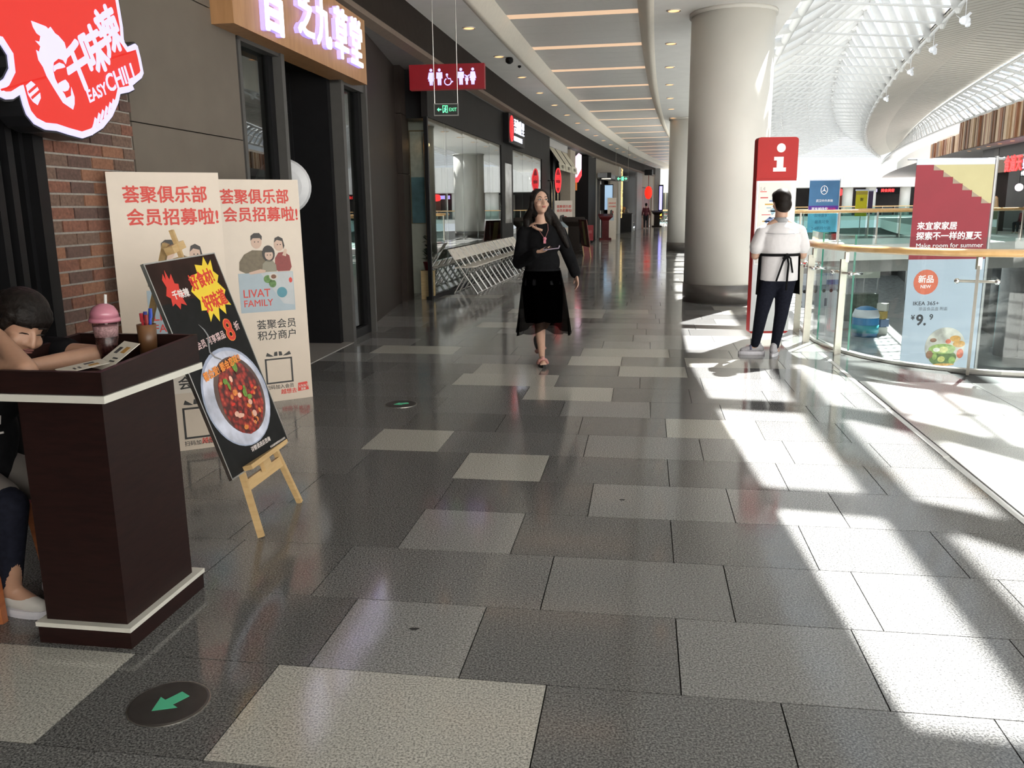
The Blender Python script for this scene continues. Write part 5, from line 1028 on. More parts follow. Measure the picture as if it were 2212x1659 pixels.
ft.rect(.05, .0, .36, .08, -.10, .085).build('foot', steel, tt)
# ================================================================ HANGING BANNERS
bn = thing('red_banner', 'tall red and pale blue furniture banner on a pole in the atrium opening', 'banner', (6.3, 11.9, -1.3))
BY = 11.9; fb_ = Fr((5.640, BY, -1.25), (1, .02, 0), (0, 0, 1)); bw, bh = 1.095, 3.30; H0 = 3.30
crd = M('banner_red', (.255, .013, .028), .6, na=.05, ns=3); cye = M('banner_yellow', (.50, .45, .24), .6, na=.04, ns=3); cbl = M('banner_blue_white', (.40, .46, .56), .6, na=.03, ns=3); cwt = M('banner_white_hem', (.60, .64, .76), .6, na=.03)
fb_.rect(0, 3.22, bw, 3.305, -.01, .01).build('top_hem', cwt, bn)
fb_.rect(0, 1.92, bw, 3.22, -.008, .006).build('red_field', crd, bn)
st = [(.235, 3.22)]
for i in range(6): st += [(.235 + i * .138 + .0, 3.22 - i * .088 - (.0 if i else 0)), (.235 + (i + 1) * .138 - .03, 3.22 - (i + 1) * .088)]
fb_.poly([(.24, 3.22), (bw, 3.22), (bw, 2.675)], -.002, .003).build('yellow_field', cye, bn)
for i in range(6):
    a, c_ = .24 + i * .1425, 3.22 - i * .0908; fb_.poly([(a, c_), (a, c_ - .075), (a + .119, c_ - .0757)], .0012, .001).build('fold_print', M('banner_fold', (.33, .25, .19), .6), bn); fb_.poly([(a, c_ - .0749), (a + .1425, c_ - .0749), (a + .1425, c_ - .0908), (a + .119, c_ - .0757)], .0012, .001).build('step_print', crd, bn)
bnw = M('banner_print_white', (.85, .80, .82), .6, na=0)
fb_.text('headline', '来宜家家居', .075, 2.345, .115, bnw, bn, d0=.002, bold=.03); fb_.text('headline', '探索不一样的夏天', .075, 2.205, .117, bnw, bn, d0=.002, bold=.03, sx=1.0); fb_.text('headline', 'Make room for summer', .080, 2.085, .088, bnw, bn, d0=.002, bold=.008, sx=1.12)
fb_.rect(0, -.1, bw, 1.92, -.008, .006).build('blue_field', cbl, bn)
fb_.ell(.275, 1.60, .178, .178, -.001, .002, 20).build('new_badge', M('badge_orange', (.62, .135, .075), .6), bn); fb_.text('badge_text', '新品', .275, 1.60, .115, bnw, bn, d0=.0015, bold=.03, align='CENTER'); fb_.text('badge_text', 'NEW', .275, 1.515, .065, bnw, bn, d0=.0015, bold=.025, align='CENTER')
bki = M('banner_ink', (.035, .035, .045), .6, na=0); fb_.text('product', 'IKEA 365+', .115, 1.27, .078, bki, bn, d0=.0, bold=.008, sx=1.1); fb_.text('product', '带盖食品盒 附盖', .205, 1.195, .058, M('banner_ink_grey', (.20, .22, .26), .6), bn, d0=.0)
fb_.text('price', '¥', .105, 1.06, .10, bki, bn, d0=.0, bold=.02); fb_.text('price', '9.', .18, .985, .215, bki, bn, d0=.0, bold=.035); fb_.text('price', '9', .37, 1.06, .115, bki, bn, d0=.0, bold=.02)
fb_.ell(.64, .66, .295, .285, -.0015, .002, 36).build('salad_print', M('salad_base', (.52, .50, .46), .6, na=.4, ns=6), bn)
r_ = random.Random(9); vg = [M('veg_%d' % i, c_, .6, na=.25, ns=25) for i, c_ in enumerate(((.25, .36, .10), (.50, .48, .16), (.10, .16, .05), (.55, .13, .07), (.56, .30, .08), (.62, .60, .54), (.24, .12, .07)))]
fb_.ell(.62, .50, .20, .12, .0006, .0005, 28).build('salad_piece', vg[2], bn); fb_.ell(.60, .63, .20, .075, .0007, .0005, 28).build('salad_piece', vg[0], bn)
for a, c_, ra, rb, k in ((.62, .62, .07, .045, 1), (.60, .48, .055, .045, 1), (.72, .60, .06, .04, 0), (.76, .46, .05, .06, 0), (.84, .70, .09, .05, 4), (.78, .78, .08, .045, 4), (.87, .56, .05, .07, 3), (.52, .62, .05, .03, 5), (.68, .74, .04, .035, 3), (.46, .76, .05, .03, 6), (.42, .55, .05, .06, 6), (.50, .52, .035, .05, 0), (.64, .40, .16, .018, 4)): fb_.ell(a, c_, ra, rb, .0013 + k * .0001, .0005, 18).build('salad_piece', vg[k], bn)
pol = M('pole_grey', (.40, .40, .41), .4, metal=.6); b = B(); b.cyl(fb_.P(bw + .035, -4.15, -.03), fb_.P(bw + .035, 3.33, -.03), .028, n=10); b.build('pole', pol, bn); b = B(); b.cyl(fb_.P(-.12, 3.295, -.02), fb_.P(bw + .13, 3.295, -.02), .012, n=8); b.ball(fb_.P(bw + .13, 3.295, -.02), .022, 8, 6); b.build('top_arm', pol, bn)
mb = thing('blue_banner', 'blue car dealer banner with star emblem standing on the bridge', 'banner', (12.4, 33.6, 0))
p0 = V((11.68, 33.3, .0)); fm = Fr(p0 + V((0, 0, .38)), (1, .1, 0), (0, 0, 1)); mw, mh = 1.22, 1.98
fm.rect(0, 1.02, mw, mh, -.01, .01).build('navy_field', M('banner_navy', (.045, .13, .26), .6, na=.1, ns=2), mb); fm.rect(0, 0, mw, .80, -.01, .01).build('sky_field', M('banner_sky', (.10, .34, .50), .6, na=.2, ns=2), mb); fm.rect(0, .80, mw, 1.02, -.01, .011).build('violet_band', M('banner_violet', (.07, .02, .22), .6), mb); fm.rect(-.01, mh, mw + .01, mh + .05, -.012, .014).build('top_hem', cwt, mb)
b = B(); b.tube([fm.P(.60 + .135 * math.cos(t), 1.62 + .16 * math.sin(t), .004) for t in [6.283 * k / 24 for k in range(24)]], .012, 5, True)
for t in (90, 210, 330): u_, v_ = math.cos(math.radians(t)), math.sin(math.radians(t)); fm.poly([(.60 - v_ * .022, 1.62 + u_ * .022), (.60 + u_ * .13, 1.62 + v_ * .155), (.60 + v_ * .022, 1.62 - u_ * .022)], .001, .004, b)
b.build('star_emblem', bnw, mb)
fm.text('dealer_name', '武汉中升奔驰', .29, 1.17, .115, bnw, mb, d0=.001); fm.text('offer', '开车前往仅', .12, .845, .135, bnw, mb, d0=.002, bold=.02); fm.text('offer', '四分钟', .74, .845, .125, M('banner_magenta', (.45, .02, .12), .6), mb, d0=.002, bold=.02)
nvy = M('banner_text_navy', (.02, .08, .16), .6, na=0)
fm.text('offer', '“款待盛享”', .20, .60, .135, nvy, mb, d0=.001); fm.text('offer', '最高可免', .28, .345, .15, nvy, mb, d0=.001); fm.text('offer', '2-4期月付款', .16, .10, .15, nvy, mb, d0=.001)
b = B(); b.cyl(fm.P(mw + .03, -.38, -.03), fm.P(mw + .03, mh + .06, -.03), .02, n=8); b.box(fm.P(mw * .5 + .3, -.37, -.05), (1.0, .3, .03)); b.build('stand', pol, mb)
yb2 = thing('yellow_banner', 'small yellow banner with black mark far beyond the bridge', 'banner', (25.5, 63, 0)); fy = Fr((24.55, 60.5, .6), (1, .1, 0), (0, 0, 1))
fy.rect(0, 0, .86, 1.78, -.02, .02).build('yellow_field', M('banner_bright_yellow', (.62, .55, .02), .6), yb2); fy.rect(0, 1.5, .86, 1.72, .0, .004).build('tan_band', M('banner_tan', (.42, .33, .05), .6), yb2); fy.rect(-.05, 1.76, .9, 1.86, -.03, .05).build('top_hem', cwt, yb2); fy.text('mark', '到', .31, 1.06, .26, blk, yb2, d0=.002, bold=.03)
b = B(); b.cyl(fy.P(.43, -6, -.03), fy.P(.43, 0, -.03), .03, n=6); b.build('pole', pol, yb2)
pb2 = thing('dark_purple_banner', 'narrow dark purple banner just right of the yellow one', 'banner', (26, 61, 0)); fy2 = Fr((25.47, 60.6, .75), (1, .1, 0), (0, 0, 1)); fy2.rect(0, 0, .36, 1.6, -.02, .02).build('purple_field', M('banner_purple', (.06, .04, .09), .6), pb2); fy2.rect(-.02, 1.58, .40, 1.66, -.03, .05).build('top_hem', cwt, pb2); b = B(); b.cyl(fy2.P(.18, -6.1, -.03), fy2.P(.18, 0, -.03), .03, n=6); b.build('pole', pol, pb2)
kb = thing('blue_kiosk', 'blue screen kiosk standing right of the blue banner', 'kiosk', (13.5, 35, 0)); fk = Fr((13.05, 34.4, .02), (1, .1, 0), (0, 0, 1)); fk.poly(rrect(0, 0, .36, 1.28, .05), -.2, .2).build('kiosk_body', bkm, kb); fk.rect(.0, .55, .30, 1.22, 0, .006).build('screen_face', M('kiosk_screen', (.15, .22, .55), .3, na=.3, ns=3, emit=(.14, .22, .6), es=.5), kb)
wk = thing('white_kiosk', 'white counter kiosk behind the bridge handrail left of the blue banner', 'kiosk', (11, 36, 0)); fk = Fr((11.15, 34.7, .02), (1, .1, 0), (0, 0, 1)); fk.poly(rrect(0, 0, .40, 1.35, .06), -.3, .3).build('kiosk_body', twh, wk); fk.rect(.03, .85, .37, 1.0, 0, .004).build('face_panel', M('kiosk_face_grey', (.4, .4, .4), .4), wk)
# ================================================================ FAR FLOOR OBJECTS IN THE GALLERY
def lectern_far(p, m, label, s=1., rz=0.):
    t = thing('host_stand', label, 'lectern', p); c_ = V(p)
    b = B(); b.box(c_ + V((0, 0, .04)), (.52 * s, .42 * s, .08)); b.prism([c_ + V((x * s, y * s, .08)) for x, y in ((-.24, -.19), (.24, -.19), (.24, .19), (-.24, .19))], (0, 0, .02)); b.build('base', m, t)
    b = B(); b.box(c_ + V((0, 0, .5)), (.30 * s, .26 * s, .84)); b.build('column_body', m, t)
    b = B(); b.prism([c_ + V((x * s, y * s, z)) for x, y, z in ((-.15, -.13, .86), (.15, -.13, .86), (.29, -.2, 1.0), (-.29, -.2, 1.0))], (0, .36 * s, 0)); b.prism([c_ + V((x * s, y * s, z)) for x, y, z in ((-.31, -.22, 1.0), (.31, -.22, 1.0), (.31, .22, 1.10), (-.31, .22, 1.10))], (0, 0, .05)); b.build('top', m, t)
    return t
redm = woodmat('red_mahogany', (.085, .008, .010), (.13, .014, .016), .4, (2, 2, 8))
lectern_far((4.25, 37.9, 0), redm, 'red mahogany host stand far along the gallery')
drk = woodmat('dark_walnut', (.014, .010, .008), (.024, .017, .013), .6, (2, 2, 8))
for q_ in (redm, drk): q_.node_tree.nodes['Principled BSDF'].inputs['Specular IOR Level'].default_value = .15
lectern_far((2.02, 26.9, 0), drk, 'dark walnut host stand just right of the walking woman', 1.15)
lectern_far((10.55, 61.0, 0), drk, 'small dark host stand at the far end of the gallery', 1.2)
def mini_board(name, o, w, h, label, f_=None):
    t = thing(name, label, 'sign board', o, group='distant membership boards'); f = f_ or Fr(o, (1, .15, 0), (0, .02, 1)); k = h / 1.68
    f.rect(0, 0, w, h, -.015, .015).build('board', bdm, t); f.text('heading', '荟聚俱乐部', w * .12, h * .86, w * .165, redp, t, bold=.03); f.text('heading', '会员招募啦!', w * .12, h * .78, w * .165, redp, t, bold=.03)
    f.poly([(w * .25, h * .58), (w * .3, h * .70), (w * .5, h * .72), (w * .62, h * .66), (w * .68, h * .58)], .001, .001).build('family_print', hrp, t); f.ell(w * .62, h * .66, w * .08, h * .035, .002, .001, 12).build('family_print', mrn, t); f.rect(w * .25, h * .46, w * .75, h * .58, .001, .001).build('card_print', skyb, t)
    b = B(); b.prism([f.P(w * .45, h * .5, -.015), f.P(w * .55, h * .5, -.015), f.P(w * .55, .01, -.35), f.P(w * .45, .01, -.35)], (0, .02, 0)); b.build('rear_strut', MATS['strut_card'], t)
mini_board('membership_board', V((1.52, 29.0, 0)), .62, 1.68, 'cream membership board half hidden behind the woman\'s hair'); mini_board('membership_board', V((4.40, 38.35, 0)), .40, 1.85, 'narrow cream membership board behind the red host stand')
eb = thing('sandwich_sign', 'colourful leaning sign on pale legs beside the dark host stand', 'sign', (2.2, 25, 0)); fs2 = Fr((2.22, 25.9, .05), (.12, -1, 0), (-.14, 0, 1)); fs2.rect(0, .25, 1.2, 1.05, -.02, .02).build('sign_face', M('sign_mixed', (.16, .05, .035), .5, na=.9, ns=6), eb); fs2.rect(.5, .3, .8, 1.0, 0, .003).build('yellow_print', M('sign_yellow', (.55, .50, .22), .5), eb)
for a in (.1, 1.1): b = B(); b.bar(fs2.P(a, -.05, -.01), fs2.P(a, .3, -.01), .04, .03); b.build('leg', pine, eb)
rc = thing('red_crate', 'red printed box standing by the black pier', 'box', (3.19, 34.8, 0)); b = B(); b.box((3.19, 34.8, .42), (.42, .35, .62)); b.build('box_body', M('crate_red', (.36, .02, .03), .5), rc); b = B(); b.box((3.19, 34.62, .46), (.30, .012, .12)); b.build('box_print', M('crate_print', (.5, .12, .12), .5), rc)
for dx in (-.16, .16): b = B(); b.box((3.19 + dx, 34.8, .055), (.05, .3, .11)); b.build('foot', black, rc)
ct = thing('service_counter', 'black service counter with staff behind it far along the gallery', 'counter', (6.55, 49.6, 0)); b = B(); b.box((6.55, 49.6, .52), (1.0, .7, 1.04)); b.build('counter_body', dgrey, ct); b = B(); b.box((6.55, 49.6, 1.06), (1.06, .76, .05)); b.build('counter_top', M('counter_top', (.05, .045, .042), .5, spec=.2), ct); b = B(); b.box((7.10, 49.7, .5), (.10, .75, 1.0)); b.build('side_panel', M('counter_side', (.35, .36, .38), .5), ct)
for i, (dx, dz, c_) in enumerate(((.05, .22, (.35, .18, .06)), (.28, .16, (.3, .28, .24)), (-.2, .25, (.4, .4, .42)))):
    t = thing('counter_flowers' if i == 0 else 'counter_jar', ['orange flower bunch on the far black counter', 'pale squat jar on the far black counter', 'grey tall jar on the far black counter'][i], 'flowers' if i == 0 else 'jar', (6.55 + dx, 49.4, 1.085)); b = B(); b.lathe([(.05, 0), (.09, dz * .4), (.07, dz * .8), (.04, dz)], (6.55 + dx, 49.4, 1.085), 10); b.build('vessel', M('jar_%d' % i, c_, .4), t, smooth=True); b = B(); b.ball((6.55 + dx, 49.4, 1.085 + dz + .05), (.12 if i == 0 else .05, .1 if i == 0 else .05, .10 if i == 0 else .03), 8, 6); b.build('bloom' if i == 0 else 'lid', M('bloom_%d' % i, [(.55, .20, .04), (.5, .5, .5), (.2, .2, .2)][i], .6), t)
# red and white chairs in the distance
rcm = M('chair_red', (.42, .05, .035), .5)
ch2 = make_chair('y'); ch2['group'] = 'red topped chairs far along the gallery'
for o in list(ch2.children):
    if o.name.split('.')[0] == 'backrest':
        b = B(); d = V((-.51, 0, .76)).normalized(); fb2 = Fr(V((-.14, -.205, .58)), (0, 1, 0), d); fb2.rect(.0, .08, .41, .22, -.008, .016, b); q = b.build('red_cover', rcm, ch2)
for i in range(5):
    y = 52.5 + i * .43; p = F(y, -.40); a = math.atan2(-sf(y), 1); lb = 'red topped folding chair, %s of the distant row past the black counter' % ('first', 'second', 'third', 'fourth', 'fifth')[i]
    if i == 0: ch2.location = p; ch2.rotation_euler = (0, 0, a); ch2['label'] = lb
    else: copy_tree(ch2, p, a, lb)
for i, (x, y, rz) in enumerate(((11.3, 62.5, .4), (12.0, 64.5, 2.0))):
    cc = copy_tree(ch2, V((x, y, 0)), rz, ['single red topped chair beside the small dark host stand', 'single red topped chair before the tiny end balustrade'][i]); cc['group'] = 'far end chairs'
# ================================================================ LOWER STOREY OBJECTS
bb_ = thing('truck_billboard', 'large white billboard with blue trucks on the lower storey', 'billboard', (18, 48, -5.4)); fl_ = Fr((16.35, 47.5, -4.35), (1, .08, 0), (0, 0, 1)); fl_.rect(0, 0, 2.75, 2.32, -.1, .1).build('panel', M('billboard_white', (.52, .56, .60), .5, na=.04), bb_)
for a, c_, w_ in ((.25, .95, .9), (1.35, .98, 1.2)):
    fl_.rect(a, c_, a + w_, c_ + .35, 0, .006).build('truck_print', M('truck_grey', (.22, .24, .28), .5, na=.4, ns=4), bb_); fl_.rect(a + w_ * .25, c_ + .3, a + w_ * .9, c_ + .62, .0, .005).build('truck_print', M('truck_blue', (.08, .13, .32), .5, na=.4, ns=5), bb_)
    for k in (.15, .5, .85): fl_.ell(a + w_ * k, c_, .10, .10, .006, .004, 12).build('wheel_print', blk, bb_)
fl_.text('number', '2', .05, .08, .55, M('print_slate', (.15, .16, .2), .5), bb_, d0=.001); fl_.text('lettering', '工程车展', .9, 1.85, .28, MATS['truck_blue'], bb_, d0=.001); fl_.rect(1.6, .1, 1.75, .55, 0, .004).build('figure_print', MATS['print_slate'], bb_)
for a in (.2, 2.5): b = B(); b.box(fl_.P(a, -.52, -.1), (.12, .12, 1.06)); b.build('leg', pol, bb_)
bo = thing('blue_booth', 'rounded blue and white booth on the lower storey floor', 'booth', (18.6, 43.5, -5.4)); b = B(); b.lathe([(.62, 0), (.66, .6), (.66, 1.15), (.55, 1.42), (.3, 1.55), (.001, 1.6)], (18.75, 43.8, -5.4), 20); b.build('booth_shell', M('booth_blue', (.04, .20, .42), .4), bo, smooth=True); b = B(); b.lathe([(.67, 1.0), (.675, 1.12), (.57, 1.42)], (18.75, 43.8, -5.4), 20); b.build('white_band', M('booth_white', (.6, .64, .68), .4), bo, smooth=True); b = B(); b.lathe([(.68, .2), (.685, .62), (.67, .62)], (18.75, 43.8, -5.4), 20); b.build('teal_band', M('booth_teal', (.05, .30, .36), .4), bo, smooth=True)
ks = thing('teal_pillar_sign', 'narrow teal printed pillar on the lower storey at right', 'sign', (23, 38, -5.4)); b = B(); b.box((22.6, 38.2, -3.7), (.32, .3, 2.9)); b.build('pillar_body', M('pillar_pale', (.34, .48, .50), .5, na=.3, ns=2), ks); b = B(); b.box((22.6, 38.03, -3.4), (.26, .03, .9)); b.build('pillar_print', M('pillar_blue', (.05, .16, .36), .5), ks); b = B(); b.box((22.6, 38.2, -5.28), (.5, .45, .24)); b.build('foot', pol, ks)
gs_ = thing('striped_goods', 'white and yellow striped parcel stack beside the blue booth', 'goods', (19.6, 44, -5.4))
for i in range(4): b = B(); b.box((19.75 + .08 * (i % 2), 44.3, -5.2 + i * .42), (.62 - .08 * i, .5, .40), rz=.3 * i); b.build('parcel', M('parcel_%d' % (i % 3), [(.55, .55, .5), (.16, .22, .34), (.5, .36, .12)][i % 3], .6), gs_)
sh = thing('lower_market_stall', 'dark green stall under a lit shelf in the lower storey', 'stall', (20.5, 50, -5.4)); b = B(); b.box((20.9, 50, -4.6), (1.9, 1, 1.6)); b.build('stall_body', M('stall_dark', (.07, .09, .07), .6, na=.5, ns=4), sh); b = B(); b.box((20.9, 50, -2.6), (1.9, 1, .5)); b.build('stall_roof', M('stall_pale', (.42, .44, .38), .6), sh)
for x in (20.0, 21.8): b = B(); b.box((x, 49.6, -3.4), (.08, .08, 1.3)); b.build('stall_post', pol, sh)
# ================================================================ PEOPLE
def at(u, v, Y):      # a point of the room at forward distance Y seen at photo position (u, v)
    d = _r * ((u - 1106) / FPX) + _u * ((829.5 - v) / FPX) + _f; return V((0, 0, HC)) + d * (Y / d.y)
class Body:
    def __init__(s): s.b = B()
    def cap(s, p0, r0, p1, r1): s.b.cyl(p0, p1, r0, r1, 14, True); s.b.ball(p0, r0, 14, 8); s.b.ball(p1, r1, 14, 8); return s
    def tub(s, c0, rx0, ry0, c1, rx1, ry1, n=28):      # elliptical drum with a straight hem
        r_ = [[V(c) + V((rx * math.cos(t), ry * math.sin(t), 0)) for t in [2 * math.pi * i / n for i in range(n)]] for c, rx, ry in ((c0, rx0, ry0), (c1, rx1, ry1))]
        s.b.strip(r_, True); s.b.poly(r_[0]); s.b.poly(r_[1]); return s
    def chain(s, *pr):
        for (p, r), (q, t) in zip(pr[:-1], pr[1:]): s.cap(V(p), r, V(q), t)
        return s
    def ell(s, c, r, R=None): s.b.ball(c, r, 20, 14, R); return s
    def make(s, name, mat, parent, vox=.008, smooth=6):
        o = s.b.build(name, mat, parent)
        m = o.modifiers.new('skin', 'REMESH'); m.mode = 'VOXEL'; m.voxel_size = vox; m.use_smooth_shade = True
        if smooth: k = o.modifiers.new('soft', 'SMOOTH'); k.factor = .5; k.iterations = smooth
        return o
def axes(fwd, up=(0, 0, 1)):
    f_ = V(fwd).normalized(); r_ = f_.cross(V(up)).normalized(); u_ = r_.cross(f_).normalized(); return r_, f_, u_
def hmat(fwd, up=(0, 0, 1)): r_, f_, u_ = axes(fwd, up); return Matrix((r_, f_, u_)).transposed()
def head(bd, c, fwd, s=1., up=(0, 0, 1)):
    R = hmat(fwd, up); P = lambda x, y, z: V(c) + R @ V((x * s, y * s, z * s))
    bd.ell(P(0, -.012, .028), (.074 * s, .090 * s, .088 * s), R).ell(P(0, .022, -.030), (.060 * s, .064 * s, .080 * s), R)
    bd.ell(P(0, .050, -.082), (.030 * s, .030 * s, .026 * s), R)                       # chin
    bd.ell(P(.036, .052, -.030), (.028 * s, .028 * s, .026 * s), R).ell(P(-.036, .052, -.030), (.028 * s, .028 * s, .026 * s), R)
    bd.cap(P(0, .080, .012), .009 * s, P(0, .098, -.026), .0125 * s)                   # nose
    for sd in (-1, 1): bd.ell(P(.074 * sd, -.004, -.006), (.010 * s, .018 * s, .030 * s), R).ell(P(.015 * sd, .090, -.030), (.008 * s, .008 * s, .007 * s), R)
    bd.ell(P(0, .078, -.054), (.022 * s, .012 * s, .010 * s), R)
    return P, R
def face(parent, P, R, s, mhair, mlip, closed=False, mskin=None):
    mw = M('eye_white', (.55, .52, .50), .3, na=0); md = M('eye_dark', (.012, .009, .008), .2, na=0)
    for sd in (-1, 1):
        if not closed:
            b = B(); b.ball(P(.031 * sd, .0755, .010), (.0150 * s, .007 * s, .0062 * s), 14, 8, R); o = b.build('eye', mw, parent, smooth=True)
            b = B(); b.ball(P(.031 * sd, .0815, .010), (.0062 * s, .003 * s, .0060 * s), 10, 6, R); b.build('iris', md, o, smooth=True)
        b = B(); b.tube([P((.031 + d) * sd, .0815 - abs(d) * .25 - (.004 if d > 0 else 0), .0165 - d * d * 16 - (.006 if closed else 0)) for d in (-.017, -.008, 0, .008, .017)], [.0012 * s, .0022 * s, .0026 * s, .0022 * s, .001 * s], 6); b.build('eyelash', md, parent)
        b = B(); b.tube([P((.031 + d) * sd, .082 - abs(d) * .3 - (.006 if d > 0.01 else 0), .036 - d * d * 14 + d * .1) for d in (-.018, -.008, .004, .02)], [.002 * s, .0034 * s, .0032 * s, .0012 * s], 6); b.build('eyebrow', mhair, parent)
    b = B(); b.ball(P(0, .0875, -.0495), (.021 * s, .0065 * s, .0048 * s), 14, 6, R); b.ball(P(0, .0875, -.0575), (.018 * s, .0075 * s, .0058 * s), 14, 6, R); b.build('lips', mlip, parent, smooth=True)
def hand(bd, wrist, fwd, palm, s=1., curl=.5, spread=.12, side=1):
    # palm: direction the palm faces; side: which side the thumb leaves
    f_ = V(fwd).normalized(); n_ = (V(palm) - f_ * V(palm).dot(f_)).normalized(); r_ = f_.cross(n_) * side
    W_ = V(wrist); R = Matrix((r_, f_, n_)).transposed()
    bd.ell(W_ + f_ * .045 * s, (.038 * s, .050 * s, .015 * s), R)
    for i, L in enumerate((.066, .075, .070, .054)):
        a = (i - 1.5); base = W_ + f_ * .082 * s + r_ * (-a * .0195 * s); d = (f_ - r_ * a * spread).normalized(); p = base; ang = 0.
        for k, q in enumerate((.46, .30, .24)):
            ang += curl * (.55 if k == 0 else .8); dd = (d * math.cos(ang) + n_ * math.sin(ang)).normalized(); p2 = p + dd * L * q * s; bd.cap(p, (.0092 - .0008 * k) * s, p2, (.0084 - .0009 * k) * s); p = p2
    p = W_ + f_ * .025 * s + r_ * .030 * s; p2 = p + (r_ * .7 + f_ * .6 + n_ * .25).normalized() * .036 * s; p3 = p2 + (f_ * .9 + r_ * .15 + n_ * .35).normalized() * .030 * s
    bd.chain((p, .013 * s), (p2, .0105 * s), (p3, .0085 * s)); return W_ + f_ * .08 * s
skinA = M('skin_light', (.52, .32, .235), .5, na=.05, ns=30, sss=.08); skinB = M('skin_tan', (.40, .225, .15), .5, na=.05, ns=30, sss=.08)
hairm = M('hair_black', (.010, .0075, .0065), .5, na=.5, ns=70, spec=.16, bump=.5); hairb = M('hair_brown', (.010, .0065, .005), .5, na=.4, ns=70, spec=.15)
lip = M('lip_rose', (.36, .11, .095), .45, na=.05)
# ---------------------------------------------------------------- walking woman in black
wm = thing('person', 'woman in black top and tulle skirt walking towards the viewer with phone', 'person', (.295, 7.75, 0))
bd = Body(); hc = V((.272, 7.74, 1.500)); fw_ = V((.36, -.90, .14)); P, R = head(bd, hc, fw_, 1.0)
nk = V((.283, 7.79, 1.30)); bd.chain((hc + V((.0, .03, -.06)), .050), (nk, .052)); bd.ell(V((.29, 7.80, 1.16)), (.145, .085, .17)); bd.ell(V((.295, 7.80, .93)), (.13, .09, .16)); bd.ell(V((.295, 7.80, .82)), (.155, .10, .13))
sA, sB = V((.130, 7.80, 1.225)), V((.455, 7.80, 1.225)); eA, wA = V((.085, 7.77, .955)), V((.235, 7.53, 1.065)); eB, wB = V((.545, 7.82, 1.00)), V((.600, 7.72, .845))
bd.chain((sA, .048), (eA, .038), (wA, .024)); bd.chain((sB, .048), (eB, .038), (wB, .024)); bd.chain((nk, .05), (sA, .045)); bd.chain((nk, .05), (sB, .045))
hand(bd, wA, (.85, -.45, .10), (-.1, -.2, 1), .95, .55, .08, -1); hand(bd, wB, (.18, -.22, -.95), (-.9, -.2, -.1), .95, .45, .06, 1)
hpA, hpB = V((.235, 7.80, .80)), V((.355, 7.80, .80)); kA, aA = V((.262, 7.70, .435)), V((.285, 7.735, .085)); kB, aB = V((.345, 7.82, .43)), V((.262, 8.08, .235))
bd.chain((hpA, .085), (kA, .052), (kA.lerp(aA, .35), .049), (aA, .029)); bd.chain((hpB, .085), (kB, .052), (kB.lerp(aB, .35), .047), (aB, .029))
bd.chain((aA + V((0, .03, -.035)), .028), (V((.289, 7.66, .052)), .030), (V((.292, 7.585, .036)), .022)); bd.chain((aB, .03), (V((.27, 8.07, .16)), .028), (V((.30, 8.02, .075)), .026))
for i in range(5): bd.cap(V((.268 + i * .012, 7.59, .036)), .010, V((.266 + i * .014, 7.555 + .006 * i, .032)), .008)
bd.make('body', skinA, wm, .0075, 5); face(wm, P, R, 1., hairm, lip)
bk = M('cloth_black', (.008, .008, .009), .9, na=.2, ns=40, spec=.06)
t_ = Body(); t_.ell(V((.29, 7.80, 1.15)), (.175, .112, .185)).ell(V((.295, 7.80, .95)), (.165, .115, .17)).ell(V((.295, 7.79, .84)), (.175, .118, .08)); t_.chain((sA, .066), (eA + V((-.01, 0, 0)), .060), (wA.lerp(eA, .08), .048)); t_.chain((sB, .066), (eB, .060), (wB.lerp(eB, .08), .050)); t_.chain((nk + V((0, 0, -.055)), .070), (sA, .058)); t_.chain((nk + V((0, 0, -.055)), .070), (sB, .058)); t_.make('black_top', bk, wm, .010, 6)
def skirt(rows, name, mat, parent, n=48, amp=.012, fr_=9, hem=.3):
    b = B(); rr = []
    for j, (c, rx, ry) in enumerate(rows):
        k = j / (len(rows) - 1); rr.append([V((c[0] + rx * (1 + amp * k * 4 * math.sin(fr_ * t + j * .2)) * math.cos(t), c[1] + ry * (1 + amp * k * 4 * math.sin(fr_ * t)) * math.sin(t), c[2] + k * hem * (.03 - .065 * abs(math.cos(t)) + .012 * math.sin(7 * t)))) for t in [6.2832 * i / n for i in range(n)]])
    b.strip(rr, True); return b.build(name, mat, parent, smooth=True)
skirt([((.295, 7.795, .90), .165, .112), ((.297, 7.79, .76), .19, .15), ((.300, 7.79, .60), .185, .16), ((.302, 7.80, .46), .175, .165), ((.302, 7.80, .405), .168, .16)], 'skirt_lining', bk, wm)
tul = glass('tulle_black', (.20, .20, .205), 1.02, .05)
skirt([((.295, 7.795, .88), .172, .12), ((.30, 7.79, .70), .205, .17), ((.303, 7.80, .50), .23, .20), ((.305, 7.82, .37), .245, .225), ((.305, 7.82, .315), .250, .235)], 'tulle_overlay', tul, wm, 64, .02, 13, 1.)
h_ = Body(); h_.ell(hc + R @ V((0, -.026, .036)), (.084, .090, .090), R); h_.ell(hc + R @ V((0, -.055, -.03)), (.085, .060, .11), R)
Hc = lambda x, y, z: hc + R @ V((x, y, z))
h_.chain((Hc(.070, .005, .05), .022), (Hc(.080, -.015, -.05), .024), (V((.155, 7.80, 1.36)), .038), (V((.16, 7.79, 1.25)), .030)); h_.chain((Hc(-.070, .005, .06), .022), (Hc(-.082, -.015, -.05), .024), (V((.395, 7.79, 1.36)), .040), (V((.46, 7.76, 1.24)), .042), (V((.525, 7.74, 1.10)), .020)); h_.chain((Hc(0, -.08, 0), .07), (V((.29, 7.88, 1.28)), .075), (V((.34, 7.88, 1.15)), .05)); h_.chain((Hc(-.06, -.03, -.1), .04), (V((.42, 7.82, 1.22)), .045), (V((.50, 7.76, 1.14)), .025))
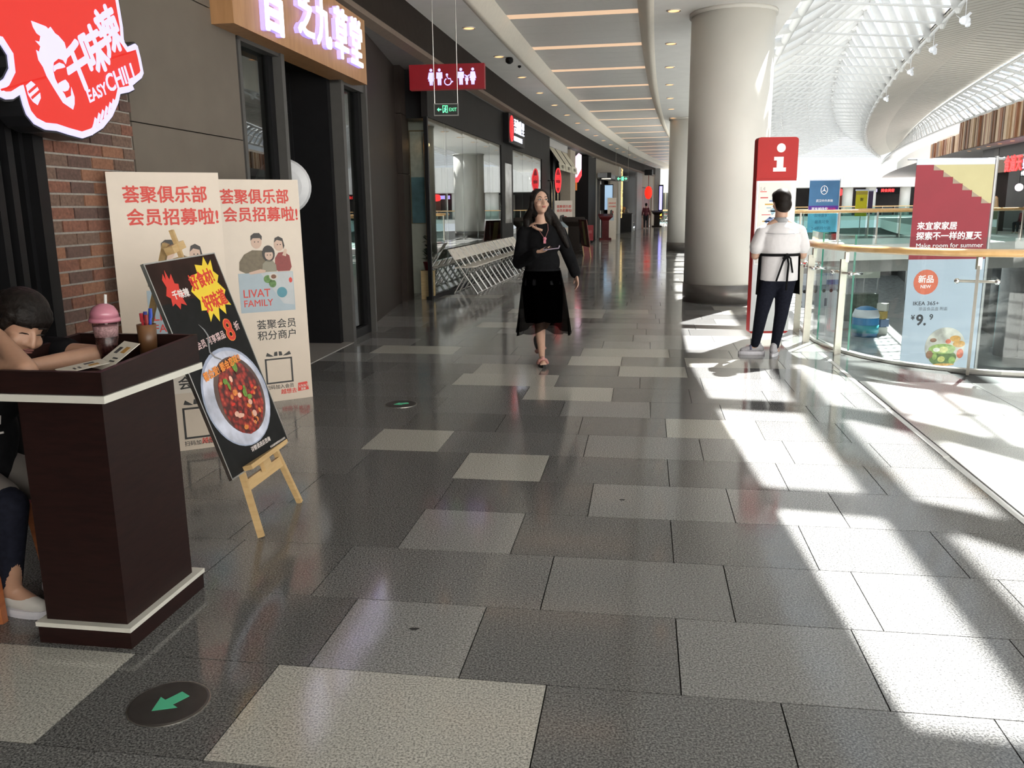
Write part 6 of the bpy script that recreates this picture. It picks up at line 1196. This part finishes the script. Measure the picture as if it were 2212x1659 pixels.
h_.chain((Hc(.0, .040, .104), .014), (Hc(-.045, .042, .080), .012), (Hc(-.070, .026, .03), .012)); h_.chain((Hc(.0, .040, .104), .014), (Hc(.045, .042, .080), .012), (Hc(.070, .026, .03), .012))
h_.make('hair', hairm, wm, .008, 4)
b = B(); pnd = V((.312, 7.665, 1.175)); b.tube([nk + V((-.055, -.055, .0)), V((.262, 7.70, 1.25)), V((.295, 7.675, 1.20)), pnd], .0028, 6); b.tube([nk + V((.06, -.05, .005)), V((.345, 7.70, 1.25)), V((.325, 7.675, 1.20)), pnd], .0028, 6); b.build('lanyard', M('lanyard_rose', (.28, .12, .11), .6), wm)
b = B(); b.box(pnd + V((0, -.004, -.02)), (.022, .012, .045)); b.ball(pnd + V((0, -.008, .0)), .016, 10, 6); b.build('pendant', M('pendant_pink', (.62, .20, .26), .5), wm)
b = B(); b.tube([V((.205, 7.70, 1.285)), V((.24, 7.672, 1.265)), V((.29, 7.66, 1.25))], .012, 6); b.build('collar_slit', skinA, wm)
sol = M('sandal_sole', (.012, .011, .011), .6); stp_ = M('sandal_strap', (.45, .22, .19), .6, na=.2, ns=60)
def sandal(c, fwd, up, parent):
    R2 = hmat(fwd, up); Q = lambda x, y, z: V(c) + R2 @ V((x, y, z))
    b = B(); n = 16; pts = [Q(.042 * math.sin(t) * (1 - .18 * math.cos(t) * -1), .118 * -math.cos(t), -.03) for t in [6.2832 * i / n for i in range(n)]]; b.prism(pts, R2 @ V((0, 0, .03))); o = b.build('sandal', sol, parent)
    b = B(); b.tube([Q(-.045, .035, .0), Q(-.03, .045, .035), Q(0, .06, .05), Q(.03, .045, .035), Q(.045, .035, .0)], .016, 8); b.tube([Q(-.046, .015, .0), Q(0, .03, .055), Q(.046, .05, .0)], .013, 8); b.ball(Q(0, .055, .055), (.022, .02, .016), 10, 6, R2); b.build('sandal_strap', stp_, o, smooth=True)
sandal((.287, 7.665, .030), (.03, -1, 0), (0, 0, 1), wm); sandal((.272, 8.045, .125), (.30, -.42, -.86), (-.2, -.85, .45), wm)
ph = thing('phone', 'thin pale phone held in the walking woman\'s hand', 'phone', (.37, 7.47, 1.09)); b = B(); Rp = hmat((.95, -.25, .12), (-.1, -.3, 1)); c = V((.365, 7.455, 1.098)); b.prism([c + Rp @ V(p) for p in ((-.033, -.07, 0), (.033, -.07, 0), (.033, .07, 0), (-.033, .07, 0))], Rp @ V((0, 0, .009))); b.build('phone_case', M('phone_lilac', (.34, .28, .36), .3), ph)
b = B(); b.prism([c + Rp @ V(p) for p in ((-.030, -.064, .009), (.030, -.064, .009), (.030, .064, .009), (-.030, .064, .009))], Rp @ V((0, 0, .001))); b.build('phone_screen', M('phone_screen', (.03, .03, .035), .1), ph)
# ---------------------------------------------------------------- worker reading the totem, seen from behind
wk_ = thing('person', 'worker in white shirt and black apron standing with back turned at the totem', 'person', (2.58, 8.1, 0))
bd = Body(); hc = V((2.590, 8.13, 1.475)); P, R = head(bd, hc, (-.12, 1, -.14), .98)
nk = V((2.588, 8.10, 1.30)); bd.chain((hc + V((0, -.02, -.05)), .056), (nk, .060)); bd.ell(V((2.59, 8.10, 1.12)), (.16, .10, .15)); bd.ell(V((2.59, 8.10, .92)), (.16, .11, .18)); bd.ell(V((2.59, 8.10, .80)), (.17, .12, .13))
sA, sB = V((2.415, 8.10, 1.195)), V((2.768, 8.10, 1.195)); eA, wA = V((2.362, 8.12, .975)), V((2.455, 8.32, 1.04)); eB, wB = V((2.818, 8.12, .975)), V((2.735, 8.32, 1.04))
bd.chain((nk, .055), (sA, .055), (eA, .042), (wA, .028)); bd.chain((nk, .055), (sB, .055), (eB, .042), (wB, .028)); hand(bd, wA, (.7, .55, .2), (0, 0, -1), .95, .6, .06, 1); hand(bd, wB, (-.7, .55, .2), (0, 0, -1), .95, .6, .06, -1)
hpA, hpB = V((2.51, 8.10, .78)), V((2.665, 8.10, .78)); kA, aA = V((2.445, 8.10, .42)), V((2.415, 8.16, .075)); kB, aB = V((2.640, 8.10, .42)), V((2.585, 8.08, .075))
bd.chain((hpA, .09), (kA, .055), (aA, .034)); bd.chain((hpB, .09), (kB, .055), (aB, .034)); bd.chain((aA, .032), (aA + V((-.10, .02, -.045)), .026)); bd.chain((aB, .032), (aB + V((.06, .10, -.045)), .026))
bd.make('body', skinA, wk_, .0085, 5)
shm = M('shirt_white', (.68, .655, .67), .7, na=.03, ns=30, bump=.15)
t_ = Body(); t_.ell(V((2.59, 8.10, 1.12)), (.190, .132, .17)).ell(V((2.59, 8.095, 1.17)), (.175, .128, .135)).ell(V((2.59, 8.09, 1.235)), (.105, .095, .07)); t_.tub(V((2.59, 8.10, .735)), .185, .132, V((2.59, 8.10, .97)), .178, .132).tub(V((2.59, 8.10, .965)), .178, .132, V((2.59, 8.10, 1.12)), .182, .125); t_.chain((nk + V((0, 0, -.055)), .075), (sA, .066), (eA.lerp(sA, .38) + V((-.012, 0, 0)), .070)); t_.chain((nk + V((0, 0, -.055)), .075), (sB, .066), (eB.lerp(sB, .38) + V((.012, 0, 0)), .070)); t_.cap(eA.lerp(sA, .45), .066, eA.lerp(sA, .3) + V((-.01, 0, 0)), .064); t_.cap(eB.lerp(sB, .45), .066, eB.lerp(sB, .3) + V((.01, 0, 0)), .064); t_.make('shirt', shm, wk_, .009, 5)
b = B(); b.lathe([(.066, -.028), (.070, 0), (.064, .022), (.058, .022)], nk + V((0, -.004, .012)), 20); b.build('collar', M('collar_grey', (.30, .30, .31), .7), wk_, smooth=True)
b = B(); b.tube([V((2.425, 8.035, 1.19)), V((2.50, 7.97, 1.185)), V((2.59, 7.955, 1.183)), V((2.68, 7.97, 1.185)), V((2.755, 8.035, 1.19))], .003, 6); b.build('yoke_seam', M('seam_grey', (.42, .41, .43), .7), wk_)
jn = M('jeans_navy', (.011, .012, .020), .85, na=.25, ns=50, spec=.08)
t_ = Body(); t_.ell(V((2.59, 8.10, .79)), (.165, .122, .13)); t_.chain((hpA, .102), (kA, .066), (kA.lerp(aA, .45), .056), (aA + V((0, 0, .02)), .042)); t_.chain((hpB, .102), (kB, .066), (kB.lerp(aB, .45), .056), (aB + V((0, 0, .02)), .042)); t_.make('jeans', jn, wk_, .010, 5)
apm = M('apron_black', (.008, .008, .009), .85, na=.2, spec=.08)
def ring(z, rx, ry, a0, a1, n=20): return [V((2.59 + rx * math.cos(t), 8.10 + ry * math.sin(t), z)) for t in [math.radians(a0 + (a1 - a0) * i / n) for i in range(n + 1)]]
b = B(); b.strip([[p + V((0, 0, .013)) for p in ring(.985, .190, .142, 0, 360, 40)], [p + V((0, 0, -.013)) for p in ring(.985, .190, .142, 0, 360, 40)]]); b.build('apron_belt', apm, wk_)
b = B(); b.strip([ring(.985, .193, .144, -16, 196), ring(.80, .198, .150, -18, 198), ring(.60, .205, .175, -14, 194)]); b.strip([ring(.985, .196, .147, -16, 196)[::-1], ring(.80, .201, .153, -18, 198)[::-1], ring(.60, .208, .178, -14, 194)[::-1]]); b.build('apron', apm, wk_)
kn = V((2.612, 7.945, .985)); b = B(); b.ball(kn, (.022, .014, .018), 10, 6); b.tube([kn, kn + V((-.035, -.012, -.05)), kn + V((-.06, -.005, -.14)), kn + V((-.09, .0, -.245))], .009, 6); b.tube([kn, kn + V((.015, -.012, -.08)), kn + V((.012, -.006, -.18)), kn + V((.006, -.01, -.33))], .010, 6); b.tube([kn, kn + V((.03, -.012, -.03)), kn + V((.045, -.008, -.10)), kn + V((.058, -.008, -.165))], .010, 6); b.tube([kn, kn + V((-.04, -.012, -.03)), kn + V((-.03, -.012, -.055)), kn + V((.0, -.012, -.01))], .007, 6); b.build('apron_bow', apm, wk_)
h_ = Body(); Hc = lambda x, y, z: hc + R @ V((x, y, z)); h_.ell(Hc(0, -.012, .038), (.087, .101, .092), R); h_.ell(Hc(0, -.048, -.025), (.080, .062, .085), R); h_.ell(Hc(0, .045, .072), (.072, .050, .050), R); h_.make('hair', hairb, wk_, .008, 4)
sg_ = M('shoe_grey', (.42, .41, .44), .7, na=.15, ns=60); sw = M('shoe_sole_white', (.66, .65, .70), .5); sb2 = M('shoe_blue', (.16, .16, .26), .7)
def shoe(c, fwd, parent, m1, m2, m3=None, s=1.):
    R2 = hmat(fwd); Q = lambda x, y, z: V(c) + R2 @ V((x * s, y * s, z * s)); n = 20
    out = [(.040 * math.sin(t) * (1.0 + .12 * -math.cos(t)), -.128 * math.cos(t)) for t in [6.2832 * i / n for i in range(n)]]
    b = B(); b.strip([[Q(x, y, .0) for x, y in out], [Q(x * 1.04, y * 1.02, .014) for x, y in out], [Q(x * 1.02, y, .032) for x, y in out]], True); b.poly([Q(x, y, 0) for x, y in out][::-1]); b.poly([Q(x * 1.02, y, .032) for x, y in out]); o = b.build('shoe', m2, parent, smooth=False)
    u_ = Body(); u_.chain((Q(0, .085, .036), .030 * s), (Q(0, .03, .048), .036 * s), (Q(0, -.04, .060), .038 * s), (Q(0, -.085, .058), .036 * s)); u_.chain((Q(0, -.05, .075), .036 * s), (Q(0, -.06, .098), .034 * s)); u_.make('shoe_upper', m1, o, .008, 3)
    if m3: b = B(); b.tube([Q(-.036, .01, .05), Q(-.02, .01, .082), Q(.0, .012, .088), Q(.02, .01, .082), Q(.036, .01, .05)], .012, 6); b.build('shoe_band', m3, o, smooth=True)
shoe((2.385, 8.17, 0), (-1, .16, 0), wk_, sg_, sw, sb2); shoe((2.59, 8.11, 0), (.40, .9, 0), wk_, sg_, sw, sb2)
# ---------------------------------------------------------------- girl resting on the lectern
gr = thing('person', 'girl in black sitting and resting her head on her hand at the lectern', 'person', (-1.98, 2.95, 0))
bd = Body(); hc = V((-1.712, 2.885, 1.068)); fw_ = V((.76, -.46, -.42)); up_ = V((.28, .10, .9)); P, R = head(bd, hc, fw_, .98, up_)
nk = V((-1.80, 2.94, .975)); bd.chain((hc + V((-.03, .02, -.03)), .052), (nk, .055)); bd.ell(V((-1.90, 2.96, .86)), (.11, .15, .15)); bd.ell(V((-1.98, 2.97, .64)), (.11, .14, .18)); bd.ell(V((-2.02, 2.97, .52)), (.14, .16, .11))
sR, eR, wR = V((-1.80, 3.07, .945)), V((-1.475, 2.93, .955)), V((-1.60, 2.74, .952)); sL, eL, wL = V((-1.86, 2.80, .925)), V((-1.560, 2.635, .957)), V((-1.725, 2.77, 1.05))
bd.chain((nk, .05), (sR, .048), (eR, .037), (wR, .026)); bd.chain((nk, .05), (sL, .048), (eL, .036), (wL, .028))
hand(bd, wR, (-.75, -.45, .1), (0, 0, -1), .9, .35, .05, 1); hand(bd, wL, (-.25, .12, .95), (.7, .5, .1), .88, .45, .05, 1)
kA_, fA_ = V((-1.78, 2.80, .44)), V((-1.86, 2.86, .09)); kB_, fB_ = V((-1.72, 3.02, .44)), V((-1.80, 3.05, .09)); bd.chain((V((-2.0, 2.88, .50)), .08), (kA_, .055), (fA_, .035)); bd.chain((V((-2.0, 3.05, .50)), .08), (kB_, .055), (fB_, .035)); bd.chain((fA_, .032), (fA_ + V((.10, -.02, -.05)), .026)); bd.chain((fB_, .032), (fB_ + V((.10, 0, -.05)), .026))
bd.make('body', skinB, gr, .0065, 5); face(gr, P, R, .98, hairm, M('lip_dull', (.22, .085, .07), .5), closed=True)
t_ = Body(); t_.ell(V((-1.90, 2.96, .85)), (.135, .175, .16)).ell(V((-1.98, 2.97, .66)), (.135, .165, .19)).ell(V((-2.01, 2.97, .53)), (.15, .17, .12)); t_.chain((nk + V((-.03, .01, -.06)), .075), (sR, .064), (sR.lerp(eR, .55), .060)); t_.chain((nk + V((-.03, .01, -.06)), .075), (sL, .064), (sL.lerp(eL, .30), .058)); t_.make('black_shirt', bk, gr, .009, 6)
b = B(); prt = M('shirt_print', (.40, .38, .36), .7)
for pts in ([(0, 0), (.03, .02), (.035, .05), (.01, .06), (-.01, .09)], [(.0, -.02), (.04, -.035), (.08, -.03)], [(.07, .0), (.075, .03)]): b.tube([V((-1.835, 2.805 + .0, .74)) + V((p * .9, p * .25 - .03, q)) for p, q in pts], .004, 5)
b.build('shirt_print', prt, gr)
t_ = Body(); t_.chain((V((-2.0, 2.90, .50)), .095), (kA_.lerp(V((-2.0, 2.9, .5)), .25), .075)); t_.chain((V((-2.0, 3.04, .50)), .095), (kB_.lerp(V((-2.0, 3.04, .5)), .25), .075)); t_.make('grey_shorts', M('shorts_grey', (.13, .115, .105), .8), gr, .009, 4)
t_ = Body(); t_.chain((kA_, .062), (fA_ + V((0, 0, .03)), .042)); t_.chain((kB_, .062), (fB_ + V((0, 0, .03)), .042)); t_.chain((kA_.lerp(V((-2, 2.9, .5)), .25), .066), (kA_, .062)); t_.make('leggings', jn, gr, .009, 4)
h_ = Body(); Hc = lambda x, y, z: hc + R @ V((x, y, z)); h_.ell(Hc(0, -.016, .055), (.086, .092, .080), R); h_.ell(Hc(0, -.060, .0), (.078, .058, .085), R); [h_.chain((Hc(x, .060 - 6 * x * x, .078), .013), (Hc(x * 1.02, .0745 - 6 * x * x, .052), .0095), (Hc(x * 1.04 + .003, .0785 - 6 * x * x, .032 + dz), .005)) for x, dz in ((-.056, .0), (-.040, .004), (-.024, -.002), (-.008, .005), (.010, .0), (.026, .004), (.042, -.001), (.057, .002))]; h_.chain((Hc(.070, .028, .05), .020), (Hc(.078, .012, -.03), .013), (Hc(.078, .0, -.06), .008)); h_.chain((Hc(-.070, .028, .05), .020), (Hc(-.076, .014, -.03), .013), (Hc(-.078, .0, -.06), .008)); h_.ell(Hc(0, -.11, .045), (.04, .035, .04), R); h_.make('hair', hairm, gr, .0065, 4)
shoe((-1.81, 2.85, 0), (.96, -.26, 0), gr, M('shoe_white', (.55, .53, .50), .7), sw, None, .92); shoe((-1.74, 3.05, 0), (1, 0, 0), gr, MATS['shoe_white'], sw, None, .92)
sl_ = thing('stool', 'orange wooden stool under the girl at the left frame edge', 'stool', (-2.02, 2.95, 0)); orw = woodmat('stool_orange', (.30, .09, .03), (.40, .13, .045), .5, (1, 1, 8))
b = B(); b.box((-2.03, 2.95, .375), (.34, .36, .03)); b.build('seat', M('stool_red_pad', (.20, .02, .025), .6), sl_)
for dx in (-1, 1):
    for dy in (-1, 1): b = B(); b.bar((-2.03 + dx * .17, 2.95 + dy * .17 - .0, 0), (-2.03 + dx * .14, 2.95 + dy * .14, .36), .032, .032, up=(1, 0, 0)); b.build('leg', orw, sl_)
# ---------------------------------------------------------------- distant people
def far_person(label, x, y, z, fwd, top, legs, hairc, h=1.65, seated=False, arms=0):
    t = thing('person', label, 'person', (x, y, z)); k = h / 1.65; R0 = hmat(fwd); Q = lambda a, f_, u_: V((x, y, z)) + R0 @ V((a * k, f_ * k, u_ * k))
    bd = Body(); lf_ = .42 if seated else 0.; head(bd, Q(0, .01, 1.53 - lf_), fwd, k); bd.chain((Q(0, 0, 1.46 - lf_), .05), (Q(0, 0, 1.33 - lf_), .055)); bd.ell(Q(0, 0, 1.15 - lf_), (.15, .10, .19)); bd.ell(Q(0, 0, .92 - lf_), (.14, .11, .16))
    for s in (-1, 1):
        hx = .26 if not arms else .2; bd.chain((Q(.17 * s, 0, 1.30 - lf_), .048), (Q(.22 * s, -.02, 1.03 - lf_), .038), (Q(hx * s if not arms else .12 * s, .10 if not arms else .28, .82 - lf_ if not arms else 1.05 - lf_), .026), (Q((hx - .02) * s if not arms else .08 * s, .12 if not arms else .36, .72 - lf_ if not arms else 1.06 - lf_), .03))
        if seated: bd.chain((Q(.09 * s, 0, .46), .08), (Q(.1 * s, .40, .45), .06), (Q(.1 * s, .38, .06), .04), (Q(.1 * s, .5, .04), .035))
        else: bd.chain((Q(.09 * s, 0, .85), .085), (Q(.095 * s, .01, .45), .058), (Q(.1 * s, -.02, .07), .04), (Q(.1 * s, .10, .035), .035))
    bd.make('body', skinA, t, .016, 3)
    c_ = Body(); c_.ell(Q(0, 0, 1.15 - lf_), (.175, .125, .20)); c_.ell(Q(0, 0, .93 - lf_), (.165, .13, .17))
    for s in (-1, 1): c_.chain((Q(.16 * s, 0, 1.30 - lf_), .065), (Q(.225 * s, -.02, 1.03 - lf_), .055), (Q((.25 if not arms else .15) * s, .07 if not arms else .18, .88 - lf_ if not arms else 1.04 - lf_), .045))
    c_.make('top', top, t, .016, 3); l_ = Body()
    for s in (-1, 1):
        if seated: l_.chain((Q(.09 * s, 0, .47), .10), (Q(.1 * s, .40, .46), .075), (Q(.1 * s, .38, .12), .055))
        else: l_.chain((Q(.085 * s, 0, .86), .105), (Q(.095 * s, .01, .45), .075), (Q(.1 * s, -.02, .10), .055))
    l_.make('trousers', legs, t, .016, 3); h_ = Body(); h_.ell(Q(0, -.015, 1.575 - lf_), (.088, .098, .082)); h_.ell(Q(0, -.055, 1.51 - lf_), (.075, .05, .07)); h_.make('hair', hairc, t, .014, 2)
    for s in (-1, 1): b = B(); b.box(Q(.1 * s, .05 if not seated else .44, .03), (.10, .24, .06), rz=math.atan2(-V(fwd).x, V(fwd).y)); b.build('shoe', MATS['shoe_white'], t)
far_person('distant person in maroon top walking away near the red lantern', 9.12, 57.0, 0, (.2, 1, 0), M('top_maroon', (.14, .025, .04), .7), M('trousers_dark', (.02, .02, .025), .8), hairm, 1.68)
far_person('staff in black behind the black service counter', 6.25, 50.35, 0, (.3, -1, 0), M('top_staff', (.03, .03, .032), .7, na=.5, ns=9), MATS['trousers_dark'], hairm, 1.62)
p_ = F(44.6, 19.2); far_person('diner in dark red sitting in the opposite restaurant', p_.x, p_.y, 0, (-1, -.3, 0), M('top_diner', (.12, .02, .025), .7), MATS['trousers_dark'], hairm, 1.7, True)
p_ = V((21.1, 39.0, -5.4)); far_person('shopper in pale top standing on the lower storey', p_.x, p_.y, -5.4, (0, 1, 0), M('top_pale', (.42, .44, .47), .7), MATS['trousers_dark'], hairm, 1.65)
far_person('person in dark blue partly hidden behind the worker\'s head at the bridge', 10.75, 33.4, 0, (.2, 1, 0), M('top_navy', (.05, .06, .10), .7), MATS['trousers_dark'], hairm, 1.62)
for o in list(bpy.data.objects):
    if '_w' in o: del o['_w']
